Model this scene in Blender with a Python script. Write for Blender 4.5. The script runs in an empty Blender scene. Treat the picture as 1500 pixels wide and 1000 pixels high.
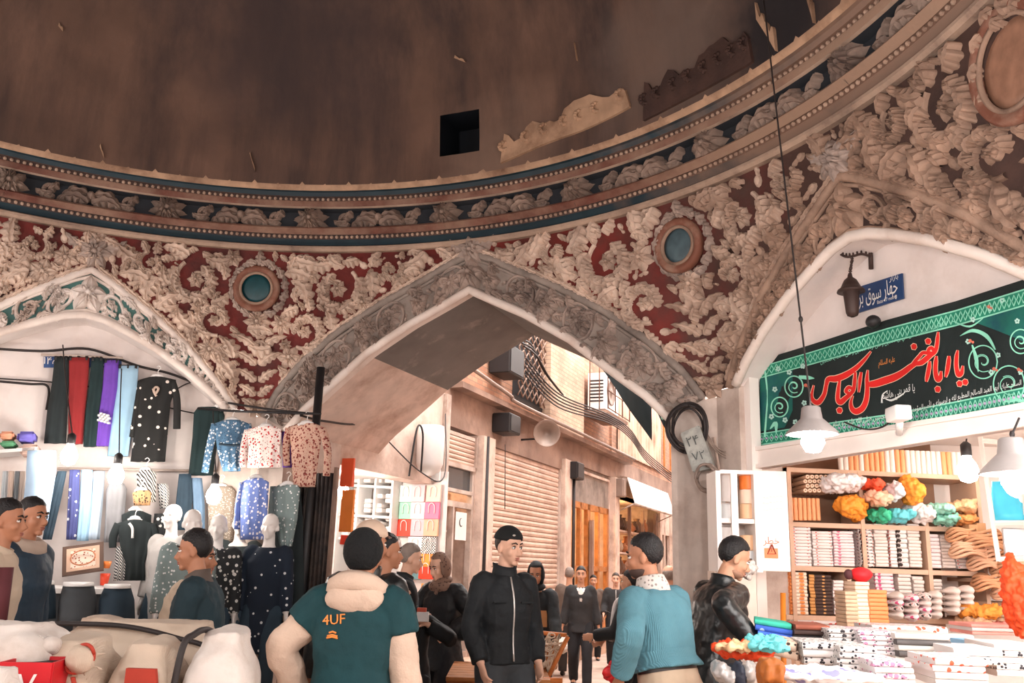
import bpy, bmesh, math, random
from math import sin, cos, pi, radians as rad, sqrt, atan2
from mathutils import Vector as V, Matrix, noise
random.seed(7)
SC = bpy.context.scene
COL = SC.collection
# ------------------------------------------------------------------ camera
CZ = 1.65
F, PITCH, ROLL = 1300.0, rad(14.2), rad(1.7)
def ray(u, v):
    x = (u-750)/F; w = -(v-500)/F
    x, w = x*cos(ROLL)-w*sin(ROLL), x*sin(ROLL)+w*cos(ROLL)
    c, s = cos(PITCH), sin(PITCH)
    return V((x, c-w*s, s+w*c))
cam = bpy.data.cameras.new('camera'); camo = bpy.data.objects.new('camera', cam); COL.objects.link(camo)
cam.sensor_width = 36; cam.lens = F*36/1500; cam.clip_start = .05; cam.clip_end = 200
def _camrot():
    fw = ray(750, 500).normalized(); rt = (ray(1050, 500)-ray(450, 500)).normalized()
    up = rt.cross(fw)
    return Matrix((rt, up, -fw)).transposed().to_4x4()
camo.matrix_world = Matrix.Translation((0, 0, CZ)) @ _camrot()
SC.camera = camo
# ------------------------------------------------------------------ hall frame
C0 = V((-2.194, 3.706)); R = 4.737; H = 3.0+CZ; ZS = 1.38+CZ
TH = {'M': 22.2, 'L': -22.8, 'R': 67.2}
DW = {'M': 4.66, 'L': 4.916, 'R': 4.916}
def frame(k):
    t = rad(TH[k]); n = V((sin(t), cos(t), 0)); return n, V((n.y, -n.x, 0)), DW[k]
def wpt(k, s, z, w=0.0):
    n, t, d = frame(k)
    return V((C0.x, C0.y, 0)) + n*(d+w) + t*s + V((0, 0, z))
def onwall(k, u, v, w=0.0):            # pixel -> (s, z) on the plane of a side of the hall
    n, t, d = frame(k); r = ray(u, v); c = V((C0.x, C0.y, 0))
    T = (d+w+c.dot(n))/r.dot(n); P = r*T
    return (P-c).dot(t), P.z+CZ
def onside(u, v, s):                   # pixel -> (w, z) on a plane parallel to the alley
    n, t, d = frame('M'); r = ray(u, v); c = V((C0.x, C0.y, 0))
    T = (s+c.dot(t))/r.dot(t); P = r*T
    return (P-c).dot(n)-d, P.z+CZ
def atdist(u, v, D):                   # pixel -> point at depth D (metres along +Y)
    r = ray(u, v); P = r*(D/r.y); return V((P.x, P.y, P.z+CZ))
def onz(u, v, z):
    r = ray(u, v); P = r*((z-CZ)/r.z); return V((P.x, P.y, z))
# ------------------------------------------------------------------ materials
MATS = {}
def lin(c):
    return tuple(((x/255)/12.92 if x/255 <= .04045 else ((x/255+.055)/1.055)**2.4) for x in c)
def mat(name, rgb, rough=.7, metal=0, var=.12, scale=6, bump=0, bscale=40, dirt=None, dscale=3, dlo=.45, dhi=.7, spec=.4, emit=0, alpha=1, trans=0, weave=0, wear=None, dst=None):
    """sRGB colour + noise variation, an optional second (dirt) colour by noise, bump"""
    if name in MATS: return MATS[name]
    m = bpy.data.materials.new(name); m.use_nodes = True
    nt = m.node_tree; N = nt.nodes; L = nt.links
    b = N['Principled BSDF']; b.inputs['Roughness'].default_value = rough; b.inputs['Metallic'].default_value = metal
    b.inputs['Specular IOR Level'].default_value = spec
    col = lin(rgb)
    tc = N.new('ShaderNodeTexCoord'); co = tc.outputs['Object']
    nz = N.new('ShaderNodeTexNoise'); nz.inputs['Scale'].default_value = scale; nz.inputs['Detail'].default_value = 6
    L.new(co, nz.inputs['Vector'])
    rp = N.new('ShaderNodeValToRGB'); e = rp.color_ramp.elements
    e[0].position = .3; e[1].position = .7
    e[0].color = tuple(c*(1-var) for c in col)+(1,); e[1].color = tuple(min(1, c*(1+var)) for c in col)+(1,)
    L.new(nz.outputs['Fac'], rp.inputs['Fac']); out = rp.outputs['Color']
    if dirt:
        n2 = N.new('ShaderNodeTexNoise'); n2.inputs['Scale'].default_value = dscale; n2.inputs['Detail'].default_value = 8; n2.inputs['Roughness'].default_value = .65
        if dst:
            mp2 = N.new('ShaderNodeMapping'); mp2.inputs['Scale'].default_value = dst; L.new(co, mp2.inputs['Vector']); L.new(mp2.outputs[0], n2.inputs['Vector'])
        else: L.new(co, n2.inputs['Vector'])
        mr = N.new('ShaderNodeMapRange'); mr.inputs[1].default_value = dlo; mr.inputs[2].default_value = dhi
        L.new(n2.outputs['Fac'], mr.inputs[0])
        mx = N.new('ShaderNodeMix'); mx.data_type = 'RGBA'; L.new(mr.outputs[0], mx.inputs[0]); L.new(out, mx.inputs[6])
        mx.inputs[7].default_value = lin(dirt)+(1,); out = mx.outputs[2]
    if wear:      # paint worn off towards one side of the hall: (x0, x1, colour)
        sx = N.new('ShaderNodeSeparateXYZ'); L.new(co, sx.inputs[0]); n4 = N.new('ShaderNodeTexNoise'); n4.inputs['Scale'].default_value = 3.5; n4.inputs['Detail'].default_value = 7; L.new(co, n4.inputs['Vector'])
        ma = N.new('ShaderNodeMath'); ma.operation = 'MULTIPLY_ADD'; ma.inputs[1].default_value = 2.2; L.new(n4.outputs['Fac'], ma.inputs[0]); L.new(sx.outputs[0], ma.inputs[2])
        mr = N.new('ShaderNodeMapRange'); mr.inputs[1].default_value = wear[0]+1.1; mr.inputs[2].default_value = wear[1]+1.1; L.new(ma.outputs[0], mr.inputs[0])
        mx = N.new('ShaderNodeMix'); mx.data_type = 'RGBA'; L.new(mr.outputs[0], mx.inputs[0]); L.new(out, mx.inputs[6]); mx.inputs[7].default_value = lin(wear[2])+(1,); out = mx.outputs[2]
    L.new(out, b.inputs['Base Color'])
    if bump or weave:
        bp = N.new('ShaderNodeBump'); bp.inputs['Strength'].default_value = bump or weave; bp.inputs['Distance'].default_value = .01
        if weave:
            tx = N.new('ShaderNodeTexWave'); tx.inputs['Scale'].default_value = bscale; tx.inputs['Distortion'].default_value = 1.5; L.new(co, tx.inputs['Vector']); L.new(tx.outputs['Fac'], bp.inputs['Height'])
        else:
            n3 = N.new('ShaderNodeTexNoise'); n3.inputs['Scale'].default_value = bscale; n3.inputs['Detail'].default_value = 5
            L.new(co, n3.inputs['Vector']); L.new(n3.outputs['Fac'], bp.inputs['Height'])
        L.new(bp.outputs['Normal'], b.inputs['Normal'])
    if emit:
        b.inputs['Emission Color'].default_value = col+(1,); b.inputs['Emission Strength'].default_value = emit
    if trans: b.inputs['Transmission Weight'].default_value = trans
    if alpha < 1: b.inputs['Alpha'].default_value = alpha
    MATS[name] = m
    return m
def spots(name, base, dot, scale=22, thr=.3, rough=.8, dot2=None, mode='voronoi', stretch=(1, 1, 1)):
    """printed cloth: procedural spots or bands on a base colour"""
    if name in MATS: return MATS[name]
    m = mat(name, base, rough, var=.1); nt = m.node_tree; N = nt.nodes; L = nt.links
    b = N['Principled BSDF']; src = b.inputs['Base Color'].links[0].from_socket
    tc = N.new('ShaderNodeTexCoord'); mp = N.new('ShaderNodeMapping'); mp.inputs['Scale'].default_value = stretch
    L.new(tc.outputs['Object'], mp.inputs['Vector'])
    def layer(src, col, sc, th, kind):
        if kind == 'voronoi':
            t = N.new('ShaderNodeTexVoronoi'); t.inputs['Scale'].default_value = sc; o = t.outputs['Distance']
        elif kind == 'noise':
            t = N.new('ShaderNodeTexNoise'); t.inputs['Scale'].default_value = sc; t.inputs['Detail'].default_value = 3; o = t.outputs['Fac']
        elif kind == 'checker':
            t = N.new('ShaderNodeTexChecker'); t.inputs['Scale'].default_value = sc; o = t.outputs['Fac']
        else:
            t = N.new('ShaderNodeTexWave'); t.inputs['Scale'].default_value = sc; t.bands_direction = {'wx': 'X', 'wy': 'Y', 'wz': 'Z', 'wd': 'DIAGONAL'}[kind]; o = t.outputs['Fac']
            t.inputs['Distortion'].default_value = .6
        L.new(mp.outputs[0], t.inputs['Vector'])
        c = N.new('ShaderNodeMath'); c.operation = 'LESS_THAN'; c.inputs[1].default_value = th; L.new(o, c.inputs[0])
        mx = N.new('ShaderNodeMix'); mx.data_type = 'RGBA'; L.new(c.outputs[0], mx.inputs[0]); L.new(src, mx.inputs[6]); mx.inputs[7].default_value = lin(col)+(1,)
        return mx.outputs[2]
    s = layer(src, dot, scale, thr, mode)
    if dot2: s = layer(s, dot2, scale*1.7, .25 if mode != 'noise' else .4, 'voronoi')
    L.new(s, b.inputs['Base Color'])
    return m
# ------------------------------------------------------------------ objects
def obj(name, bm, m, parent=None, smooth=True, loc=None, auto=None):
    me = bpy.data.meshes.new(name)
    if isinstance(bm, bmesh.types.BMesh):
        bm.to_mesh(me); bm.free()
    else: me = bm; me.name = name
    ms = m if isinstance(m, (list, tuple)) else [m]
    for x in ms: me.materials.append(x)
    if smooth: me.polygons.foreach_set('use_smooth', [True]*len(me.polygons))
    if auto:
        try: me.set_sharp_from_angle(angle=rad(auto))
        except Exception: pass
    o = bpy.data.objects.new(name, me); COL.objects.link(o)
    if parent: o.parent = parent
    if loc is not None: o.location = loc
    return o
def tag(o, label, cat, group=None):
    o['label'] = label; o['category'] = cat
    if group: o['group'] = group
    return o
def thing(name, label, cat, loc=(0, 0, 0), rotz=0, group=None):
    o = bpy.data.objects.new(name, None); COL.objects.link(o); o.empty_display_size = .1
    o.location = loc; o.rotation_euler = (0, 0, rotz)
    return tag(o, label, cat, group)
def struct(name, bm, m, smooth=False, auto=None):
    o = obj(name, bm, m, None, smooth, auto=auto); o['kind'] = 'structure'; return o
def dup(root, loc, rotz=None, label=None, group=None):
    r = root.copy(); COL.objects.link(r); r.location = loc
    if rotz is not None: r.rotation_euler = (0, 0, rotz)
    if label: r['label'] = label
    if group: r['group'] = group
    for ch in list(root.children):
        c = ch.copy(); COL.objects.link(c); c.parent = r
        for g in ch.children:
            d = g.copy(); COL.objects.link(d); d.parent = c
    return r
# ------------------------------------------------------------------ mesh pieces
def B(): return bmesh.new()
def quad(bm, pts, mi=0):
    f = bm.faces.new([bm.verts.new(p) for p in pts]); f.material_index = mi; return f
def box(bm, c, s, M=None, mi=0, bev=0):
    cx, cy, cz = c; hx, hy, hz = s[0]/2, s[1]/2, s[2]/2
    vs = []
    for dz in (-hz, hz):
        for dx, dy in ((-hx, -hy), (hx, -hy), (hx, hy), (-hx, hy)):
            p = V((cx+dx, cy+dy, cz+dz)); vs.append(bm.verts.new(M @ p if M else p))
    fs = [bm.faces.new([vs[i] for i in q]) for q in ((3, 2, 1, 0), (4, 5, 6, 7), (0, 1, 5, 4), (1, 2, 6, 5), (2, 3, 7, 6), (3, 0, 4, 7))]
    for f in fs: f.material_index = mi
    if bev:
        es = list({e for f in fs for e in f.edges})
        bmesh.ops.bevel(bm, geom=es, offset=bev, segments=2, affect='EDGES', profile=.6)
    return vs
def pbox(bm, o, a, b, c, mi=0):
    """parallelepiped from corner o with edge vectors a, b, c"""
    p = [o, o+a, o+a+b, o+b]; q = [x+c for x in p]
    vs = [bm.verts.new(x) for x in p+q]
    for k in ((3, 2, 1, 0), (4, 5, 6, 7), (0, 1, 5, 4), (1, 2, 6, 5), (2, 3, 7, 6), (3, 0, 4, 7)):
        bm.faces.new([vs[i] for i in k]).material_index = mi
def wbox(bm, k, s0, s1, z0, z1, w0, w1, mi=0):
    o = wpt(k, s0, z0, w0); pbox(bm, o, wpt(k, s1, z0, w0)-o, wpt(k, s0, z0, w1)-o, V((0, 0, z1-z0)), mi)
def rings(bm, rs, closed=True, cap=True, mi=0):
    """skin a list of rings (lists of points)"""
    prev = None; first = None
    for r in rs:
        vs = [bm.verts.new(p) for p in r]
        if prev:
            n = len(vs)
            for i in range(n if closed else n-1):
                f = bm.faces.new((prev[i], prev[(i+1) % n], vs[(i+1) % n], vs[i])); f.material_index = mi
        else: first = vs
        prev = vs
    if cap and closed:
        bm.faces.new(first[::-1]).material_index = mi; bm.faces.new(prev).material_index = mi
def basis(d, up=V((0, 0, 1))):
    d = d.normalized(); x = d.cross(up)
    if x.length < 1e-4: x = d.cross(V((0, 1, 0)))
    x.normalize(); return x, x.cross(d).normalized()
def tube(bm, pts, r, n=8, cap=True, mi=0, flat=1.0, up=V((0, 0, 1))):
    pts = [V(p) for p in pts]; rs = r if isinstance(r, (list, tuple)) else [r]*len(pts)
    out = []; x = None
    for i, p in enumerate(pts):
        d = (pts[min(i+1, len(pts)-1)]-pts[max(i-1, 0)])
        if d.length < 1e-7: d = V((0, 0, 1))
        d.normalize()
        if x is None: x, y = basis(d, up)
        else:
            x = (x-d*x.dot(d))
            if x.length < 1e-4: x, y = basis(d, up)
            x.normalize(); y = x.cross(d).normalized()
        out.append([p+x*cos(2*pi*j/n)*rs[i]+y*sin(2*pi*j/n)*rs[i]*flat for j in range(n)])
    rings(bm, out, True, cap, mi)
def lathe(bm, prof, n=24, M=None, mi=0, cap=True):
    rs = []
    for r, z in prof:
        ring = [V((r*cos(2*pi*j/n), r*sin(2*pi*j/n), z)) for j in range(n)]
        rs.append([M @ p for p in ring] if M else ring)
    rings(bm, rs, True, cap, mi)
def blob(bm, c, r, M=None, nu=12, nv=8, mi=0, f=None):
    """ellipsoid"""
    rs = []
    for i in range(nv+1):
        a = -pi/2+pi*i/nv; a = max(-pi/2+.02, min(pi/2-.02, a))
        ring = []
        for j in range(nu):
            b = 2*pi*j/nu; p = V((r[0]*cos(a)*cos(b), r[1]*cos(a)*sin(b), r[2]*sin(a)))
            if f: p = f(p)
            p = p+V(c); ring.append(M @ p if M else p)
        rs.append(ring)
    rings(bm, rs, True, True, mi)
def spl(pts, n=8):
    """Catmull-Rom through points"""
    pts = [V(p) for p in pts]; out = []
    for i in range(len(pts)-1):
        p0, p1, p2, p3 = pts[max(i-1, 0)], pts[i], pts[i+1], pts[min(i+2, len(pts)-1)]
        for j in range(n):
            t = j/n
            out.append(.5*((2*p1)+(p2-p0)*t+(2*p0-5*p1+4*p2-p3)*t*t+(3*p1-p0-3*p2+p3)*t**3))
    out.append(pts[-1]); return out
def sag(a, b, d, n=12):
    a, b = V(a), V(b)
    return [a.lerp(b, i/n)-V((0, 0, d*4*(i/n)*(1-i/n))) for i in range(n+1)]
def interp(tab, x):
    if x <= tab[0][0]: return tab[0][1]
    for (a, b), (c, d) in zip(tab, tab[1:]):
        if x <= c: return b+(d-b)*(x-a)/(c-a)
    return tab[-1][1]
def remeshed(bm, vox, smooth=0, disp=0, dscale=.1, name='tmp'):
    """one continuous surface out of overlapping closed shells"""
    me = bpy.data.meshes.new(name); bmesh.ops.recalc_face_normals(bm, faces=bm.faces); bm.to_mesh(me); bm.free()
    o = bpy.data.objects.new(name, me); COL.objects.link(o)
    m = o.modifiers.new('r', 'REMESH'); m.mode = 'VOXEL'; m.voxel_size = vox
    if smooth:
        s = o.modifiers.new('s', 'SMOOTH'); s.factor = .5; s.iterations = smooth
    if disp:
        t = bpy.data.textures.get('folds%g' % dscale) or bpy.data.textures.new('folds%g' % dscale, 'CLOUDS'); t.noise_scale = dscale; t.noise_depth = 2
        d = o.modifiers.new('d', 'DISPLACE'); d.texture = t; d.strength = disp; d.mid_level = .5
    dg = bpy.context.evaluated_depsgraph_get(); dg.update()
    out = bpy.data.meshes.new_from_object(o.evaluated_get(dg))
    bpy.data.objects.remove(o); bpy.data.meshes.remove(me)
    out.materials.clear()
    return out
# ---- lettering: small Arabic shaper on presentation forms + Blender's own font
_AR = {'ا': (0xFE8D, 2), 'آ': (0xFE81, 2), 'أ': (0xFE83, 2), 'ؤ': (0xFE85, 2), 'ب': (0xFE8F, 4), 'ت': (0xFE93+2, 4), 'ث': (0xFE99, 4), 'ج': (0xFE9D, 4), 'ح': (0xFEA1, 4), 'خ': (0xFEA5, 4),
       'د': (0xFEA9, 2), 'ذ': (0xFEAB, 2), 'ر': (0xFEAD, 2), 'ز': (0xFEAF, 2), 'س': (0xFEB1, 4), 'ش': (0xFEB5, 4), 'ص': (0xFEB9, 4), 'ض': (0xFEBD, 4), 'ط': (0xFEC1, 4), 'ع': (0xFEC9, 4),
       'ف': (0xFED1, 4), 'ق': (0xFED5, 4), 'ك': (0xFED9, 4), 'ل': (0xFEDD, 4), 'م': (0xFEE1, 4), 'ن': (0xFEE5, 4), 'ه': (0xFEE9, 4), 'و': (0xFEED, 2), 'ي': (0xFEF1, 4), 'چ': (0xFB7A, 4), 'گ': (0xFB92, 4), 'ه‌': (0xFEE9, 4), 'ى': (0xFEEF, 2)}
def shape_ar(s):
    out = []
    for i, c in enumerate(s):
        if c not in _AR: out.append(c); continue
        b, k = _AR[c]
        pv = i > 0 and s[i-1] in _AR and _AR[s[i-1]][1] == 4
        nx = i+1 < len(s) and s[i+1] in _AR and k == 4
        out.append(chr(b+(3 if pv and nx else 1 if pv else 2 if nx else 0)))
    return ''.join(out[::-1])
def text_mesh(s, size=1.0, thick=0):
    c = bpy.data.curves.new('t', 'FONT'); c.body = s; c.size = size; c.align_x = 'CENTER'; c.align_y = 'CENTER'; c.resolution_u = 2; c.extrude = thick
    o = bpy.data.objects.new('t', c); COL.objects.link(o)
    dg = bpy.context.evaluated_depsgraph_get(); dg.update()
    m = bpy.data.meshes.new_from_object(o.evaluated_get(dg)); bpy.data.objects.remove(o)
    m.materials.clear()
    return m
def copy_tree(o, parent=None):
    c = o.copy(); COL.objects.link(c); c.parent = parent
    for ch in list(o.children): copy_tree(ch, c)
    return c
# ================================================================== THE DOMED CROSSROADS
OUT_M = [(0, 2.90), (2.8, 2.81), (5.3, 2.70), (11, 2.46), (16.6, 2.18), (21, 1.88), (23.9, 1.60), (25.2, 1.38)]
INN_M = [(0, 2.53), (3.1, 2.40), (7.3, 2.23), (12.6, 1.96), (16.5, 1.69), (20.2, 1.43), (22.3, 1.23)]
OUT_L = [(0, 2.63), (1.5, 2.57), (3.6, 2.46), (7.2, 2.26), (10.9, 2.01), (14.6, 1.68), (16.6, 1.44)]
INN_L = [(0, 2.20), (2, 2.17), (4.1, 2.10), (7.6, 1.96), (11.2, 1.77), (14, 1.58), (15.7, 1.44)]
CORN = {'M': 26.2, 'L': 18.8, 'R': 18.8}
def side_of(th):
    j = round((th-22.2)/90); a = th-22.2-90*j
    if abs(a) <= 26.2: return 'M', a
    j = math.floor((th-22.2)/90); return 'L', th-22.2-90*j-45
def Wr(th):
    k, a = side_of(th); return DW[k]/cos(rad(a))
def S(th, zr, off=0.0):
    """point of the inner wall face at bearing th (deg), height zr above eye level, off metres towards the hall"""
    q = max(0., min(1., (zr-1.38)/1.62)); r = Wr(th)*(1-q)+R*q-off
    t = rad(th); return V((C0.x+sin(t)*r, C0.y+cos(t)*r, zr+CZ))
def arch(k, which, a):
    tab = {'MO': OUT_M, 'MI': INN_M, 'LO': OUT_L, 'LI': INN_L}[('M' if k == 'M' else 'L')+which]
    return interp(tab, abs(a))
def zout(th):
    k, a = side_of(th); return arch(k, 'O', a)
# ---- materials
m_dome = mat('dome_plaster', (104, 80, 68), .8, var=.25, scale=1.6, dirt=(60, 48, 46), dscale=2.2, dst=(1, 1, .14), dlo=.4, dhi=.7, bump=.3, bscale=12)
m_lip = mat('dome_lip', (178, 146, 120), .75, var=.2, dirt=(110, 80, 62), dscale=2.5, bump=.5, bscale=15)
m_red = mat('painted_red', (100, 32, 28), .75, var=.3, dirt=(54, 30, 28), dscale=2.2, bump=.3)
m_red2 = mat('painted_red_bright', (112, 34, 28), .7, var=.3, dirt=(70, 40, 34), dscale=2.5, bump=.3, wear=(.9, 1.9, (72, 50, 44)))
m_brn = mat('sooty_brown', (70, 50, 44), .8, var=.25, dirt=(56, 42, 40), dscale=2.5, bump=.4)
m_orn = mat('stucco_cream', (214, 192, 176), .8, var=.16, scale=5, dirt=(142, 116, 102), dscale=2.8, dlo=.45, dhi=.75, bump=.5, bscale=60, wear=(1.0, 2.4, (152, 124, 106)))
m_ornt = mat('stucco_tan', (164, 136, 118), .8, var=.2, scale=5, dirt=(104, 82, 70), dscale=3, bump=.4, bscale=45)
m_org = mat('stucco_grey', (172, 154, 144), .8, var=.18, scale=5, dirt=(116, 102, 96), dscale=3, bump=.4, bscale=45)
m_ornw = mat('stucco_white', (226, 216, 210), .75, var=.1, scale=5, dirt=(186, 166, 154), dscale=3, bump=.3, bscale=45)
m_frz = mat('stucco_smoked', (150, 130, 118), .8, var=.22, scale=5, dirt=(98, 82, 76), dscale=3, bump=.45, bscale=45)
m_teal = mat('painted_teal', (28, 50, 60), .6, var=.25, dirt=(24, 38, 48), dscale=3, wear=(.9, 2.0, (128, 104, 90)))
m_tealg = mat('painted_green', (72, 116, 112), .7, var=.2, dirt=(60, 84, 82), dscale=3)
m_gry = mat('plaster_grey', (150, 138, 130), .8, var=.15, dirt=(108, 98, 92), dscale=2.5, bump=.4)
m_whw = mat('whitewash', (228, 216, 208), .8, var=.07, scale=3, dirt=(196, 174, 162), dscale=1.8, dlo=.5, dhi=.78, bump=.35, bscale=20)
m_white = mat('white_plaster', (226, 216, 212), .85, var=.04, dirt=(200, 184, 176), dscale=1.3, dlo=.52, dhi=.8, bump=.2, bscale=14)
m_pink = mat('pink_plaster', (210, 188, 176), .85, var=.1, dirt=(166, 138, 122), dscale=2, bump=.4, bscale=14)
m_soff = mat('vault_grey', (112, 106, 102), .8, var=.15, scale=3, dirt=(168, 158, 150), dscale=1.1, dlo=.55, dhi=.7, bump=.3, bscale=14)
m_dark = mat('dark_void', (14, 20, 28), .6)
m_floor = mat('dusty_floor', (178, 156, 142), .75, var=.15, scale=2, dirt=(140, 112, 96), dscale=.9, bump=.2, bscale=30)
# ---- floor
bm = B(); quad(bm, [(-12, -8, 0), (20, -8, 0), (20, 38, 0), (-12, 38, 0)]); struct('floor', bm, m_floor)
# ---- dome, with the square hatch cut through it
ZD = 3.61
def dome(th, ph, off=0):
    r = (4.47+off)*cos(ph); t = rad(th); return V((C0.x+sin(t)*r, C0.y+cos(t)*r, ZD+CZ+(4.3+off)*sin(ph)))
def ondome(u, v):
    r = ray(u, v); lo, hi = .5, 14
    for _ in range(50):
        m_ = (lo+hi)/2; P = r*m_
        d = ((P.x-C0.x)**2+(P.y-C0.y)**2)/4.47**2+((P.z-ZD)/4.3)**2
        if d > 1: hi = m_
        else: lo = m_
    P = r*lo
    return math.degrees(atan2(P.x-C0.x, P.y-C0.y)), math.asin(max(0, min(1, (P.z-ZD)/4.3)))
hc = [ondome(*q) for q in ((641, 167), (699, 163), (705, 222), (648, 227))]
ht0, ht1 = (hc[0][0]+hc[3][0])/2, (hc[1][0]+hc[2][0])/2
hp0, hp1 = (hc[2][1]+hc[3][1])/2, (hc[0][1]+hc[1][1])/2
ths = sorted([ht0+360*i/120 for i in range(120)]+[ht1]); phs = sorted([rad(2.25*i) for i in range(40)]+[hp0, hp1])
bm = B(); gv = [[bm.verts.new(dome(t, p)) for t in ths] for p in phs]
for i in range(len(phs)-1):
    for j in range(len(ths)):
        j2 = (j+1) % len(ths)
        if j2 > j and phs[i] >= hp0-1e-6 and phs[i+1] <= hp1+1e-6 and ths[j] >= ht0-1e-6 and ths[j2] <= ht1+1e-6: continue
        bm.faces.new((gv[i][j], gv[i+1][j], gv[i+1][j2], gv[i][j2]))
hq = [(ht0, hp0), (ht1, hp0), (ht1, hp1), (ht0, hp1)]
for i in range(4):
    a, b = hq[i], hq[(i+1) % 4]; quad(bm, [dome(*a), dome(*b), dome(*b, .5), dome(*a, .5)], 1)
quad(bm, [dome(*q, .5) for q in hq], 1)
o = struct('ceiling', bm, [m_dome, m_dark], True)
def stain(m, p, r0, r1, rgb, amt=1.0, sq=(1, 1, 1)):
    nt = m.node_tree; N = nt.nodes; L = nt.links; b = N['Principled BSDF']; src = b.inputs['Base Color'].links[0].from_socket
    tc = N.new('ShaderNodeTexCoord'); mp = N.new('ShaderNodeMapping'); mp.vector_type = 'POINT'; mp.inputs['Location'].default_value = tuple(-p[i]*sq[i] for i in range(3)); mp.inputs['Scale'].default_value = sq; L.new(tc.outputs['Object'], mp.inputs['Vector'])
    ln = N.new('ShaderNodeVectorMath'); ln.operation = 'LENGTH'; L.new(mp.outputs[0], ln.inputs[0]); nz = N.new('ShaderNodeTexNoise'); nz.inputs['Scale'].default_value = 2.2; nz.inputs['Detail'].default_value = 8; L.new(tc.outputs['Object'], nz.inputs['Vector'])
    ma = N.new('ShaderNodeMath'); ma.operation = 'MULTIPLY_ADD'; ma.inputs[1].default_value = r1*1.2; L.new(nz.outputs['Fac'], ma.inputs[0]); L.new(ln.outputs['Value'], ma.inputs[2])
    mr = N.new('ShaderNodeMapRange'); mr.inputs[1].default_value = r0+r1*.6; mr.inputs[2].default_value = r1+r1*.6; mr.inputs[3].default_value = amt; mr.inputs[4].default_value = 0; L.new(ma.outputs[0], mr.inputs[0])
    mx = N.new('ShaderNodeMix'); mx.data_type = 'RGBA'; L.new(mr.outputs[0], mx.inputs[0]); L.new(src, mx.inputs[6]); mx.inputs[7].default_value = lin(rgb)+(1,); L.new(mx.outputs[2], b.inputs['Base Color'])
stain(m_dome, dome(*ondome(980, 80)), .3, 1.0, (112, 96, 88), .7)
stain(m_dome, dome(*ondome(730, 235)), .1, .8, (136, 112, 98), .6)
stain(m_dome, dome(*ondome(1160, 40)), .3, .9, (34, 32, 36), .95)
stain(m_dome, dome(*ondome(430, 40)), .4, 1.6, (58, 48, 50), .7)
# flaked plaster strips and chips left on the dome
def domestrip(name, pts, wd, m, n_relief=0):
    bm = B(); P = [ondome(*p) for p in pts]; cs = spl([V((a, b, 0)) for a, b in P], 8)
    for i in range(len(cs)-1):
        w0 = wd*(.7+.5*noise.noise(V((i*.4, wd*9, 0)))); w1 = wd*(.7+.5*noise.noise(V(((i+1)*.4, wd*9, 0))))
        if i == 0: w0 = .05*wd
        if i == len(cs)-2: w1 = .05*wd
        a, b = cs[i], cs[i+1]
        q = [(a.x, a.y), (b.x, b.y), (b.x, b.y+w1), (a.x, a.y+w0)]
        lo = [bm.verts.new(dome(t, p, .01)) for t, p in q]; hi = [bm.verts.new(dome(t, p, -.03)) for t, p in q]
        bm.faces.new(hi)
        for k in range(4): bm.faces.new((lo[k], lo[(k+1) % 4], hi[(k+1) % 4], hi[k]))
    for k in range(n_relief):
        c = cs[int((k+.5)/n_relief*(len(cs)-1))]; p = dome(c.x, c.y+wd*.45, -.03)
        for a in range(10):
            t = a*.62; blob(bm, p+V((.055*cos(t)*(1-a*.05), 0, .055*sin(t)*(1-a*.05))), (.022, .022, .022), None, 6, 4)
    return struct(name, bm, m, False)
domestrip('trim_1', [(735, 240), (800, 212), (860, 190), (925, 158)], .075, m_lip, 7)
domestrip('trim_2', [(945, 178), (1000, 150), (1060, 118), (1105, 92)], .09, m_brn, 8)
domestrip('trim_3', [(1112, 30), (1128, 55), (1140, 76)], .04, m_lip)
domestrip('trim_4', [(1186, 0), (1192, 20), (1196, 42)], .035, m_lip)
for k, (pts) in enumerate(([(85, 38), (92, 46)], [(667, 86), (683, 92)], [(843, 66), (847, 90)], [(146, 215), (152, 232)], [(366, 226), (374, 252)])):
    domestrip('trim_%d' % (5+k), pts, .008, m_lip)
# ---- cornice ring
def ringprof(bm, prof, n=180):
    vs = []
    for i in range(n):
        t = 2*pi*i/n; vs.append([bm.verts.new((C0.x+sin(t)*r, C0.y+cos(t)*r, z+CZ)) for r, z, mi in prof])
    for i in range(n):
        a, b = vs[i], vs[(i+1) % n]
        for j in range(len(prof)-1):
            f = bm.faces.new((a[j], a[j+1], b[j+1], b[j])); f.material_index = prof[j][2]
bm = B()
ringprof(bm, [(4.80, 2.99, 0), (4.69, 2.99, 0), (4.665, 3.012, 0), (4.665, 3.035, 0), (4.69, 3.05, 1), (4.70, 3.06, 1), (4.665, 3.10, 1), (4.655, 3.105, 6), (4.655, 3.15, 6), (4.64, 3.15, 2), (4.60, 3.185, 2), (4.585, 3.195, 2), (4.60, 3.215, 4), (4.69, 3.225, 4), (4.69, 3.40, 4), (4.60, 3.41, 0), (4.575, 3.42, 2), (4.56, 3.465, 2), (4.56, 3.475, 6), (4.575, 3.475, 6), (4.575, 3.515, 6), (4.55, 3.52, 1), (4.53, 3.555, 1), (4.50, 3.56, 5), (4.485, 3.575, 5), (4.47, 3.60, 5), (4.47, 3.66, 5), (4.60, 3.68, 5)])
for z, r, n in ((3.128, 4.648, 560), (3.495, 4.568, 540)):
    for i in range(n):
        t = 2*pi*i/n
        if cos(t-rad(35)) < -.35: continue
        blob(bm, (C0.x+sin(t)*r, C0.y+cos(t)*r, z+CZ), (.0175, .0175, .0175), None, 6, 4, 7)
m_crn = mat('cornice_stone', (176, 152, 134), .75, var=.2, dirt=(110, 90, 80), dscale=3, bump=.4)
m_bead = mat('bead_stone', (178, 152, 134), .7, var=.2, dirt=(130, 106, 92), dscale=4)
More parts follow.
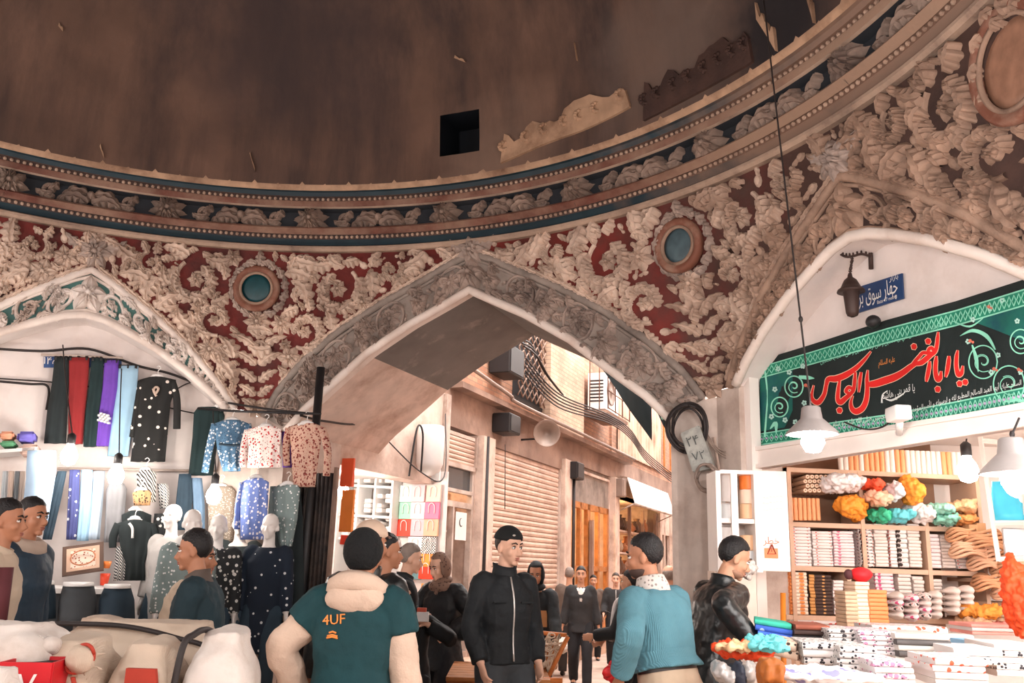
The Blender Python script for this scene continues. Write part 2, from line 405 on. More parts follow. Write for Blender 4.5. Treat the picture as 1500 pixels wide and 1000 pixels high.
m_crred = mat('cornice_red', (100, 58, 48), .75, var=.3, dirt=(142, 114, 98), dscale=1.6, dlo=.4, dhi=.65, bump=.3, wear=(.7, 1.8, (150, 124, 106)))
m_bdbg = mat('bead_ground', (84, 66, 60), .8, var=.25, dirt=(56, 50, 52), dscale=3, wear=(.7, 1.8, (118, 92, 78)))
m_frbg = mat('frieze_ground', (40, 44, 50), .8, var=.25, dirt=(30, 34, 42), dscale=3)
o = struct('trim_10', bm, [m_crn, m_teal, m_crred, m_frbg, m_frbg, m_lip, m_bdbg, m_bead], True, auto=35)
# ---- relief ornament -------------------------------------------------
RR = R
class Chart:
    """ornament plane: x = metres round the wall, y = height above eye, z = relief"""
    def __init__(s, fn): s.fn = fn
    def __call__(s, x, y, h): return s.fn(x, y, h)
wall_chart = Chart(lambda x, y, h: S(math.degrees(x/RR), y, h))
frz_chart = Chart(lambda x, y, h: V((C0.x+sin(x/4.66)*(4.685-h), C0.y+cos(x/4.66)*(4.685-h), y+CZ)))
def leaf(bm, ch, x, y, ang, L, Wd, curl=0., h=.03, lobes=4, mi=0, n=None, asym=0.):
    n = n or max(8, lobes*5); rows = []
    px, py, a = x, y, ang
    for i in range(n+1):
        u = i/n
        prof = sin(pi*min(1, .08+.92*u)**.75)**.8 if u < 1 else 0
        w = Wd*prof*(.5+.5*abs(sin(pi*lobes*u+.2))**.8); hh = h*(.35+.65*sin(pi*min(1, .15+.8*u))); lb = .3+.7*abs(sin(pi*lobes*u+.2))**.7
        nx, ny = -sin(a), cos(a); row = []
        for v in (-1, -.62, -.3, -.06, .06, .3, .62, 1):
            vv = v*w*(1+asym*(1 if v > 0 else -1)); back = .35*abs(v)*L/lobes*.5*(1 if abs(v) > .9 else .4)
            q = (px+nx*vv+cos(a)*back, py+ny*vv+sin(a)*back)
            hz = 1.15*hh*(.72 if abs(v) < .1 else 1.0 if abs(v) < .4 else .8*lb)+.004
            if abs(v) == 1: hz = -.004
            row.append(bm.verts.new(ch(q[0], q[1], hz)))
        rows.append(row)
        px += cos(a)*L/n; py += sin(a)*L/n; a += curl/n
    for r0, r1 in zip(rows, rows[1:]):
        for j in range(7): bm.faces.new((r0[j], r0[j+1], r1[j+1], r1[j])).material_index = mi
    return px, py, a
def flower(bm, ch, x, y, r, petals=7, h=.04, mi=0, rot=0., core=.28, inner=True):
    for k in range(petals):
        a = rot+2*pi*k/petals
        leaf(bm, ch, x+cos(a)*r*.15, y+sin(a)*r*.15, a, r*.92, r*.36*7/petals, 0, h, 1, mi, 6)
    if inner:
        for k in range(petals):
            a = rot+2*pi*(k+.5)/petals; leaf(bm, ch, x+cos(a)*r*.1, y+sin(a)*r*.1, a, r*.52, r*.2, 0, h*1.5, 1, mi, 5)
    dome_(bm, ch, x, y, r*core, h*1.7, mi)
def dome_(bm, ch, x, y, r, h, mi=0, ry=None, rot=0.):
    ry = ry or r; prev = None
    for i in range(4):
        f = 1-i/3.2; z = h*sqrt(max(0, 1-f*f)) if i else -.004
        ring = []
        for k in range(9):
            t = 2*pi*k/9; qx, qy = r*f*cos(t), ry*f*sin(t)
            ring.append(bm.verts.new(ch(x+qx*cos(rot)-qy*sin(rot), y+qx*sin(rot)+qy*cos(rot), z)))
        if prev:
            for k in range(9): bm.faces.new((prev[k], prev[(k+1) % 9], ring[(k+1) % 9], ring[k])).material_index = mi
        prev = ring
    bm.faces.new(prev).material_index = mi
def stem(bm, ch, pts, w, h=.02, mi=0):
    pts = [V((p[0], p[1], 0)) for p in pts]; prev = None
    ws = w if isinstance(w, (list, tuple)) else [w]*len(pts)
    for i, p in enumerate(pts):
        d = (pts[min(i+1, len(pts)-1)]-pts[max(0, i-1)]).normalized(); nx, ny = -d.y, d.x
        row = [bm.verts.new(ch(p.x+nx*ws[i]*v, p.y+ny*ws[i]*v, z)) for v, z in ((-1, -.004), (-.6, h*.75), (0, h), (.6, h*.75), (1, -.004))]
        if prev:
            for j in range(4): bm.faces.new((prev[j], prev[j+1], row[j+1], row[j])).material_index = mi
        prev = row
def spiral(x, y, r0, r1, a0, turns, n=26):
    return [(x+(r0+(r1-r0)*i/n)*cos(a0+2*pi*turns*i/n), y+(r0+(r1-r0)*i/n)*sin(a0+2*pi*turns*i/n)) for i in range(n+1)]
def scroll(bm, ch, x, y, r, a0, dr, mi=0, occ=None, leaves=7, sz=1.0):
    """acanthus scroll: spiral stem, rosette in the eye, lobed leaves thrown outwards"""
    sp = spiral(x, y, r, r*.34, a0, .95*dr); stem(bm, ch, sp, [.022*sz*(1-.4*i/26) for i in range(27)], .028, mi)
    flower(bm, ch, x, y, r*.36, 6, .035, mi)
    for k in range(leaves):
        i = int(2+k*20/leaves); p, q = V(sp[i]), V(sp[i+1]); d = atan2(q.y-p.y, q.x-p.x)
        leaf(bm, ch, p.x, p.y, d-dr*.75, r*.95*(1-.35*k/leaves)*sz, r*.4*sz, dr*1.5, .065, 4, mi)
        if k % 2: leaf(bm, ch, p.x, p.y, d+dr*.6, r*.34, r*.12, -dr*.9, .03, 2, mi)
    if occ is not None:
        occ.append((x, y, r*1.06))
def fill(bm, ch, inside, occ, box_, rmin, rmax, n, mi=0, seed=1, flow=None):
    rnd = random.Random(seed); x0, x1, y0, y1 = box_
    for k in range(n):
        t = k/n; r = rmax*(1-t)+rmin*t
        x, y = rnd.uniform(x0, x1), rnd.uniform(y0, y1)
        if not inside(x, y, r*.55): continue
        if any((x-a)**2+(y-b)**2 < (r*.66+c)**2 for a, b, c in occ): continue
        occ.append((x, y, r*.66)); ang = flow(x, y)+rnd.uniform(-.6, .6) if flow else rnd.uniform(0, 6.28)
        kind = rnd.random()
        if kind < .13 and r > .06: flower(bm, ch, x, y, r*.95, rnd.choice((5, 6, 8)), .04, mi, rnd.random()*3)
        elif kind < .8:
            c = rnd.choice((-1, 1))*rnd.uniform(.6, 1.7)
            leaf(bm, ch, x-cos(ang)*r, y-sin(ang)*r, ang-c*.45, r*2.3, r*.85, c, .065, 4 if r > .06 else 3, mi)
            if r > .07: leaf(bm, ch, x-cos(ang)*r*.6, y-sin(ang)*r*.6, ang+c*.8, r*1.3, r*.42, -c, .045, 3, mi)
        else:
            dome_(bm, ch, x, y, r*.42, .03, mi, r*.3, ang); leaf(bm, ch, x-cos(ang)*r*.9, y-sin(ang)*r*.9, ang, r*.8, r*.2, .3, .02, 2, mi)
# ---- spandrels
def spandrel(idx, thc, mats, orn, seed, t0, t1, scrolls, tongue=True, extra=None, mr=1.0):
    """red field between two arches, from apex t0 to apex t1 (deg), its corner at thc"""
    bm = B(); cols = 56; prev = None
    for i in range(cols+1):
        th = t0+(t1-t0)*i/cols; zb = min(zout(th), 2.985); col = []
        for j in range(13): col.append(bm.verts.new(S(th, zb+(3.0-zb)*j/12)))
        if prev:
            for j in range(12):
                f = bm.faces.new((prev[j], prev[j+1], col[j+1], col[j])); f.material_index = 0
        prev = col
    struct('trim_%d' % idx, bm, mats, True)
    bm = B(); xc = RR*rad(thc); X = lambda th: RR*rad(th)
    def inside(x, y, r):
        th = math.degrees(x/RR)
        if th-math.degrees(r/RR) < t0-1 or th+math.degrees(r/RR) > t1+1: return False
        return y+r*.8 < 2.97 and all(y-r*.75 > zout(th+q*math.degrees(r/RR))+.075 for q in (-.6, 0, .6))
    occ = [(xc-.02, 2.62, .33*mr)]
    if extra: extra(bm, occ, xc)
    for sx, sy, r, a0, dr in scrolls:
        scroll(bm, wall_chart, xc+sx, sy, r, a0, dr, 0, occ)
    # leaf row along both arches
    for k in range(-1, 2, 2):
        far = t0 if k < 0 else t1; n = 15 if abs(far-thc) > 22 else 11
        for i in range(n):
            th = thc+(far-thc)*(.10+.86*i/n); th2 = thc+(far-thc)*(.10+.86*(i+.9)/n)
            y, y2 = zout(th)+.05, zout(th2)+.05; x, x2 = X(th), X(th2)
            d = atan2(y2-y, x2-x); leaf(bm, wall_chart, x, y, d+.12*(-k), .2, .05, .5*(-k)*-1, .04, 4, 0)
            if i % 2 == 0: dome_(bm, wall_chart, x+.02, y+.11, .028, .03)
    # medallion wreath, crown above and palmette under it
    for i in range(14):
        a = 2*pi*i/14; leaf(bm, wall_chart, xc-.02+.235*mr*cos(a), 2.62+.235*mr*sin(a), a+1.1, .13, .05, .9, .045, 3, 1)
    flower(bm, wall_chart, xc-.02, 2.30, .12, 8, .05, 0)
    leaf(bm, wall_chart, xc-.02, 2.86, pi/2, .13, .06, 0, .06, 3, 1)
    for q in (-1, 1): leaf(bm, wall_chart, xc-.02+q*.03, 2.86, pi/2-q*.9, .12, .04, -q*1.4, .05, 3, 1)
    if tongue:
        for i, y in enumerate((1.46, 1.58, 1.72, 1.88, 2.04)):
            for q in (-1, 1):
                leaf(bm, wall_chart, xc+q*.015, y, pi/2-q*(.55+.05*i), .15+.035*i, .055, q*-.8, .045, 4, 0)
                occ.append((xc+q*(.08+.02*i), y+.09, .07))
        flower(bm, wall_chart, xc, 1.47, .09, 6, .05, 0)
    fill(bm, wall_chart, inside, occ, (X(t0), X(t1), 1.4, 2.98), .03, .125, 9000, 0, seed)
    struct('trim_%d' % (idx+1), bm, orn, True, auto=32)
LM, MR, RN, LN = -4.0, 48.4, 86.0, -41.6
spandrel(11, LM, [m_red], [m_orn, m_org], 3, -22.8, 22.2, [(-.62, 2.66, .2, 2.2, 1), (.78, 2.62, .22, .9, -1), (-.42, 2.28, .15, 5, -1), (.46, 2.2, .17, 4.2, 1), (1.33, 2.80, .1, .9, -1), (-1.05, 2.78, .11, 2, 1)])
spandrel(13, MR, [m_red2], [m_orn, m_org], 5, 22.2, 67.2, [(-.75, 2.62, .22, 2.2, 1), (.60, 2.66, .2, .9, -1), (-.44, 2.2, .17, 5, -1), (.42, 2.26, .15, 4.2, 1), (-1.3, 2.8, .1, 2, 1), (1.05, 2.78, .11, .9, -1)])
spandrel(15, RN, [m_brn], [m_ornt, m_ornt], 8, 67.2, 112.2, [(-.62, 2.66, .2, 2.2, 1), (.78, 2.62, .22, .9, -1), (-.42, 2.28, .15, 5, -1), (.46, 2.2, .17, 4.2, 1), (-1.05, 2.78, .11, 2, 1)], mr=1.45)
spandrel(17, LN, [m_red], [m_orn, m_org], 9, -67.8, -22.8, [(-.75, 2.62, .22, 2.2, 1), (.60, 2.66, .2, .9, -1), (.42, 2.26, .15, 4.2, 1), (1.05, 2.78, .11, .9, -1)])
# apex flowers where an arch meets the ring
bm = B()
for th, y in ((22.2, 2.93), (-22.8, 2.80), (67.2, 2.74)):
    flower(bm, wall_chart, RR*rad(th), y, .15, 7, .07, 0); 
    for q in (-1, 1): leaf(bm, wall_chart, RR*rad(th)+q*.05, y+.02, pi/2-q*1.3, .26, .07, q*.6, .05, 4)
struct('trim_19', bm, m_org, True)
# ---- arch bands (archivolts)
def bandpt(k, t, v, off=0.0):
    """t -1..1 along the arch, v 0 (inner edge) .. 1 (outer edge)"""
    A = (25.2, 22.3) if k == 'M' else (16.6, 15.7)
    ao, ai = A[0]*t, A[1]*t; zo, zi = arch(k, 'O', ao), arch(k, 'I', ai)
    a = ai+(ao-ai)*v; z = zi+(zo-zi)*v
    return S(TH[k]+a, z, off)
def band(idx, k, m_bg, m_o, m_rim, m_in, style, seed):
    N_ = 72; bm = B(); prev = None
    for i in range(N_+1):
        t = -1+2*i/N_; col = [bm.verts.new(bandpt(k, t, v, o)) for v, o in ((0, .0), (.02, .0), (.98, .0), (1, 0))]
        if prev:
            for j in range(3): bm.faces.new((prev[j], prev[j+1], col[j+1], col[j]))
        prev = col
    struct('trim_%d' % idx, bm, m_bg, True)
    bm = B()
    tt = [-1+2*i/64 for i in range(65)]
    for v, r, mi in ((1.0, .036, 0), (.86, .016, 0), (.10, .018, 0), (.0, .04, 1)):
        tube(bm, [bandpt(k, t, v, r*.5) for t in tt], r, 8, True, mi)
    struct('trim_%d' % (idx+1), bm, [m_rim, m_in], True)
    # ornament along the band: local chart (arc length x, across y)
    ts = [-1+2*i/200 for i in range(201)]; cl = [0]
    for a, b in zip(ts, ts[1:]): cl.append(cl[-1]+(bandpt(k, a, .48)-bandpt(k, b, .48)).length)
    Ltot = cl[-1]
    def tat(x): return interp(list(zip(cl, ts)), x)
    wid = lambda t: max(.05, (bandpt(k, t, 1)-bandpt(k, t, 0)).length)
    tabx = list(zip(cl, ts))
    def ch(x, y, h):
        t = interp(tabx, x); return bandpt(k, t, .48+y/wid(t), h)
    bm = B(); x = Ltot/2; n = 0; rnd = random.Random(seed)
    w0 = lambda x: wid(tat(x))
    flower(bm, ch, Ltot/2, 0, .15 if k == 'M' else .16, 5, .07, 0, pi/2)
    for sgn in (-1, 1):
        x = .23
        while x < Ltot/2-.05:
            X_ = Ltot/2+sgn*x; w = w0(X_)*.42
            if style == 'rosette':
                if n % 2 == 0:
                    stem(bm, ch, spiral(X_, 0, w*1.0, w*1.0, 0, 1, 20), .016, .03); flower(bm, ch, X_, 0, w*.72, 9, .03)
                else:
                    flower(bm, ch, X_, 0, w*.62, 5, .06, 0, rnd.random())
                    for q in (-1, 1): leaf(bm, ch, X_, q*w*.4, q*1.2, w*.9, w*.3, 1.5*q, .04, 3); leaf(bm, ch, X_, q*w*.4, pi-q*1.2, w*.9, w*.3, -1.5*q, .04, 3)
                x += w*2.2
            else:
                d = sgn*(1 if n % 2 == 0 else -1)
                sp = spiral(X_, (.15 if n % 2 else -.15)*w, w*1.0, w*.3, (1.57 if n % 2 else -1.57), d*1.1, 22); stem(bm, ch, sp, .022, .03)
                for m_ in range(5):
                    p = sp[2+m_*4]; aa = rnd.random()*6.28
                    leaf(bm, ch, p[0], p[1], aa, w*.8, w*.24, rnd.choice((-1.4, 1.4)), .035, 3)
                flower(bm, ch, X_, 0, w*.32, 5, .04)
                for q in (-1, 1): leaf(bm, ch, X_+w*1.1*sgn, q*w*.75, pi/2*q, w*.7, w*.25, 1.4*q*sgn, .035, 3)
                x += w*2.05
            n += 1
    occ = []
    fill(bm, ch, lambda x, y, r: .25 < abs(x-Ltot/2) < Ltot/2-.03 and abs(y)+r*.9 < w0(x)*.46, occ, (0, Ltot, -.2, .2), .03, .07, 500, 0, seed)
    struct('trim_%d' % (idx+2), bm, m_o, True, auto=32)
band(20, 'M', m_gry, m_org, m_gry, m_whw, 'rosette', 1)
band(23, 'L', m_tealg, m_ornw, m_whw, m_whw, 'scroll', 2)
band(26, 'R', m_brn, m_ornt, m_ornt, m_whw, 'scroll', 3)
# ---- frieze of the cornice: rosettes and curled leaves in turn
bm = B(); NF = 42
for i in range(NF):
    t = 2*pi*i/NF+.03
    if cos(t-rad(35)) < -.3: continue
    x = 4.66*t; y = 3.312; rnd = random.Random(i)
    k = i % 4
    if k in (0, 2):
        flower(bm, frz_chart, x, y, .15, 8 if k else 11, .09, 0, rnd.random(), .3)
    else:
        for q in (-1, 1):
            leaf(bm, frz_chart, x+q*.02, y-.07, pi/2-q*.75, .30, .10, q*-1.9, .085, 4)
            leaf(bm, frz_chart, x+q*.03, y+.03, pi/2-q*1.2, .24, .085, q*-1.5, .07, 3)
        dome_(bm, frz_chart, x, y+.02, .05, .1)
    xm = x+4.66*pi/NF
    for q in (-1, 1):
        stem(bm, frz_chart, spiral(xm, y-.02*q, .075, .03, 1.57*q, .7*q, 14), .02, .045)
        leaf(bm, frz_chart, xm-q*.02, y+q*.01, (0 if q > 0 else pi)+.5, .15, .05, 1.2*q, .05, 3)
struct('trim_29', bm, m_frz, True, auto=32)
# ---- walls, piers, vault
def wallstrip(name, ths, zb, zt, m, w=0.0):
    bm = B(); prev = None
    for th in ths:
        t = rad(th); r = Wr(th)+w
        col = [bm.verts.new((C0.x+sin(t)*r, C0.y+cos(t)*r, z)) for z in (zb, zt if not callable(zt) else zt(th))]
        if prev: bm.faces.new((prev[0], prev[1], col[1], col[0]))
        prev = col
    return struct(name, bm, m, False)
m_pier = mat('pier_plaster', (206, 190, 180), .85, var=.1, dirt=(164, 142, 130), dscale=1.6, bump=.35, bscale=16)
wallstrip('wall_south', [103+i*(318.4-103)/60 for i in range(61)], 0, H, m_pier, .012)
bm = B()
def pier(bm, k, sg):
    a0, a1 = (22.3, 26.2) if k == 'M' else (15.7, 18.8); zt = lambda a: (interp([(22.3, 1.23), (25.2, 1.38), (26.2, 1.39)], a) if k == 'M' else 1.44)+CZ
    prev = None
    for i in range(7):
        a = a0+(a1-a0)*i/6; th = TH[k]+sg*a; t = rad(th); r = Wr(th); z1 = zt(a)
        col = [bm.verts.new((C0.x+sin(t)*r, C0.y+cos(t)*r, z)) for z in (0, z1)]
        if prev: bm.faces.new((prev[0], prev[1], col[1], col[0]))
        prev = col
        if i == 0:
            n, tt, d = frame(k); q = [v.co.copy() for v in col]; dep = (1.0 if sg < 0 else 1.8) if k == 'M' else .4
            quad(bm, [q[0], q[1], q[1]+n*dep, q[0]+n*dep])
pier(bm, 'M', -1); pier(bm, 'L', 1); struct('wall_left_pier', bm, m_pier)
bm = B(); pier(bm, 'M', 1); pier(bm, 'R', -1); struct('wall_right_pier', bm, m_pier)
bm = B(); pier(bm, 'L', -1); struct('wall_west_pier', bm, m_pier)
# vault over the mouth of the alley
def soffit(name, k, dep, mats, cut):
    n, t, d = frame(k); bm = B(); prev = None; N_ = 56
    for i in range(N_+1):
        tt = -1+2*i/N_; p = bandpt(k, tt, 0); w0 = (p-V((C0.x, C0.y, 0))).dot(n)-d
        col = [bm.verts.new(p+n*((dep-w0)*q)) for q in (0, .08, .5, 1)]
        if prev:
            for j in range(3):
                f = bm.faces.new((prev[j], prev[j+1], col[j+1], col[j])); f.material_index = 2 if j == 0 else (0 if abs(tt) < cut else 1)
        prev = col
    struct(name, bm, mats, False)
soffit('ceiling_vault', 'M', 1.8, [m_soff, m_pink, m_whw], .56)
soffit('trim_30', 'L', .35, [m_white, m_white, m_whw], .5)
soffit('trim_31', 'R', .22, [m_white, m_white, m_whw], .5)
# lunette walls inside the side bays
bm = B(); wbox(bm, 'L', -1.62, 1.55, 0, 3.95, .35, .5); struct('wall_left_bay', bm, m_white)
bm = B(); wbox(bm, 'R', -1.62, 1.62, 2.52, 3.95, .22, .34); struct('wall_right_bay', bm, m_white)
# medallions
def medallion(label, th, glass_rgb, name, y=2.62, r=.155):
    p = S(th, y, .02); n = V((C0.x-p.x, C0.y-p.y, 0)).normalized(); n.z = -.12; n.normalize()
    x, yv = basis(n); M = Matrix((x, yv, n)).transposed().to_4x4(); M.translation = p
    t = thing('medallion', label, 'medallion', p); Mi = Matrix.Translation(-p) @ M
    bm = B(); lathe(bm, [(r+.075, -.02), (r+.08, .03), (r+.06, .055), (r+.03, .05), (r+.012, .03), (r, .03), (r-.002, -.02)], 40, Mi, 0, False); obj('ring_frame', bm, mat('medallion_frame_'+name, (124, 78, 62), .7, dirt=(150, 120, 104), dscale=6), t)
    bm = B(); lathe(bm, [(r+.012, .02), (r+.012, .044), (r-.012, .044), (r-.012, .02)], 40, Mi, 0, False); obj('rim', bm, m_ornt, t)
    bm = B(); lathe(bm, [(r, -.015), (r, .006), (r*.7, .014), (r*.3, .017), (.002, .018)], 32, Mi); obj('disc', bm, mat('medallion_disc_'+name, glass_rgb, .35, var=.2, scale=14), t)
medallion('round dark teal disc in a red ring, between clothes stall arch and alley arch', LM-.5, (20, 66, 74), 'a')
medallion('round grey-blue disc in a brown ring, between alley arch and green banner arch', MR-.7, (74, 94, 102), 'b')
medallion('round worn brown disc with flaked paint, high on the stucco right of the banner arch', RN-1.2, (150, 112, 92), 'c', 2.64, .25)
# ================================================================== THE ALLEY
SA = -1.91
def ap(s, w, z): return wpt('M', s, z, w)
def fb(bm, w0, w1, z0, z1, s0, s1, mi=0):     # box in alley coordinates
    o = ap(s0, w0, z0); pbox(bm, o, ap(s1, w0, z0)-o, ap(s0, w1, z0)-o, V((0, 0, z1-z0)), mi)
def fbx(name, w0, w1, z0, z1, s0, s1, m, parent=None):
    bm = B(); fb(bm, w0, w1, z0, z1, s0, s1); return obj(name, bm, m, parent, False)
def brickmat(name, c1, c2, mortar, sc=1.0):
    m = bpy.data.materials.new(name); m.use_nodes = True; N = m.node_tree.nodes; L = m.node_tree.links; b = N['Principled BSDF']; b.inputs['Roughness'].default_value = .85
    tc = N.new('ShaderNodeTexCoord'); sp = N.new('ShaderNodeSeparateXYZ'); L.new(tc.outputs['Object'], sp.inputs[0])
    ad = N.new('ShaderNodeMath'); ad.operation = 'ADD'; L.new(sp.outputs[0], ad.inputs[0]); L.new(sp.outputs[1], ad.inputs[1])
    cb = N.new('ShaderNodeCombineXYZ'); L.new(ad.outputs[0], cb.inputs[0]); L.new(sp.outputs[2], cb.inputs[1])
    br = N.new('ShaderNodeTexBrick'); br.inputs['Scale'].default_value = sc; br.inputs['Color1'].default_value = lin(c1)+(1,); br.inputs['Color2'].default_value = lin(c2)+(1,); br.inputs['Mortar'].default_value = lin(mortar)+(1,)
    br.inputs['Brick Width'].default_value = .24; br.inputs['Row Height'].default_value = .075; br.inputs['Mortar Size'].default_value = .008
    L.new(cb.outputs[0], br.inputs['Vector'])
    nz = N.new('ShaderNodeTexNoise'); nz.inputs['Scale'].default_value = 1.2; nz.inputs['Detail'].default_value = 7; L.new(tc.outputs['Object'], nz.inputs['Vector'])
    mr = N.new('ShaderNodeMapRange'); mr.inputs[1].default_value = .35; mr.inputs[2].default_value = .7; mr.inputs[3].default_value = .62; mr.inputs[4].default_value = 1.1; L.new(nz.outputs['Fac'], mr.inputs[0])
    mx = N.new('ShaderNodeMix'); mx.data_type = 'RGBA'; mx.blend_type = 'MULTIPLY'; mx.inputs[0].default_value = 1; L.new(br.outputs['Color'], mx.inputs[6]); L.new(mr.outputs[0], mx.inputs[7]); L.new(mx.outputs[2], b.inputs['Base Color'])
    bp = N.new('ShaderNodeBump'); bp.inputs['Strength'].default_value = .5; bp.inputs['Distance'].default_value = .01; L.new(br.outputs['Fac'], bp.inputs['Height']); bp.invert = True; L.new(bp.outputs[0], b.inputs['Normal'])
    return m
m_brick = brickmat('alley_brick', (196, 150, 122), (170, 122, 98), (150, 124, 108))
m_brick_lit = brickmat('alley_brick_lit', (214, 182, 156), (198, 164, 140), (176, 150, 132))  # same brick where lamps light it: the brightness is painted into the colour
m_conc = mat('alley_concrete', (152, 126, 112), .85, var=.2, dirt=(96, 72, 62), dscale=1.5, bump=.5, bscale=14)
m_pil = mat('pilaster_paint', (214, 192, 178), .8, var=.1, dirt=(160, 134, 120), dscale=2, bump=.3)
m_steel = mat('painted_steel', (196, 180, 170), .5, var=.1, dirt=(140, 116, 102), dscale=2.5)
m_blk = mat('black_iron', (34, 32, 34), .5)
m_cable = mat('cable_black', (44, 38, 38), .6)
m_cabl2 = mat('cable_grey', (140, 122, 112), .6)
m_wood = mat('warm_wood', (176, 112, 58), .5, var=.25, scale=9, bump=.2)
m_wht = mat('white_enamel', (232, 230, 228), .4, var=.03)
m_glass = mat('window_glass', (60, 66, 70), .08, spec=.8, var=.05)
m_shut = mat('shutter_steel', (206, 180, 164), .5, var=.08, dirt=(168, 138, 122), dscale=1.6)
m_stone = mat('step_stone', (190, 158, 136), .85, var=.15, dirt=(140, 112, 96), dscale=2, bump=.4)
# ---- walls
bm = B()
fb(bm, 1.8, 3.45, 2.66, 8, -2.2, SA, 1)              # plaster over the first shop
fb(bm, 1.0, 1.8, 2.66, 2.9, -2.2, SA, 1)
fb(bm, 0, 1.0, 0, 2.9, -2.2, SA-.004, 1)
fb(bm, 3.45, 5.05, 3.5, 4.12, -2.3, SA, 2)           # beam over door and pilaster
fb(bm, 5.05, 8.5, 3.42, 4.08, -2.3, SA, 2)
fb(bm, 8.5, 12.2, 3.62, 4.08, -2.3, SA, 2)
fb(bm, 12.2, 20, 3.3, 4.08, -2.3, SA, 2)
fb(bm, 3.45, 7.3, 4.08, 8, -2.4, SA-.02, 0)
fb(bm, 7.3, 9.3, 4.08, 8, -2.4, SA+.16, 3)
fb(bm, 9.3, 11.9, 4.08, 8, -2.4, SA-.05, 0)
fb(bm, 11.9, 27, 4.08, 8, -2.4, SA, 0)
fb(bm, 19.6, 27, 0, 4.08, -2.4, SA, 0)
struct('wall_alley_left', bm, [m_brick, m_pink, m_conc, m_brick_lit])
bm = B(); fb(bm, 0.0, 27, 0, 8, 1.96, 2.2); struct('wall_alley_right', bm, m_pink)
bm = B(); fb(bm, 27, 27.3, 0, 8, -3, 3); struct('wall_alley_end', bm, m_brick)
# backs of the shop rooms
def room(name, w0, w1, s0, zt, m):
    bm = B()
    fb(bm, w0-.05, w0, 0, zt, s0, SA-.02); fb(bm, w1, w1+.05, 0, zt, s0, SA-.02); fb(bm, w0, w1, 0, zt, s0-.05, s0); fb(bm, w0, w1, zt, zt+.05, s0, SA-.02)
    return struct(name, bm, m)
room('wall_bag_shop', 1.0, 3.44, -3.9, 2.72, m_white)
room('wall_door_shop', 3.56, 4.6, -3.2, 3.4, m_pink)
room('wall_wood_shop', 8.85, 11.8, -3.6, 3.5, m_pink)
room('wall_pot_shop', 12.35, 16.5, -3.4, 3.3, m_pink)
room('wall_far_shop', 16.7, 19.5, -3.2, 3.2, m_white)
# pilasters, steps, ledge
for i, (w0, w1, zt, sp, m) in enumerate(((4.62, 5.05, 3.5, .10, m_pil), (8.45, 8.82, 3.62, .08, m_pil), (11.85, 12.2, 3.62, .10, m_pil), (16.5, 16.72, 3.3, .05, m_pil), (3.42, 3.55, 3.9, .06, m_steel), (18.1, 18.25, 3.3, .04, m_pil))):
    bm = B(); fb(bm, w0, w1, 0, zt, SA-.3, SA+sp); struct('trim_%d' % (40+i), bm, m)
bm = B(); fb(bm, 3.5, 5.1, 0, .42, SA-.4, SA+.28); struct('trim_46', bm, m_stone)
bm = B(); fb(bm, 5.1, 19, 0, .3, SA-.4, SA+.12); struct('trim_47', bm, m_stone)
bm = B(); fb(bm, 3.6, 13, 4.02, 4.1, SA, SA+.2); struct('trim_48', bm, m_conc)
# ---- roller shutters
def shutter(label, w0, w1, z0, z1, sd, m, pitch=.085):
    t = thing('roller_shutter', label, 'shutter', ap(sd, (w0+w1)/2, z0)); inv = Matrix.Translation(-t.location)
    n = int((z1-z0)/pitch); bm = B(); prof = []
    for i in range(n):
        for f, d in ((0, 0), (.12, .022), (.5, .03), (.86, .022), (.98, 0)): prof.append((sd+d, z0+(i+f)*(z1-z0)/n))
    prev = None
    for s_, z in prof:
        c = [bm.verts.new(inv @ ap(s_, w, z)) for w in (w0, w1)]
        if prev: bm.faces.new((prev[0], prev[1], c[1], c[0]))
        prev = c
    obj('curtain', bm, m, t, False)
    for w in (w0-.05, w1):
        bm = B(); fb(bm, w, w+.05, z0, z1, sd-.05, sd+.06); bm.transform(inv); obj('guide_rail', bm, m_steel, t, False)
    bm = B(); fb(bm, w0, w1, z0-.06, z0, sd-.02, sd+.05); bm.transform(inv); obj('bottom_bar', bm, m_steel, t, False)
    return t
shutter('tall closed cream roller shutter behind the man in the black cap', 5.12, 8.38, .36, 3.42, SA-.06, m_shut)
shutter('short half-raised roller shutter above the dark transom of the glass door', 3.62, 4.56, 3.02, 3.46, SA-.05, m_shut, .06)
# ---- glass door with the crescent sheet
dr = fbx('door_1', 3.6, 4.58, .42, .5, SA-.1, SA-.02, m_steel); dr['kind'] = 'structure'
for a, b, c, d in ((3.6, 3.66, .5, 3.0), (4.52, 4.58, .5, 3.0), (3.6, 4.58, 2.42, 2.5), (3.92, 3.97, .5, 2.42)): fbx('door_frame', a, b, c, d, SA-.1, SA-.02, m_steel, dr)
fbx('transom_pane', 3.66, 4.52, 2.66, 3.0, SA-.07, SA-.06, m_glass, dr)
fbx('transom_sill', 3.6, 4.58, 2.62, 2.67, SA-.1, SA-.02, m_steel, dr)
t = thing('paper_sheet', 'white paper sheet with a dark crescent, taped to the glass door', 'paper', ap(SA-.01, 4.2, 1.95)); inv = Matrix.Translation(-t.location)
bm = B(); fb(bm, 4.0, 4.36, 1.98, 2.36, SA-.016, SA-.012); bm.transform(inv); obj('sheet', bm, m_wht, t, False)
bm = B(); cr = []
for i in range(19): a = rad(40+280*i/18); cr.append((4.17+.06*cos(a), 2.22+.06*sin(a)))
for i in range(18, -1, -1): a = rad(52+256*i/18); cr.append((4.185+.046*cos(a), 2.225+.05*sin(a)))
n2 = len(cr)//2
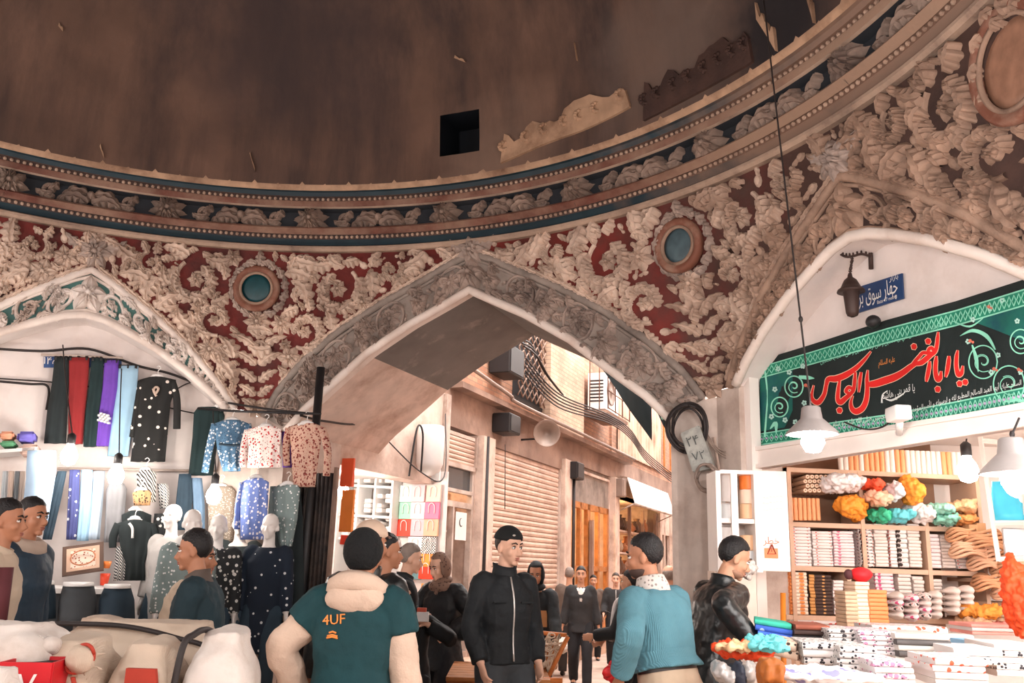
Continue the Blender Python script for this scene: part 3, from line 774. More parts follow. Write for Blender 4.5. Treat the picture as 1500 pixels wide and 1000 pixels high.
for i in range(n2-1): quad(bm, [inv @ ap(SA-.009, *cr[i]), inv @ ap(SA-.009, *cr[i+1]), inv @ ap(SA-.009, *cr[2*n2-2-i]), inv @ ap(SA-.009, *cr[2*n2-1-i])])
obj('crescent', bm, mat('crescent_ink', (40, 60, 60), .7), t, False)
# goods behind the glass door: little shelves of trinkets
m_brass = mat('trinket_brass', (196, 150, 104), .35, .6, var=.3, scale=30)
for z in (.9, 1.3, 1.7, 2.1, 2.5):
    bm = B(); fb(bm, 3.6, 4.55, z, z+.02, -2.9, -2.25); o = obj('glass_shelf', bm, m_wht, None, False); tag(o, 'narrow display shelf of brass trinkets inside the glass door, %s' % {.9: 'lowest', 1.3: 'second from the bottom', 1.7: 'middle', 2.1: 'second from the top', 2.5: 'topmost'}[z], 'shelf', 'display shelves inside the glass door')
rnd = random.Random(4); n_ = 0
def lathething(name, label, cat, group, prof, loc, m, n=12):
    bm = B(); lathe(bm, prof, n); o = obj(name, bm, m, None, True, loc); return tag(o, label, cat, group)
for zi, z in enumerate((.9, 1.3, 1.7, 2.1, 2.5)):
    for k in range(6):
        h = rnd.uniform(.12, .26); r = rnd.uniform(.03, .06)
        lathething('brass_vase', 'small brass vase on a display shelf inside the glass door', 'vase', 'brass vases inside the glass door', [(r*.6, 0), (r, h*.3), (r*.9, h*.5), (r*.35, h*.75), (r*.55, h)], ap(-2.38, 3.7+k*.15, z+.022), m_brass)
# ---- wooden shop, lit from inside
bm = B(); fb(bm, 8.85, 11.8, 2.92, 3.62, SA-.12, SA-.06); struct('trim_49', bm, m_gry)
dr = fbx('door_2', 8.86, 11.8, .3, .42, SA-.12, SA-.04, m_wood); dr['kind'] = 'structure'
for a, b, c, d in ((8.86, 9.0, .42, 2.92), (9.75, 9.85, .42, 2.92), (10.25, 10.45, .42, 2.92), (11.0, 11.12, .42, 2.92), (11.66, 11.8, .42, 2.92), (8.86, 11.8, 2.8, 2.92), (8.86, 11.8, 1.6, 1.7), (8.86, 11.8, .42, 1.0)): fbx('door_frame', a, b, c, d, SA-.12, SA-.04, m_wood, dr)
fbx('dark_post', 10.3, 10.4, .3, 2.6, SA-.02, SA+.05, m_conc).__setitem__('kind', 'structure')
# ---- pot shop with white awning
t = thing('shop_awning', 'white ribbed metal awning over the pot shop far down the alley', 'awning', ap(SA, 14.4, 3.1)); inv = Matrix.Translation(-t.location)
bm = B(); prev = None
for i in range(34):
    w = 12.3+4.2*i/33; d = .018*(i % 2)
    c = [bm.verts.new(inv @ ap(SA+.02+d, w, 3.72)), bm.verts.new(inv @ ap(SA+.25+d, w, 3.66)), bm.verts.new(inv @ ap(SA+.42+d, w, 3.08))]
    if prev: [bm.faces.new((prev[j], prev[j+1], c[j+1], c[j])) for j in (0, 1)]
    prev = c
obj('canopy', bm, m_wht, t, False)
bm = B(); tube(bm, [inv @ ap(SA+.42, 12.3, 3.07), inv @ ap(SA+.42, 16.5, 3.07)], .03, 8); obj('front_bar', bm, m_steel, t)
for w in (12.35, 16.45): bm = B(); tube(bm, [inv @ ap(SA, w, 2.9), inv @ ap(SA+.4, w, 3.08)], .015, 6); obj('bracket', bm, m_steel, t)
m_pot = [mat('pot_%d' % i, c, .45, mt, var=.2) for i, (c, mt) in enumerate((((176, 120, 84), .3), ((120, 92, 76), .2), ((200, 180, 160), .1), ((96, 78, 70), .5)))]
for z, nm in ((1.0, 'lowest'), (1.5, 'second from the bottom'), (2.0, 'third from the bottom'), (2.5, 'topmost')):
    bm = B(); fb(bm, 12.4, 16.4, z, z+.04, -2.5, -2.02); tag(obj('pot_shelf', bm, m_pil, None, False), '%s long shelf of pots in the shop under the white awning' % nm, 'shelf', 'shelves of the pot shop')
    for k in range(11):
        h = rnd.uniform(.22, .4); r = rnd.uniform(.1, .16)
        lathething('metal_pot', 'round metal pot on a shelf in the shop under the white awning', 'pot', 'pots in the shop under the awning', [(r*.55, 0), (r, h*.35), (r*.9, h*.65), (r*.5, h*.85), (r*.62, h)], ap(-2.24, 12.65+k*.35, z+.042), rnd.choice(m_pot))
for w in (12.4, 13.7, 15.0, 16.4): bm = B(); fb(bm, w-.04, w+.04, .3, 3.1, SA-.1, SA-.03); struct('trim_50', bm, m_conc)
# ---- far panelled doors
dr = fbx('door_3', 16.72, 18.1, .3, .4, SA-.1, SA-.03, m_pil); dr['kind'] = 'structure'
for a, b, c, d in ((16.72, 16.84, .4, 3.2), (17.36, 17.46, .4, 3.2), (18.0, 18.1, .4, 3.2), (16.72, 18.1, 2.6, 3.2), (16.72, 18.1, 1.4, 1.5)): fbx('door_frame', a, b, c, d, SA-.1, SA-.03, m_pil, dr)
dr = fbx('door_4', 18.26, 19.5, .3, .4, SA-.1, SA-.03, m_conc); dr['kind'] = 'structure'
for a, b, c, d in ((18.26, 18.36, .4, 2.9), (19.4, 19.5, .4, 2.9), (18.26, 19.5, 2.8, 3.3), (18.26, 19.5, .4, 1.2)): fbx('door_frame', a, b, c, d, SA-.1, SA-.03, m_conc, dr)
fbx('door_pane', 18.36, 19.4, 1.2, 2.8, SA-.07, SA-.06, m_glass, dr)
# ---- upper storey: lattice window, air conditioner in a cage, corrugated cladding
t = fbx('window_1', 5.9, 7.3, 4.3, 4.36, SA-.05, SA+.02, m_blk); t['kind'] = 'structure'
fbx('dark_pane', 5.95, 7.25, 4.36, 6.6, SA-.03, SA-.015, m_dark, t)
bm = B()
for i in range(14):
    for q in (0, 1):
        z0 = 4.36+i*.2
        for j in range(6):
            a, b = 5.95+j*.216, 5.95+(j+1)*.216; zz = (z0, z0+.2) if (j+q) % 2 else (z0+.2, z0)
            if max(zz) < 6.7: tube(bm, [ap(SA+.08, a, zz[0]), ap(SA+.08, b, zz[1])], .014, 5)
obj('lattice_grille', bm, m_conc, t)
t = thing('air_conditioner', 'white air conditioner unit inside a rusty wall cage above the alley shops', 'air conditioner', ap(SA+.2, 10.4, 4.75)); inv = Matrix.Translation(-t.location)
bm = B(); fb(bm, 9.9, 10.9, 4.8, 5.55, SA+.05, SA+.42); bm.transform(inv); obj('casing', bm, m_wht, t, False)
bm = B(); M = Matrix.Translation(inv @ ap(SA+.425, 10.3, 5.2)); nn, tt, _ = frame('M')
MM = M @ Matrix((nn, V((0, 0, 1)), tt)).transposed().to_4x4(); lathe(bm, [(.27, 0), (.27, .02), (.24, .02), (.24, .005), (.06, .01), (.05, .03), (.002, .03)], 24, MM); obj('fan_grille', bm, m_cabl2, t)
bm = B()
for i in range(7): fb(bm, 9.892, 9.899, 4.95+i*.07, 4.98+i*.07, SA+.1, SA+.38)
bm.transform(inv); obj('side_vent', bm, m_blk, t, False)
bm = B(); fb(bm, 9.6, 11.2, 4.66, 4.72, SA, SA+.55); bm.transform(inv); obj('shelf_bracket', bm, m_conc, t, False)
t = thing('wall_cage', 'rusty iron bar cage round the air conditioner', 'cage', ap(SA+.2, 10.4, 4.72)); inv = Matrix.Translation(-t.location); bm = B()
for w in (9.55, 10.1, 10.65, 11.25):
    tube(bm, [inv @ ap(SA+.02, w, 5.95), inv @ ap(SA+.58, w, 5.75), inv @ ap(SA+.58, w, 4.73)], .013, 5)
for z in (4.75, 5.1, 5.45, 5.75): tube(bm, [inv @ ap(SA+.58, 9.55, z), inv @ ap(SA+.58, 11.25, z)], .012, 5)
for s_ in (SA+.2, SA+.4): tube(bm, [inv @ ap(s_, 9.55, 4.73), inv @ ap(s_, 9.55, 5.85)], .012, 5)
obj('bars', bm, mat('rust_iron', (110, 76, 60), .7, var=.3), t)
bm = B(); prev = None
for i in range(60):
    w = 12.3+4.4*i/59; d = .03*(i % 4 in (1, 2)); c = [bm.verts.new(ap(SA+.03+d, w, z)) for z in (4.25, 7.6)]
    if prev: bm.faces.new((prev[0], prev[1], c[1], c[0]))
    prev = c
struct('trim_51', bm, mat('corrugated_cladding', (206, 176, 156), .5, var=.15, dirt=(150, 112, 92), dscale=1.5))
t = fbx('window_2', 17.2, 19.0, 4.35, 4.42, SA-.05, SA+.04, m_wood); t['kind'] = 'structure'
for a, b, c, d in ((17.2, 17.3, 4.42, 6.1), (18.9, 19.0, 4.42, 6.1), (17.2, 19, 6.1, 6.2), (18.05, 18.15, 4.42, 6.1)): fbx('window_frame', a, b, c, d, SA-.05, SA+.04, m_wood, t)
fbx('window_pane', 17.3, 18.9, 4.42, 6.1, SA-.03, SA-.02, m_wht, t)
# ---- horn speaker, junction boxes, heater, pipes and cables
p = ap(SA+.45, 6.35, 3.78); t = thing('horn_loudspeaker', 'round grey horn loudspeaker sticking out over the closed shutter', 'loudspeaker', p)
dirv = (V((0, 0, CZ-.6))-p); dirv.normalize(); x, y = basis(dirv); MM = Matrix((x, y, dirv)).transposed().to_4x4()
bm = B(); lathe(bm, [(.05, -.28), (.055, -.1), (.09, -.02), (.17, .06), (.22, .1), (.215, .1), (.16, .05), (.07, -.02), (.04, -.08), (.002, -.08)], 24, MM); obj('horn', bm, mat('horn_grey', (150, 132, 122), .4, .3), t)
bm = B(); tube(bm, [V((0, 0, -.04))-dirv*.2, V((0, 0, -.1))-dirv*.25, ap(SA, 6.35, 3.68)-p], .018, 6); obj('mount_arm', bm, m_blk, t)
def wallbox(name, label, cat, w0, w1, z0, z1, dep, m, handle=True):
    t = thing(name, label, cat, ap(SA, (w0+w1)/2, z0)); inv = Matrix.Translation(-t.location)
    bm = B(); fb(bm, w0, w1, z0, z1, SA+.006, SA+dep); bm.transform(inv); bmesh.ops.bevel(bm, geom=bm.edges[:], offset=.015, segments=1, affect='EDGES'); obj('case', bm, m, t, False)
    bm = B(); fb(bm, w0+.03, w1-.03, z0+.03, z1-.03, SA+dep, SA+dep+.012); bm.transform(inv); obj('cover', bm, m, t, False)
    return t
wallbox('floodlight', 'black floodlight box on the beam left of the horn loudspeaker', 'floodlight', 5.1, 5.55, 3.62, 3.92, .3, m_blk)
wallbox('meter_box', 'dark meter box on the pilaster right of the closed shutter', 'meter box', 8.72, 9.15, 3.28, 3.6, .22, m_blk)
wallbox('junction_box', 'grey junction box beside the white awning', 'junction box', 11.9, 12.18, 3.2, 3.6, .25, m_cabl2)
wallbox('wall_lantern', 'dark square lantern box high on the brick left of the lattice window', 'lantern', 4.9, 5.5, 4.5, 4.95, .35, m_blk)
t = thing('water_heater', 'white rounded water heater on the plaster wall above the bag shop', 'heater', ap(SA+.2, 2.72, 2.75)); inv = Matrix.Translation(-t.location)
bm = B(); MM = Matrix.Translation(inv @ ap(SA+.2, 2.72, 2.72)); lathe(bm, [(.05, 0), (.13, .05), (.17, .14), (.175, .5), (.16, .62), (.002, .64)], 20, MM); obj('tank', bm, m_wht, t)
bm = B(); tube(bm, spl([inv @ ap(SA+.2, 2.5, 2.74), inv @ ap(SA+.24, 2.42, 3.2), inv @ ap(SA+.22, 2.3, 3.25), inv @ ap(SA+.2, 2.2, 2.66)]), .012, 6); obj('hose', bm, m_blk, t)
wallbox('dark_display_case', 'tall narrow dark glass case at the end of the plaster wall', 'case', 3.02, 3.34, 2.82, 3.4, .06, m_glass)
def cable(name, label, pts, r, m, group=None, cat='cable', n=6):
    bm = B(); tube(bm, pts, r, n); return tag(obj(name, bm, m), label, cat, group)
rnd = random.Random(12)
cable('wall_pipe', 'long pale conduit running along the ledge above the alley shops', spl([ap(SA+.25, 3.7, 4.32), ap(SA+.25, 5.2, 4.2), ap(SA+.25, 5.6, 4.14), ap(SA+.25, 9, 4.14), ap(SA+.25, 13, 4.14)]), .03, m_cabl2, None, 'pipe')
for k in range(5):
    cable('alley_cable', 'dark cable sagging in the bundle below the air conditioner', spl([ap(SA+.3, 5.7, 4.9-.07*k), ap(SA+.35, 7.2, 4.6-.06*k), ap(SA+.66, 9.2, 4.56-.04*k), ap(SA+.7, 10.8, 4.5-.045*k), ap(SA+.5, 13.2, 4.3-.05*k), ap(SA+.45, 17, 4.1-.06*k)]), .013, m_cable, 'cables of the bundle below the air conditioner')
for k in range(3):
    cable('alley_cable', 'looped cable hanging from the lattice window', spl([ap(SA+.2+.05*k, 5.6, 5.2-.06*k), ap(SA+.2+.05*k, 6.2, 5.25-.1*k), ap(SA+.2+.05*k, 6.8, 4.95-.06*k), ap(SA+.2+.05*k, 7.6, 4.75-.05*k)]), .016, m_cable, 'cables at the lattice window')
cable('drop_wire', 'thin wire hanging down the left edge of the closed shutter', [ap(SA+.03, 5.6, 3.5), ap(SA+.05, 5.62, 2.5)], .006, m_cable, None, 'wire')
cable('black_pipe', 'black pipe running down the pilaster beside the glass door', [ap(SA+.1, 4.75, 3.5), ap(SA+.12, 4.72, .42)], .03, m_cable, None, 'pipe')
cable('black_pipe', 'dark pipe running down the pilaster right of the closed shutter', [ap(SA+.1, 8.9, 3.6), ap(SA+.1, 8.9, .3)], .03, m_cable, None, 'pipe')
cable('swag_cable', 'thin cable looping across the plaster wall above the bag shop', spl([ap(SA+.05, 1.9, 3.05), ap(SA+.3, 2.3, 2.72), ap(SA+.42, 2.7, 2.7), ap(SA+.1, 3.3, 3.6)]), .008, m_cable)
# ---- black pennants on the right of the alley mouth
def pennant(label, pts, w, m, letters=None):
    P = [V(wpt('M', *onwall('M', u, v, w), w)) for u, v in pts]; n, t_, _ = frame('M')
    bm = B(); N_ = 10; a, b, c = P; rows = []
    for side in (0, .012):
        vs = {}
        for i in range(N_+1):
            for j in range(N_+1-i):
                p = a+(b-a)*(i/N_)+(c-a)*(j/N_); p = p+n*(.05*sin(i*1.1+j*.8)+side); vs[i, j] = bm.verts.new(p)
        for i in range(N_):
            for j in range(N_-i):
                bm.faces.new((vs[i, j], vs[i+1, j], vs[i, j+1]))
                if i+j < N_-1: bm.faces.new((vs[i+1, j], vs[i+1, j+1], vs[i, j+1]))
    o = obj('pennant', bm, m); tag(o, label, 'pennant', 'black pennants at the alley mouth')
    return o
m_flag = mat('flag_black', (26, 34, 36), .85, var=.2)
pennant('long black three-cornered pennant hanging against the bright alley', [(878, 535), (956, 583), (953, 644)], 2.4, m_flag)
o = pennant('short black pennant with green lettering tucked behind the right pier', [(950, 582), (1004, 640), (990, 655)], 2.1, m_flag)
bm = B(); n, _, _ = frame('M'); Q = lambda u, v: V(wpt('M', *onwall('M', u, v, 2.0), 2.0))-n*.06
tube(bm, spl([Q(962, 596), Q(968, 594), Q(966, 606), Q(974, 603), Q(972, 614), Q(979, 611)]), .014, 5); obj('lettering', bm, mat('letter_green', (150, 200, 180), .7), o)
# ---- bag shop: shelves of folded white stock, gift bags, hanging orange bags, lamp
m_paper = mat('white_stock', (232, 226, 222), .8, var=.06)
def bp(u, v, w=3.0): s, z = onwall('M', u, v, w); return V(wpt('M', s, z, w))
t = thing('bag_shop_shelf', 'white wall shelving with folded white stock inside the bag shop', 'shelving', bp(540, 860)); o = t.location; NM, TM_, _ = frame('M')
for v in (708, 752, 786): bm = B(); p0, p1 = bp(496, v), bp(574, v+4); pbox(bm, p0-o-V((0, 0, .03)), p1-p0, NM*.36, V((0, 0, .03))); obj('shelf_board', bm, m_wht, t, False)
for u in (496, 524, 549, 574): bm = B(); p0, p1 = bp(u, 860), bp(u, 690); pbox(bm, V((p1.x, p1.y, p0.z))-o+NM*.01, TM_*.03, NM*.34, V((0, 0, p1.z-p0.z))); obj('upright', bm, m_wht, t, False)
for v, n in ((751, 4), (785, 4), (707, 2)):
    for c in range(5):
        for q in range(n):
            if (c+q+v) % 7 == 0: continue
            p = bp(503+c*15.5+(3 if c > 1 else 0), v, 3.06); bm = B(); box(bm, (0, .13, .032), (.105, .24, .058), bev=.016)
            tag(obj('folded_bundle', bm, m_paper, None, True, p+V((rnd.uniform(-.008, .008), rnd.uniform(-.01, .01), .002+q*.062))), 'white folded bundle stacked on the shelving inside the bag shop', 'bundle', 'folded bundles in the bag shop').rotation_euler = (0, 0, -rad(TH['M']))
def giftbag(label, s, z, w, wd, h, rgb, m=None, group='gift bags on the bag shop panel', handle=True):
    t = thing('gift_bag', label, 'bag', ap(s, w, z), -rad(TH['M']), group); m = m or mat('bag_%d_%d_%d' % rgb, rgb, .5, var=.05)
    bm = B(); box(bm, (0, 0, h/2), (wd, .05, h), bev=.004); 
    for v in bm.verts: v.co.y *= 1.0 if v.co.z < h*.6 else .55
    obj('paper_body', bm, m, t, False)
    if handle:
        bm = B(); tube(bm, spl([(-wd*.2, -.03, h*.92-.13), (-wd*.19, -.034, h*.92-.03), (-.0, -.036, h*.93), (wd*.19, -.034, h*.92-.03), (wd*.2, -.03, h*.92-.13)], 4), .005, 5); obj('handle', bm, m_wht, t)
    return t
bagrows = [(704, 700, [(610, None), (634, (226, 226, 224))]), (735, 0, [(595, (214, 232, 226)), (612, (238, 196, 200)), (635, (232, 200, 186))]), (760, 0, [(595, (150, 212, 180)), (612, (222, 214, 218)), (633, (238, 112, 146))]),
           (785, 0, [(592, (232, 62, 40)), (612, (206, 180, 188)), (631, (220, 172, 140))]), (811, 0, [(608, (230, 228, 230)), (628, 'chk')]), (830, 0, [(607, (120, 160, 160)), (626, (240, 150, 60))]), (848, 0, [(606, (96, 130, 134)), (624, (226, 60, 30))])]
cn = {(226, 226, 224): 'grey-white', (214, 232, 226): 'pale mint', (238, 196, 200): 'pale pink', (232, 200, 186): 'peach', (150, 212, 180): 'mint green', (222, 214, 218): 'pale lilac', (238, 112, 146): 'bright pink', (232, 62, 40): 'plain scarlet', (206, 180, 188): 'mauve', (220, 172, 140): 'tan', (230, 228, 230): 'plain white', (120, 160, 160): 'sage', (240, 150, 60): 'amber', (96, 130, 134): 'slate blue', (226, 60, 30): 'vermilion red'}
WB = 3.2
panel = B(); a0, z0 = onwall('M', 578, 862, WB); a1, z1 = onwall('M', 648, 690, WB); fb(panel, WB+.04, WB+.07, z0-.6, z1, -2.5, a1+.06); struct('wall_bag_panel', panel, m_white)
for yb, _, items in bagrows:
    for xc, c in items:
        if c is None: continue
        s_, zc = onwall('M', xc, yb, WB)
        m = None; lab = ''
        if c == 'chk': m = spots('bag_check', (236, 232, 230), (40, 38, 40), 60, .5, .6, None, 'checker'); c = (1, 1, 1); lab = 'black and white chequered'
        else: lab = cn[c]
        giftbag('%s paper gift bag hanging on the bag shop panel' % lab, s_, zc, WB, .205, .215, c, m)
for i, (u, v0, v1, c, nm) in enumerate(((503, 670, 716, (232, 92, 50), 'topmost, tapered red-orange'), (503, 716, 782, (238, 140, 60), 'middle, long amber'), (501, 782, 800, (236, 70, 44), 'small scarlet'))):
    w = 1.02; s_, zt = onside(u, v0, SA+.03)[0], onside(u, v0, SA+.03)[1]; w = s_; zb = onside(u, v1, SA+.03)[1]
    giftbag('%s bag in the strip hanging on the post left of the bag shop' % nm, SA+.1, zb+.02, w, .15, zt-zb-.03, c, None, 'orange bags hanging on the post', False)
# orange printed bag on the ground rack
t = giftbag('large orange carrier bag with dark lettering, standing below the panel of gift bags', *onwall('M', 628, 893, 2.6), 2.6, .22, .3, (236, 150, 60), None, None)
bm = text_mesh('CD', .14); bm.transform(Matrix.Translation((0, -.03, .13)) @ Matrix.Rotation(pi/2, 4, 'X') @ Matrix.Rotation(-pi/2, 4, 'Z')); obj('lettering', bm, m_blk, t, False)
tag(fbx('bag_rack', 2.45, 2.9, 0, 1.28, -2.3, -1.72, m_wht), 'white display block under the large orange carrier bag', 'display block')
# lamps of the shops
def bulb(label, p, e, r=.045, col=(1, .93, .85), cordto=None, group='bare bulbs', rgb=(255, 244, 232)):
    t = thing('light_bulb', label, 'light bulb', p, 0, group)
    bm = B(); lathe(bm, [(.004, -r*1.15), (r*.7, -r*.9), (r, -r*.1), (r*.85, r*.6), (r*.42, r*1.3), (r*.4, r*1.6)], 16); obj('glass', bm, mat('bulb_glow_%g' % e, rgb, .3, emit=e), t)
    bm = B(); lathe(bm, [(r*.42, r*1.5), (r*.5, r*1.55), (r*.5, r*2.6), (r*.2, r*2.9)], 12); obj('socket', bm, m_blk, t)
    if cordto is not None:
        bm = B(); c = V(cordto)-V(p); tube(bm, sag((0, 0, r*2.8), c, .03), .006, 5); obj('cord', bm, m_cable, t)
    return t
bulb('bare bulb glowing at the ceiling of the bag shop', ap(-2.45, 1.95, 2.45), 260, .07, cordto=ap(-2.45, 1.95, 2.72), group=None)
bulb('bare warm bulb inside the wooden shop', ap(-2.7, 10.3, 2.7), 420, .06, cordto=ap(-2.7, 10.3, 3.5), group=None, rgb=(255, 206, 140))
bulb('bare warm bulb inside the pot shop', ap(-2.75, 14.4, 2.75), 420, .06, cordto=ap(-2.75, 14.4, 3.3), group=None, rgb=(255, 206, 150))
bulb('bare bulb among the brass trinkets behind the glass door', ap(-2.5, 4.1, 2.9), 220, .045, cordto=ap(-2.5, 4.1, 3.4), group=None, rgb=(255, 214, 170))
# ================================================================== CLOTHES STALL (left bay)
def lp(u, v, w):
    if isinstance(w, tuple): s, z = onwall('M', u, v, w[0]); return V(wpt('M', s, z, w[0]))
    s, z = onwall('L', u, v, w); return V(wpt('L', s, z, w))
NL, TL, _ = frame('L')
def cloth(rows, w, dep=.05, folds=3, amp=.012, n=26, origin=None, seed=0):
    """garment body from pixel rows (y, x0, x1): flattened closed tube with soft vertical folds"""
    bm = B(); rs = []; o = origin or V((0, 0, 0)); rnd = random.Random(seed+int(rows[0][1])); ph = rnd.random()*6
    fine = []
    for (a, b) in zip(rows, rows[1:]):
        k = max(2, int(abs(b[0]-a[0])/9))
        for i in range(k): f = i/k; fine.append(tuple(a[j]+(b[j]-a[j])*f for j in range(3)))
    fine.append(rows[-1])
    for i, (y, x0, x1) in enumerate(fine):
        a, b = lp(x0, y, w), lp(x1, y, w); c = (a+b)/2; h = (b-a)/2; f = i/(len(fine)-1); ring = []
        for j in range(n):
            t = 2*pi*j/n; e = cos(t); q = sin(t)
            ring.append(c+h*e-NL*(dep*q*(.55+.45*f))+NL*(amp*(.3+f)*sin(folds*2*pi*(e*.5+.5)+ph+f*1.3))-o)
        rs.append(ring)
    rings(bm, rs); return bm
def sleeve(bm, pts, widths, w, o, flat=.55):
    P = [lp(u, v, w)-o for u, v in pts]; P = spl(P, 5)
    ws = [interp([(i/(len(widths)-1), x) for i, x in enumerate(widths)], j/(len(P)-1)) for j in range(len(P))]
    tube(bm, P, [x*7.6/1300*.5 for x in ws], 10, True, 0, flat, NL)
def hanger(parent, u, v, wd, w, o, m=None):
    bm = B(); c = lp(u, v, w)-o; k = wd*7.6/1300*.5
    tube(bm, spl([c+V((0, 0, .0))-TL*k-V((0, 0, k*.42)), c-TL*k*.4-V((0, 0, k*.1)), c, c+TL*k*.4-V((0, 0, k*.1)), c+TL*k-V((0, 0, k*.42))], 4), [.012]*3+[.02]*11+[.012]*3, 8)
    tube(bm, spl([c, c+V((0, 0, .05)), c+V((0, 0, .08))+TL*.02, c+V((0, 0, .1)), c+V((0, 0, .085))-TL*.02], 4), .004, 6)
    obj('hanger', bm, m or m_wht, parent)
def garment(name, label, cat, rows, m, w, sleeves=(), hang=None, dep=.05, folds=3, amp=.012, group=None, extra=None):
    y, x0, x1 = rows[0]; o = lp((x0+x1)/2, y, w); t = thing(name, label, cat, o, 0, group)
    bm = cloth(rows, w, dep, folds, amp, 26, o, int(y)); 
    obj('fabric_body', bm, m, t)
    for pts, ws in sleeves:
        b2 = B(); sleeve(b2, pts, ws, w, o); obj('sleeve', b2, m, t)
    if hang: hanger(t, hang[0], hang[1], hang[2], w, o)
    if extra: extra(t, o)
    return t
def clips(t, u0, u1, v, w, o):
    bm = B(); tube(bm, [lp(u0, v, w)-o, lp(u1, v, w)-o], .007, 6)
    for u in (u0+2, (u0+u1)/2, u1-2): p = lp(u, v+2, w)-o; box(bm, p, (.022, .05, .04))
    obj('clip_hanger', bm, m_blk, t)
f_blk = mat('knit_black', (36, 44, 46), .85, var=.15, weave=.3, bscale=160)
f_dgr = mat('knit_dark_green', (30, 50, 52), .85, var=.15, weave=.3, bscale=160)
f_red = mat('knit_red', (150, 44, 46), .85, var=.1, weave=.3, bscale=160)
f_pur = spots('knit_purple', (112, 70, 178), (112, 70, 178))
f_lbl = mat('cotton_light_blue', (158, 196, 222), .85, var=.06)
f_but = spots('butterfly_print', (34, 34, 34), (232, 222, 214), 13, .21, .85)
f_navb = spots('navy_butterfly_print', (22, 34, 50), (222, 226, 228), 15, .17, .85)
f_blu = spots('blue_tile_print', (86, 124, 156), (214, 224, 232), 34, .34, .85, (40, 64, 92))
f_rdw = spots('red_white_print', (232, 214, 208), (188, 52, 52), 30, .30, .85, (110, 50, 54))
f_flo = spots('brown_floral_print', (196, 160, 142), (120, 52, 46), 34, .36, .85, (160, 60, 54))
f_chev = spots('chevron_print', (230, 222, 214), (40, 36, 36), 16, .5, .85, None, 'wd')
f_grid = spots('grid_print', (214, 212, 210), (44, 48, 54), 26, .5, .85, None, 'wd')
f_gry = mat('knit_grey', (134, 134, 138), .85, var=.1, weave=.3, bscale=160)
f_jean = mat('denim_pale', (172, 200, 226), .85, var=.1)
f_jdk = mat('denim_dark', (44, 62, 76), .85, var=.15)
f_jgr = mat('denim_grey', (74, 78, 82), .85, var=.15)
f_leo = spots('leopard_print', (176, 136, 96), (52, 40, 36), 40, .33, .85)
f_wf = spots('black_white_floral', (40, 42, 44), (214, 212, 208), 22, .32, .85)
f_bluf = spots('blue_floral_edge', (96, 116, 178), (224, 220, 224), 30, .33, .85)
f_knit = spots('grey_knit_pattern', (120, 136, 136), (226, 228, 228), 30, .25, .85)
f_brn = spots('brown_sequin', (150, 136, 122), (226, 216, 204), 60, .3, .7)
# rail of the top row
bm = B(); tube(bm, [lp(60, 519, .2), lp(180, 524, .2)], .012, 8); tag(obj('hanging_rail', bm, m_steel), 'thin steel rail above the row of leggings', 'rail')
t = thing('number_plate', 'blue enamel number plate half hidden behind the leggings', 'plate', lp(120, 530, .33)); o = t.location
bm = B(); a, b, c = lp(64, 522, .33)-o, lp(178, 522, .33)-o, lp(64, 538, .33)-o; pbox(bm, a, b-a, c-a, NL*.015); obj('plate', bm, mat('enamel_blue', (52, 84, 140), .4), t, False)
bm = text_mesh('۱۴۵', .1); Mx = Matrix((TL, V((0, 0, 1)), -NL)).transposed().to_4x4(); Mx.translation = lp(74, 529, .322)-o; bm.transform(Mx); obj('numerals', bm, m_wht, t, False)
bm = text_mesh(shape_ar('پلاک'.replace('پ', 'ب').replace('ک', 'ك')), .1); Mx.translation = lp(148, 530, .322)-o; bm.transform(Mx); obj('lettering', bm, m_wht, t, False)
for nm, rows, m, fo in (('black', [(524, 80, 101), (560, 76, 101), (600, 69, 99), (649, 64, 97)], f_blk, 2), ('dark red', [(524, 101, 131), (560, 101, 129), (610, 100, 124), (650, 100, 121)], f_red, 2), ('dark green', [(525, 134, 152), (570, 130, 150), (600, 126, 146), (654, 122, 142)], f_dgr, 2), ('purple checked-knee', [(528, 153, 174), (565, 150, 173), (610, 144, 166), (653, 140, 161)], f_pur, 3), ('light blue', [(536, 174, 203), (570, 171, 201), (620, 163, 194), (668, 157, 188)], f_lbl, 2)):
    def ex(t, o, rows=rows, nm=nm):
        clips(t, rows[0][1]+1, rows[0][2]-1, rows[0][0]-1, .2, o)
        if nm.startswith('purple'):
            bm = B()
            for i in range(4):
                for j in range(7):
                    if (i+j) % 2: p = lp(146+j*2.4+(-i*.4), 605+i*3.4+j*.7, .13)-o; box(bm, p, (.022, .03, .018))
            obj('knee_check', bm, m_wht, t, False)
    garment('hanging_leggings', '%s leggings clipped in the top row of the clothes stall' % nm, 'leggings', rows, m, .2, dep=.045, folds=fo, group='leggings clipped in the top row', extra=ex)
def mark(u, v, w, o, m, t, pts, nm):
    bm = B(); tube(bm, spl([lp(u+a, v+b, w)-o for a, b in pts], 4), .012, 5); obj(nm, bm, m, t)
garment('print_tunic', 'black tunic with white butterflies and brown yoke, hanging in the top row', 'tunic', [(552, 218, 240), (556, 204, 258), (575, 203, 255), (590, 202, 250), (630, 197, 246), (676, 191, 242)], f_but, .18, [([(252, 558), (259, 585), (259, 628)], [12, 12, 12]), ([(207, 558), (200, 600), (193, 640)], [11, 10, 8])], (231, 550, 26), group=None, extra=lambda t, o: mark(228, 572, .12, o, m_orn, t, [(-4, -3), (0, 4), (4, -3), (0, -5), (-3, 0), (1, 8)], 'embroidery'))
garment('hanging_dress', 'long dark green dress with a mottled hem at the right end of the stall', 'dress', [(596, 290, 318), (604, 284, 324), (640, 282, 320), (696, 276, 312)], f_dgr, .16, [([(322, 603), (332, 640), (334, 680)], [12, 11, 9])], (322, 594, 26))
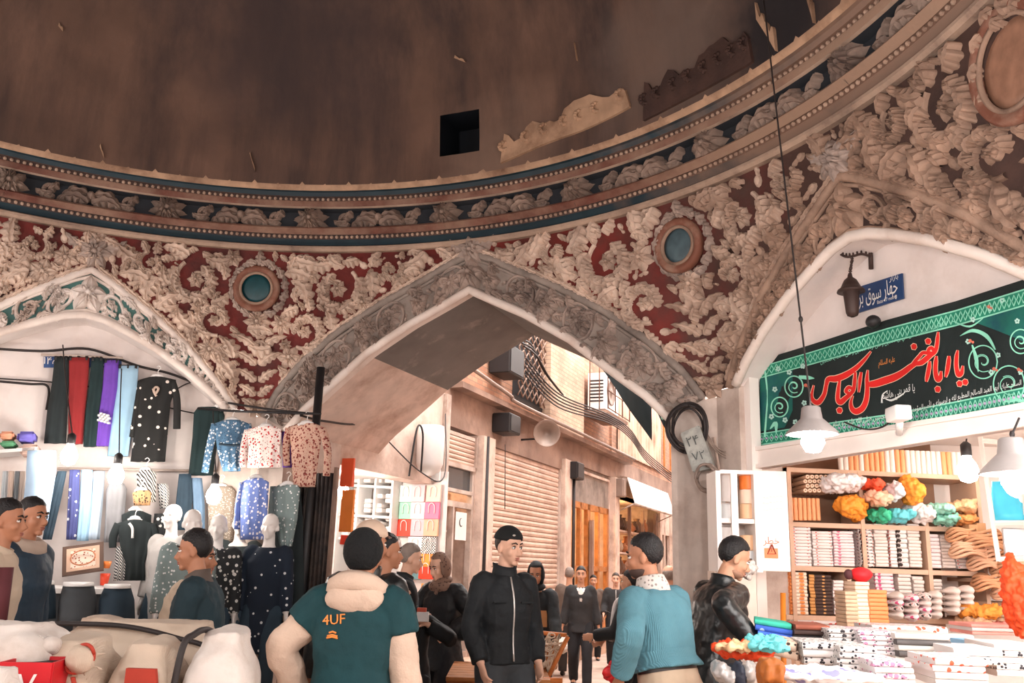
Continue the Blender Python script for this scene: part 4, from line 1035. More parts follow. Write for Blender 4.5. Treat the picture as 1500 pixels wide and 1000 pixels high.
garment('patterned_blouse', 'blue and white tile-print blouse hanging under the stucco point', 'blouse', [(615, 328, 352), (620, 314, 364), (640, 316, 360), (660, 318, 354), (690, 326, 352)], f_blu, -.3, [([(316, 621), (307, 655), (300, 692)], [14, 12, 11]), ([(362, 621), (366, 645), (364, 668)], [13, 12, 11])], (341, 613, 30), extra=lambda t, o: mark(341, 652, -.37, o, f_jdk, t, [(-20, -2), (0, 0), (20, -2)], 'print_band'))
garment('patterned_blouse', 'red and white striped-print blouse between the blue blouse and the brown floral one', 'blouse', [(624, 378, 402), (629, 362, 413), (655, 364, 410), (685, 362, 412)], f_rdw, (-.45,), [([(364, 630), (358, 655), (357, 684)], [13, 13, 12])], (390, 622, 24))
garment('purple_top', 'narrow purple top squeezed behind the brown floral blouse', 'top', [(632, 412, 430), (684, 414, 430)], f_pur, (-.3,))
garment('patterned_blouse', 'brown-red floral blouse with long sleeves, rightmost of the hanging blouses', 'blouse', [(620, 438, 462), (625, 422, 474), (650, 426, 470), (690, 428, 464), (713, 430, 462)], f_flo, (-.42,), [([(424, 627), (419, 655), (420, 682)], [13, 12, 11]), ([(472, 627), (480, 660), (478, 697)], [13, 12, 11])], (450, 618, 28))
# second row
garment('hanging_jeans', 'pale blue jeans on legs beside the glaring bulb, left end of the stall', 'jeans', [(660, 40, 82), (690, 38, 82), (700, 38, 81), (765, 30, 70)], f_jean, -.35, dep=.09, folds=1)
garment('slim_trousers', 'dark slim trousers hanging at a slant beside the pale jeans', 'trousers', [(690, 84, 98), (730, 72, 90), (790, 62, 76)], f_jdk, -.2)
garment('slim_trousers', 'navy trousers with a checked hem, left of the light blue pair', 'trousers', [(688, 102, 117), (740, 99, 116), (790, 97, 112)], spots('navy_check', (78, 84, 138), (220, 222, 230), 16, .2, .85), -.1)
garment('slim_trousers', 'light blue trousers hanging in the second row', 'trousers', [(688, 119, 136), (740, 116, 134), (792, 112, 130)], f_lbl, -.1)
garment('slim_trousers', 'pale grey-blue trousers hanging between the light blue pair and the grey dress', 'trousers', [(690, 137, 154), (745, 133, 150), (790, 128, 146)], mat('denim_mist', (176, 192, 208), .85), -.08)
garment('hanging_dress', 'grey knitted dress hanging left of the black tops', 'dress', [(708, 160, 182), (716, 156, 186), (760, 154, 182), (794, 152, 182)], f_gry, -.12)
garment('hung_top', 'chevron-striped top above the stack of white hangers', 'top', [(688, 206, 224), (694, 200, 229), (735, 202, 228)], f_chev, -.1, (), (214, 686, 18))
garment('hung_top', 'leopard-print top tucked under the chevron-striped top', 'top', [(718, 200, 218), (722, 194, 222), (740, 196, 220)], f_leo, -.2, (), (207, 716, 18))
garment('hung_top', 'dark striped scarf-like top beside the chevron top', 'top', [(708, 230, 246), (722, 232, 248), (745, 234, 246)], f_grid, -.05)
garment('hung_top', 'plain black top on a white hanger above the framed black T-shirt', 'top', [(748, 190, 208), (754, 178, 222), (790, 180, 220)], f_blk, -.14, (), (199, 744, 20))
garment('black_tshirt', 'black T-shirt with a white zip stretched on a hanger over chequered skirts', 'T-shirt', [(761, 190, 206), (766, 172, 224), (800, 176, 220), (825, 184, 212), (850, 182, 214)], f_blk, -.25, [([(174, 767), (166, 785), (165, 802)], [13, 12, 10]), ([(222, 767), (228, 785), (228, 802)], [13, 12, 10])], (198, 758, 20), extra=lambda t, o: mark(194, 774, -.32, o, m_wht, t, [(-5, -8), (0, 0), (0, 14)], 'zip'))
garment('check_skirt', 'black and white chequered skirt left of the black T-shirt', 'skirt', [(800, 170, 186), (850, 166, 184)], f_grid, -.2)
garment('check_skirt', 'black and white chequered skirt right of the black T-shirt', 'skirt', [(800, 210, 220), (850, 202, 212)], f_grid, -.2)
garment('hanging_dress', 'black dress with white flecks beside the mannequin heads', 'dress', [(752, 226, 244), (770, 224, 246), (842, 218, 236)], f_wf, -.1)
garment('hanging_jeans', 'dark blue jeans hanging left of the right-hand bulb', 'jeans', [(694, 262, 280), (730, 258, 282), (776, 254, 278)], f_jdk, .0)
garment('hanging_jeans', 'faded blue jeans hanging close behind the mannequin heads', 'jeans', [(700, 280, 296), (740, 282, 300), (786, 284, 300)], mat('denim_mid', (106, 132, 158), .85), .02)
garment('hung_top', 'brown glittering top under the right-hand bulb', 'top', [(712, 310, 340), (720, 304, 346), (798, 306, 342)], f_brn, -.02, (), (325, 710, 22))
garment('open_cardigan', 'blue cardigan with white floral edges, on a hanger above a mannequin', 'cardigan', [(700, 366, 384), (706, 354, 394), (745, 352, 392), (790, 352, 392)], f_bluf, (-.55,), [([(356, 707), (349, 740), (347, 775)], [10, 10, 9])], (376, 697, 22))
garment('knit_waistcoat', 'grey patterned knit over black, rightmost garment of the second row', 'waistcoat', [(710, 408, 436), (716, 398, 440), (760, 402, 436), (800, 410, 428)], f_knit, (-.45,), (), (422, 707, 24))
garment('black_coat', 'plain black long garment hanging behind the rightmost mannequin', 'coat', [(712, 396, 440), (760, 392, 444), (900, 388, 446)], f_blk, (-.3,), dep=.06)
# bright folded pieces at the left edge
for lab, (x0, x1, y0, y1), c in (('orange folded cloth at the left end of the stall shelf', (0, 22, 634, 644), (226, 160, 130)), ('green folded cloth under the orange one at the left end', (2, 24, 648, 655), (96, 160, 120)), ('violet folded cloth at the left end of the stall shelf', (26, 52, 634, 648), (112, 104, 190)), ('salmon folded cloth below the violet one', (30, 56, 652, 668), (222, 190, 176))):
    o = lp((x0+x1)/2, y1, .05); a, b = lp(x0, y1, .05)-o, lp(x1, y1, .05)-o; h = (lp(x0, y0, .05)-lp(x0, y1, .05)).z
    bm = B(); pbox(bm, a-NL*.15, b-a, NL*.3, V((0, 0, h))); bmesh.ops.bevel(bm, geom=bm.edges[:], offset=min(.02, h*.3), segments=2, affect='EDGES'); tag(obj('folded_cloth', bm, mat('fold_%d_%d_%d' % c, c, .8), None, True, o), lab, 'cloth', 'folded cloths at the left end of the stall')
for k, (x, c) in enumerate(((4, (190, 196, 200)), (13, (214, 190, 176)), (22, (120, 124, 128)), (29, (186, 170, 160)))):
    garment('hung_top', '%s narrow top hanging at the far left edge of the stall' % ('pale grey', 'beige', 'mid grey', 'light brown')[k], 'top', [(690, x, x+8), (735, x-3, x+6)], mat('edge_top_%d' % k, c, .85), -.05)
bm = B(); a, b = lp(-20, 670, .2), lp(58, 664, .2); pbox(bm, a-NL*.3, b-a, NL*.4, V((0, 0, .03))); tag(obj('stall_shelf', bm, m_wht, None, False), 'white wall shelf holding folded cloths at the left end of the stall', 'shelf')
for y, wv in ((693, .1), (712, .12)):
    pass
bm = B(); tube(bm, [lp(84, 686, .24), lp(345, 690, .24)], .012, 8); tag(obj('hanging_rail', bm, m_steel), 'long steel rail carrying the second row of clothes', 'rail')
bm = B(); tube(bm, [lp(290, 598, .05), lp(345, 602, -.3), lp(470, 606, (-.42,))], .012, 8); tag(obj('hanging_rail', bm, m_blk), 'dark rail carrying the hanging blouses under the stucco point', 'rail')
# framed calligraphy on the counter
t = thing('framed_calligraphy', 'brown framed picture of ornamental script propped on the stall counter', 'picture', lp(122, 846, -.55)); o = t.location
a, b, c = lp(91, 845, -.55)-o, lp(152, 836, -.55)-o, lp(92, 803, -.45)-o
ex, ey = b-a, c-a; ez = ex.cross(ey).normalized()*.03
for nm, f0, f1, dz, m in (('frame', 0, 1, 0, mat('frame_brown', (92, 70, 60), .5)), ('mat_board', .1, .9, -.012, mat('mat_board', (206, 172, 150), .8)), ('inner_panel', .2, .8, -.02, spots('script_panel', (226, 206, 190), (150, 84, 62), 40, .3, .7))):
    bm = B(); pbox(bm, a+ex*f0+ey*f0+ez*(-dz), ex*(f1-f0), ey*(f1-f0), ez); obj(nm, bm, m, t, False)
bm = B()
for i in range(20):
    q = 2*pi*i/20; q2 = 2*pi*(i+1)/20
    tube(bm, [a+ex*(.5+.3*cos(q))+ey*(.5+.26*sin(q))+ez*1.75, a+ex*(.5+.3*cos(q2))+ey*(.5+.26*sin(q2))+ez*1.75], .006, 5)
obj('oval_border', bm, mat('gilt', (190, 120, 84), .4), t)
for lab, u, v, h in (('small red cup on the stall counter beside the framed picture', 152, 857, .1), ('orange cup standing above the red cup beside the framed picture', 155, 832, .06)):
    bm = B(); lathe(bm, [(.03, 0), (.042, h), (.038, h), (.027, .01), (.001, .01)], 14); tag(obj('plastic_cup', bm, mat('cup_%d' % v, (220, 70, 40) if h > .08 else (236, 130, 60), .4), None, True, lp(u, v, -.5)), lab, 'cup')
# stall counter
t = thing('stall_counter', 'white-topped stall counter under the framed picture', 'counter', wpt('L', .2, 0, -.65)); o = t.location
zc = onwall('L', 150, 858, -.5)[1]-.008
bm = B(); p = V(wpt('L', -1.2, zc-.04, -1.0))-o; pbox(bm, p, TL*1.9, NL*.72, V((0, 0, .04))); obj('counter_top', bm, m_wht, t, False)
bm = B(); p = V(wpt('L', -1.15, .0, -.95))-o; pbox(bm, p, TL*1.8, NL*.62, V((0, 0, zc-.04))); obj('counter_base', bm, mat('counter_dark', (52, 56, 60), .6), t, False)
# hip forms wearing jeans
for lab, rows, m in (('dark blue jeans on a white-waisted hip form, leftmost of three on the counter', [(856, 40, 80), (870, 38, 82), (905, 40, 82)], f_jdk), ('charcoal jeans on a white-waisted hip form, middle of three on the counter', [(858, 92, 138), (878, 86, 142), (912, 84, 140)], f_jgr), ('black jeans on a white-waisted hip form, rightmost of three on the counter', [(861, 152, 192), (878, 145, 197), (908, 144, 198)], f_jdk)):
    o = lp((rows[2][1]+rows[2][2])/2, rows[2][0], -1.45); t = thing('hip_form', lab, 'mannequin', o, 0, 'hip forms on the counter')
    obj('jeans', cloth(rows, -1.45, .14, 1, .006, 30, o), m, t)
    y, x0, x1 = rows[0]; bm = cloth([(y-6, x0+1, x1-1), (y-4, x0, x1), (y, x0, x1)], -1.45, .145, 1, .0, 30, o); obj('white_waist', bm, m_wht, t)
    bm = B(); lathe(bm, [(.1, -o.z), (.1, -o.z+.02), (.02, -o.z+.03), (.02, .02)], 16); obj('stand', bm, m_steel, t)
# bulbs of the stall
bulb('glaring bare bulb in front of the pale jeans, leftmost of the stall bulbs', lp(101, 668, -.6), 75, .07, cordto=lp(92, 505, .1), group='bare bulbs of the clothes stall')
bulb('glaring bare bulb over the light blue trousers, middle of the stall bulbs', lp(170, 697, -.6), 75, .07, cordto=lp(178, 540, .1), group='bare bulbs of the clothes stall')
bulb('glaring bare bulb over the mannequin heads, rightmost of the stall bulbs', lp(313, 726, -.55), 75, .07, cordto=lp(312, 600, .1), group='bare bulbs of the clothes stall')
# cables on the wall, post and dark shutter at the right end
cable('wall_cable', 'thick dark cable running across the white wall above the leggings', spl([lp(-30, 509, .3), lp(60, 514, .3), lp(130, 511, .3), lp(200, 535, .3), lp(255, 549, .3), lp(330, 580, .2)]), .013, m_cable)
cable('wall_cable', 'dark cable sagging along the wall left of the black leggings', spl([lp(-30, 556, .3), lp(40, 562, .3), lp(70, 566, .3), lp(68, 600, .3)]), .012, m_cable)
cable('wall_cable', 'thin cable crossing the stall wall behind the leggings', spl([lp(-20, 553, .32), lp(130, 566, .32), lp(260, 600, .32), lp(320, 610, .3)]), .007, m_cable)
cable('wall_cable', 'thin cable slanting up to the right of the tunic', spl([lp(250, 575, .3), lp(290, 560, .3), lp(340, 600, .1)]), .007, m_cable)
cable('wall_cable', 'cable strung from the pier to the plaster wall above the bag shop', spl([lp(440, 608, (-.2,)), ap(-1.6, .2, 3.0), ap(-1.75, 1.2, 3.15), ap(-1.75, 2.2, 3.6)]), .012, m_cable)
cable('wall_cable', 'cable strung behind the blouses to the iron post', spl([lp(335, 590, -.1), lp(400, 600, (-.3,)), lp(462, 606, (-.2,))]), .012, m_cable)
def mp(u, v, w): s, z = onwall('M', u, v, w); return V(wpt('M', s, z, w))
a = mp(470, 538, -.24); b = V((mp(464, 640, -.24).x, mp(464, 640, -.24).y, 0)); b.x, b.y = a.x, a.y
bm = B(); tube(bm, [a, b], .04, 10); tag(obj('iron_post', bm, m_blk), 'tall black iron post in front of the pier beside the blouses', 'post')
t = thing('folded_shutter', 'dark corrugated folding shutter standing against the pier beside the mannequin', 'shutter', mp(450, 900, -.06)); o = V((t.location.x, t.location.y, 0)); t.location = o
bm = B(); prev = None
sA, sB = onwall('M', 430, 800, -.08)[0], onwall('M', 488, 800, -.08)[0]; n, tt, d = frame('M')
for i in range(40):
    s = sA+(sB-sA)*i/39; c = [bm.verts.new(V(wpt('M', s, z, -.1-.03*(i % 4 in (1, 2))))-o) for z in (.02, 2.45)]
    if prev: bm.faces.new((prev[0], prev[1], c[1], c[0]))
    prev = c
obj('leaves', bm, mat('shutter_dark', (72, 66, 66), .5, .3, var=.25, dirt=(110, 92, 82), dscale=3), t, False)
for s in (sA, sB): bm = B(); pbox(bm, V(wpt('M', s-.015, 0, -.14))-o, tt*.03, n*.04, V((0, 0, 2.5))); obj('edge_rail', bm, m_conc, t, False)
# ================================================================== TEXTILE SHOP (right bay)
NR, TR, _ = frame('R')
def rp(u, v, w): s, z = onwall('R', u, v, w); return V(wpt('R', s, z, w))
DS = 7.0                                   # depth of the front edge of the shelving
m_shelf = mat('shelf_wood', (214, 178, 152), .6, var=.12, scale=4, dirt=(190, 150, 124), dscale=2)
m_shelfd = mat('shelf_back', (150, 112, 88), .7, var=.2)
m_ivory = mat('ivory_paint', (238, 228, 222), .5, var=.03)
# room behind the opening
bm = B(); xa, xb = 2.12, 5.6
quad(bm, [(xa, DS+.5, 0), (xb, DS+.5, 0), (xb, DS+.5, 3.2), (xa, DS+.5, 3.2)]); quad(bm, [(xb, DS+.5, 0), (xb, 2.2, 0), (xb, 2.2, 3.2), (xb, DS+.5, 3.2)])
struct('wall_shop_back', bm, m_ivory)
a, b = wpt('R', -1.5, 2.75, .3), wpt('R', 2.2, 2.75, .3)
bm = B(); quad(bm, [a, b, V((6, 2.0, 2.75)), V((6, 8, 2.75)), V((2.0, 8, 2.75))]); struct('ceiling_shop', bm, m_ivory)
bm = B(); wbox(bm, 'R', 2.6, 3.6, 0, 3.2, .0, .1); struct('wall_right_jamb', bm, m_pier)
# white posts and steel beam under the banner
bm = B(); wbox(bm, 'R', -1.4, -1.31, 0, 3.36, .05, .14); wbox(bm, 'R', -1.47, -1.42, 0, 3.42, .03, .12); struct('trim_60', bm, m_ivory)
bm = B(); p0, p1 = rp(1118, 687, .16), rp(1560, 619, .16); q0, q1 = rp(1118, 661, .16), rp(1560, 594, .16)
pbox(bm, p0-NR*.05, p1-p0, NR*.06, q0-p0); pbox(bm, p0-NR*.08, p1-p0, NR*.1, V((0, 0, .03))); pbox(bm, q0-NR*.08, q1-q0, NR*.1, V((0, 0, .03))); struct('trim_61', bm, m_ivory)
# ---- shelving
def fp(u, v, D=DS): return atdist(u, v, D)
t = thing('shop_shelving', 'tall pale wooden shelving filled with towels at the back of the textile shop', 'shelving', (fp(1290, 840).x, DS+.2, 0)); o = t.location
def sboard(nm, u0, v0, u1, v1, th=.035, dep=.42, m=None):
    a, b = fp(u0, v0), fp(u1, v1); bm = B(); pbox(bm, a-o-V((0, 0, th)), b-a, V((0, dep, 0)), V((0, 0, th))); obj(nm, bm, m or m_shelf, t, False)
for v0, v1 in ((684, 697), (764, 773), (828, 837), (900, 908)): sboard('shelf_board', 1152, v0, 1432, v1)
def upright(u0, v0, u1, v1, wd=.03):
    a, b = fp(u0, v0), fp(u1, v1); bm = B(); pbox(bm, V((a.x, DS-.005, b.z))-o, V((wd, 0, 0)), V((0, .42, 0)), V((0, 0, a.z-b.z))); obj('upright', bm, m_shelf, t, False)
for u0, v0, u1, v1 in ((1152, 684, 1155, 990), (1256, 690, 1258, 834), (1354, 764, 1360, 890), (1427, 694, 1431, 905), (1240, 834, 1243, 905)): upright(u0, v0, u1, v1)
bm = B(); a, b = fp(1152, 684), fp(1432, 990); pbox(bm, V((a.x, DS+.43, b.z))-o, V((b.x-a.x, 0, 0)), V((0, .02, 0)), V((0, 0, a.z-b.z+.3))); obj('back_panel', bm, m_shelfd, t, False)
# ---- towels: every folded towel a thing
t_white = spots('towel_white_red', (226, 214, 210), (206, 100, 90), 26, .26, .95)
t_pink = spots('towel_pink', (226, 210, 210), (220, 116, 140), 22, .32, .95)
t_plain = mat('towel_plain', (222, 208, 200), .95, var=.04)
t_floral = spots('towel_floral', (222, 210, 206), (60, 46, 46), 28, .32, .95, (206, 110, 90))
t_black = spots('towel_black_white', (220, 210, 206), (60, 48, 44), 24, .36, .95)
t_orange = spots('towel_orange', (232, 212, 194), (224, 140, 80), 16, .45, .95)
t_brown = spots('towel_brown_gold', (76, 56, 50), (206, 150, 90), 16, .36, .9)
t_mag = spots('towel_magenta', (226, 212, 212), (214, 84, 130), 22, .33, .95)
TM = {}
def towelmesh(w, h, d, m, key):
    k = (round(w, 3), round(h, 3), key)
    if k not in TM:
        bm = B(); prof = [];
        # folded slab: rounded fold at the front, leaves showing at the sides
        for i in range(9): a = -pi/2+pi*i/8; prof.append((-d/2+h/2*(1-cos(a))*.9, h/2+h/2*sin(a)))
        prof += [(d/2, h), (d/2, 0)]
        rs = [[V((x, y, z*(.97 if abs(x) > w*.49 else 1))) for y, z in prof] for x in (-w/2, -w/2+.006, -w/6, w/6, w/2-.006, w/2)]
        rings(bm, rs); me = bpy.data.meshes.new('towel'); bmesh.ops.recalc_face_normals(bm, faces=bm.faces); bm.to_mesh(me); bm.free(); me.materials.append(m)
        me.polygons.foreach_set('use_smooth', [True]*len(me.polygons)); me.set_sharp_from_angle(angle=rad(50)); TM[k] = me
    return TM[k]
_rt = random.Random(3)
def towelstack(label, group, u0, u1, vt, vb, n, m, D=DS, d=.34, cat='towel', name='folded_towel', rz=0., jit=.008, mats=None):
    a, b, c = fp(u0, vb, D), fp(u1, vb, D), fp((u0+u1)/2, vt, D); w = (b-a).length-.008; H_ = c.z-a.z; h = H_/n
    base = V(((a.x+b.x)/2, D+d/2+.01, min(a.z, b.z)+.002)); rot = Matrix.Rotation(rz, 3, 'Z')
    for i in range(n):
        mm = mats[i % len(mats)] if mats else m
        o = bpy.data.objects.new(name, towelmesh(w, h*.97, d, mm, mm.name)); COL.objects.link(o)
        o.location = base+rot @ V((_rt.uniform(-jit, jit)*.5, _rt.uniform(-jit, jit), 0))+V((0, 0, i*h)); o.rotation_euler = (0, 0, rz)
        lab = label if not isinstance(label, (list, tuple)) else label[i]
        tag(o, lab, cat, group)
TS = towelstack
TS('white towel with red motifs in the narrow stack at the shelving\'s left end', 'towels, left narrow stack', 1157, 1191, 772, 829, 12, t_white)
TS('white and red flecked towel in the stack right of the narrow left stack', 'towels, red-flecked stack', 1192, 1222, 778, 829, 12, t_white)
TS('pink-edged white towel in the wide stack left of the first upright', 'towels, pink-edged stack', 1223, 1254, 778, 829, 12, t_pink)
TS('black-flowered white towel in the stack right of the first upright', 'towels, black-flowered stack', 1262, 1283, 767, 830, 13, t_floral)
TS('plain white towel in the tall stack of the middle compartment', 'towels, plain middle stack', 1284, 1304, 767, 830, 13, t_plain)
TS('faintly printed towel in the thin stack before the brown-barred one', 'towels, faint thin stack', 1306, 1317, 768, 831, 13, t_white)
TS('brown-barred towel in the stack left of the second upright', 'towels, brown-barred stack', 1318, 1333, 768, 831, 9, t_black)
TS('off-white towel in the stack touching the second upright', 'towels, off-white stack', 1334, 1353, 767, 831, 13, t_plain)
TS('pink-striped towel in the stack right of the second upright', 'towels, pink-striped stack', 1362, 1381, 782, 832, 9, t_pink)
TS('plain pale towel in the stack right of the pink-striped towels', 'towels, plain pale stack', 1382, 1402, 784, 832, 10, t_plain)
TS('pale ribbed towel in the last stack of the middle shelf', 'towels, last ribbed stack', 1403, 1424, 786, 833, 10, t_white)
TS('orange-banded towel in the left stack of the low shelf', 'towels, orange-banded stack', 1159, 1186, 838, 900, 12, t_orange)
TS('dark brown and gold towel in the low shelf stack', 'towels, brown and gold stack', 1188, 1222, 842, 900, 12, t_brown)
TS('thin white towel in the low shelf stack beside the brown ones', 'towels, thin white stack', 1223, 1239, 850, 900, 10, t_white)
TS('magenta-edged white towel in the low stack behind the clear bag', 'towels, magenta-edged stack', 1284, 1312, 838, 872, 6, t_mag)
TS('puffy white towel in the low stack under the middle shelf', 'towels, puffy stack', 1318, 1338, 840, 876, 6, t_plain)
TS('puffy cream towel in the low stack left of the lower upright', 'towels, cream low stack', 1340, 1357, 844, 878, 6, t_plain)
TS('cream flat towel in the low stack right of the lower upright', 'towels, flat cream stack', 1364, 1384, 848, 880, 6, t_plain)
TS('red-patterned cloth lying on the bottom shelf', 'cloths on the bottom shelf', 1160, 1238, 906, 922, 2, spots('cloth_red_bits', (234, 224, 220), (206, 70, 60), 12, .3, .95))
# bulging bundles that hang over the front of the low shelf
for k, (u, v) in enumerate(((1310, 885), (1332, 888), (1350, 886), (1366, 884), (1392, 878), (1412, 876))):
    for q in range(4):
        p = fp(u, v-12+q*9, DS-.18); bm = B()
        blob(bm, (0, 0, 0), (.055, .12, .028), None, 12, 6, 0, lambda p: V((p.x, p.y, p.z*(1+.5*sin(p.x*60))))); tag(obj('towel_roll', bm, [t_plain, t_mag, t_floral][(k+q) % 3 if k < 3 else 0], None, True, p), 'soft towel bundle bulging over the front of the low shelf', 'towel', 'bulging towel bundles on the low shelf')
# ---- paper rolls, top row of thread/ribbon rolls
m_roll = mat('roll_orange', (238, 168, 118), .5, var=.1); m_rolle = mat('roll_end', (240, 206, 178), .6); m_rollw = mat('roll_white', (236, 222, 212), .5, var=.1); m_core = mat('roll_core', (196, 120, 72), .6)
def roll(label, group, p, r, h, m, axis='Z'):
    bm = B(); M = Matrix.Rotation(pi/2, 4, 'X') if axis == 'Y' else Matrix.Identity(4)
    lathe(bm, [(r*.3, h*.02), (r*.3, 0), (r*.95, 0), (r, h*.02), (r, h*.98), (r*.95, h), (r*.3, h), (r*.3, h*.96)], 14, M)
    o = obj('paper_roll', bm, m, None, True, p, auto=40); tag(o, label, 'roll', group)
    bm = B(); lathe(bm, [(r*.3, -.002), (r*.3, h+.002)], 10, M, 0, False); obj('core', bm, m_core, o)
    return o
for i in range(7): p = fp(1159.5+i*6.6, 762, DS+.05); roll('orange paper roll standing in the front row of the roll compartment', 'standing paper rolls', p, .0165, fp(1160, 728).z-p.z, m_roll)
for j in range(4):
    for i in range(7):
        p = fp(1160+i*6.4+(j % 2)*3.2, 723-j*6.4, DS+.36); roll('orange paper roll lying end-on above the standing rolls', 'lying paper rolls', p, .0165, .34, m_rolle, 'Y')
for i in range(26):
    u = 1232+i*7.6; p = fp(u, 689+.04*(u-1232), DS+.02)
    mm = m_roll if i in (2, 3, 5, 6, 7, 8, 11, 12, 20, 21) else m_rollw
    roll('%s roll in the row along the top of the shelving' % ('orange' if mm is m_roll else 'whitish'), 'rolls along the top of the shelving, %s' % ('orange' if mm is m_roll else 'whitish'), p, .0195, .18, mm)
# ---- loose bags of coloured cloth on the first shelf
def bundle(label, cat, p, size, rgb, seed=1, m=None, name='cloth_bundle', vox=.009, disp=.07, group=None, parts=7, ds=.04):
    rnd = random.Random(seed); bm = B()
    for k in range(parts):
        blob(bm, (rnd.uniform(-.3, .3)*size[0], rnd.uniform(-.2, .2)*size[1], rnd.uniform(-.15, .15)*size[2]), (size[0]*rnd.uniform(.28, .4), size[1]*.45, size[2]*rnd.uniform(.3, .46)), None, 14, 8)
    me = remeshed(bm, vox, 1, disp, ds)
    zl = min(v.co.z for v in me.vertices)
    for v in me.vertices: v.co.z -= zl
    me.transform(Matrix.Identity(4)); o = obj(name, me, m or mat('bundle_%d_%d_%d' % rgb, rgb, .55, var=.12), None, True, p); tag(o, label, cat, group); return o
for k, (lab, u, v, w, h, c) in enumerate((('orange cloth bundle in a clear bag on the upper shelf', 1247, 764, .22, .2, (240, 150, 50)), ('white plastic-wrapped bundle heaped on the orange cloth', 1236, 724, .26, .15, (232, 226, 226)), ('red folded bundle on the upper shelf, above a peach one', 1279, 722, .15, .09, (232, 84, 50)), ('peach folded bundle under the red one on the upper shelf', 1281, 744, .17, .12, (240, 190, 160)),
        ('green cloth bundle on the upper shelf', 1288, 768, .15, .12, (60, 184, 140)), ('turquoise cloth bundle beside the green one', 1316, 768, .16, .13, (100, 196, 206)), ('silver-white crumpled bundle above the turquoise one', 1310, 737, .13, .15, (220, 214, 216)), ('large amber cloth bundle on the upper shelf', 1341, 742, .2, .22, (236, 146, 50)),
        ('white crumpled bundle below the amber one', 1346, 770, .18, .15, (232, 224, 222)), ('mint green bundle on the upper shelf', 1381, 756, .17, .08, (150, 208, 190)), ('small mint bundle at the lower edge of the upper shelf', 1384, 772, .16, .07, (140, 206, 186)), ('tan cloth bundle near the right end of the upper shelf', 1410, 754, .17, .1, (226, 180, 136)), ('orange-tan cloth bundle below the tan one', 1410, 771, .16, .08, (232, 160, 96)))):
    D = DS-.02 if k not in (1, 2, 6, 7) else DS-.04
    bundle(lab, 'bundle', fp(u, v, D), (w, .26, h), c, k+2, group='coloured bundles on the upper shelf')
# ---- coils of pale rope and folded leather at the right
m_rope = mat('pale_rope', (222, 176, 144), .7, var=.15); m_rope2 = mat('tan_strap', (200, 146, 108), .7, var=.2)
for k, (u, v, n) in enumerate(((1408, 788, 4), (1418, 812, 5), (1442, 800, 6), (1440, 830, 7), (1478, 838, 8), (1500, 836, 7), (1446, 860, 5), (1480, 872, 6))):
    D = DS-.1-.04*(k % 3); p = fp(u, v, D); bm = B(); r = .085+.02*(k % 3)
    for q in range(n):
        z = q*.022; pts = [V((r*(1-.03*q)*cos(t)*(1.2+.1*sin(q)), .1*sin(t), z-.02*abs(cos(t))**3+.012*sin(3*t+q))) for t in [2*pi*i/22 for i in range(23)]]
        tube(bm, pts, .012, 6)
    names = ('tan looped straps left of the white frame, beside the last towels', 'pale looped rope under the wooden blocks', 'small coil of pale rope behind the white frame', 'large folded coil of pale rope below the wooden blocks', 'wide folded coil of pale rope below the white frame', 'folded coil of pale rope at the picture\'s right edge under the white frame', 'flat pile of tan straps under the large coil', 'flat pile of tan straps under the wide coil')
    tag(obj('rope_coil', bm, m_rope if k % 2 else m_rope2, None, True, p), names[k], 'rope')
for k, (u0, v0, u1, v1, c) in enumerate(((1421, 768, 1432, 784, (206, 156, 112)), (1433, 766, 1444, 784, (190, 140, 98)))):
    a, b = fp(u0, v1, DS-.15), fp(u1, v0, DS-.15); bm = B(); box(bm, ((b.x-a.x)/2, .05, (b.z-a.z)/2), (b.x-a.x, .1, b.z-a.z), bev=.004); tag(obj('wooden_block', bm, mat('block_%d' % k, c, .6), None, True, a), ('left of two', 'right of two')[k]+' small tan wooden blocks left of the white frame', 'block')
for k, (v, du) in enumerate(((806, 0), (846, 1), (880, 2), (905, 3))):
    bm = B(); a, b = fp(1424, v, DS), fp(1540, v+4, DS); pbox(bm, a-V((0, 0, .03)), b-a, V((0, .4, 0)), V((0, 0, .03))); tag(obj('rack_board', bm, m_shelfd if k % 2 == 0 else m_shelf, None, False), ('topmost', 'second from the top', 'third from the top', 'lowest')[k]+' board of the rack holding ropes right of the towels', 'shelf', 'boards of the rope rack')
for k, (u, v, c, lab) in enumerate(((1440, 910, (236, 150, 60), 'orange cloth heap on the lowest rope rack board'), (1465, 914, (222, 190, 160), 'beige cloth heap on the lowest rope rack board, beside the orange one'), (1425, 926, (206, 164, 130), 'tan cloth heap beneath the orange one'), (1478, 930, (232, 150, 140), 'salmon cloth pile right of the tan heap'))):
    bundle(lab, 'cloth', fp(u, v, DS-.25), (.24, .3, .1), c, 40+k)
o = bundle('vivid orange-red draped cloth at the right edge of the shop', 'cloth', fp(1502, 936, 5.6), (.16, .2, .5), (236, 84, 40), 61, name='draped_cloth', parts=9)
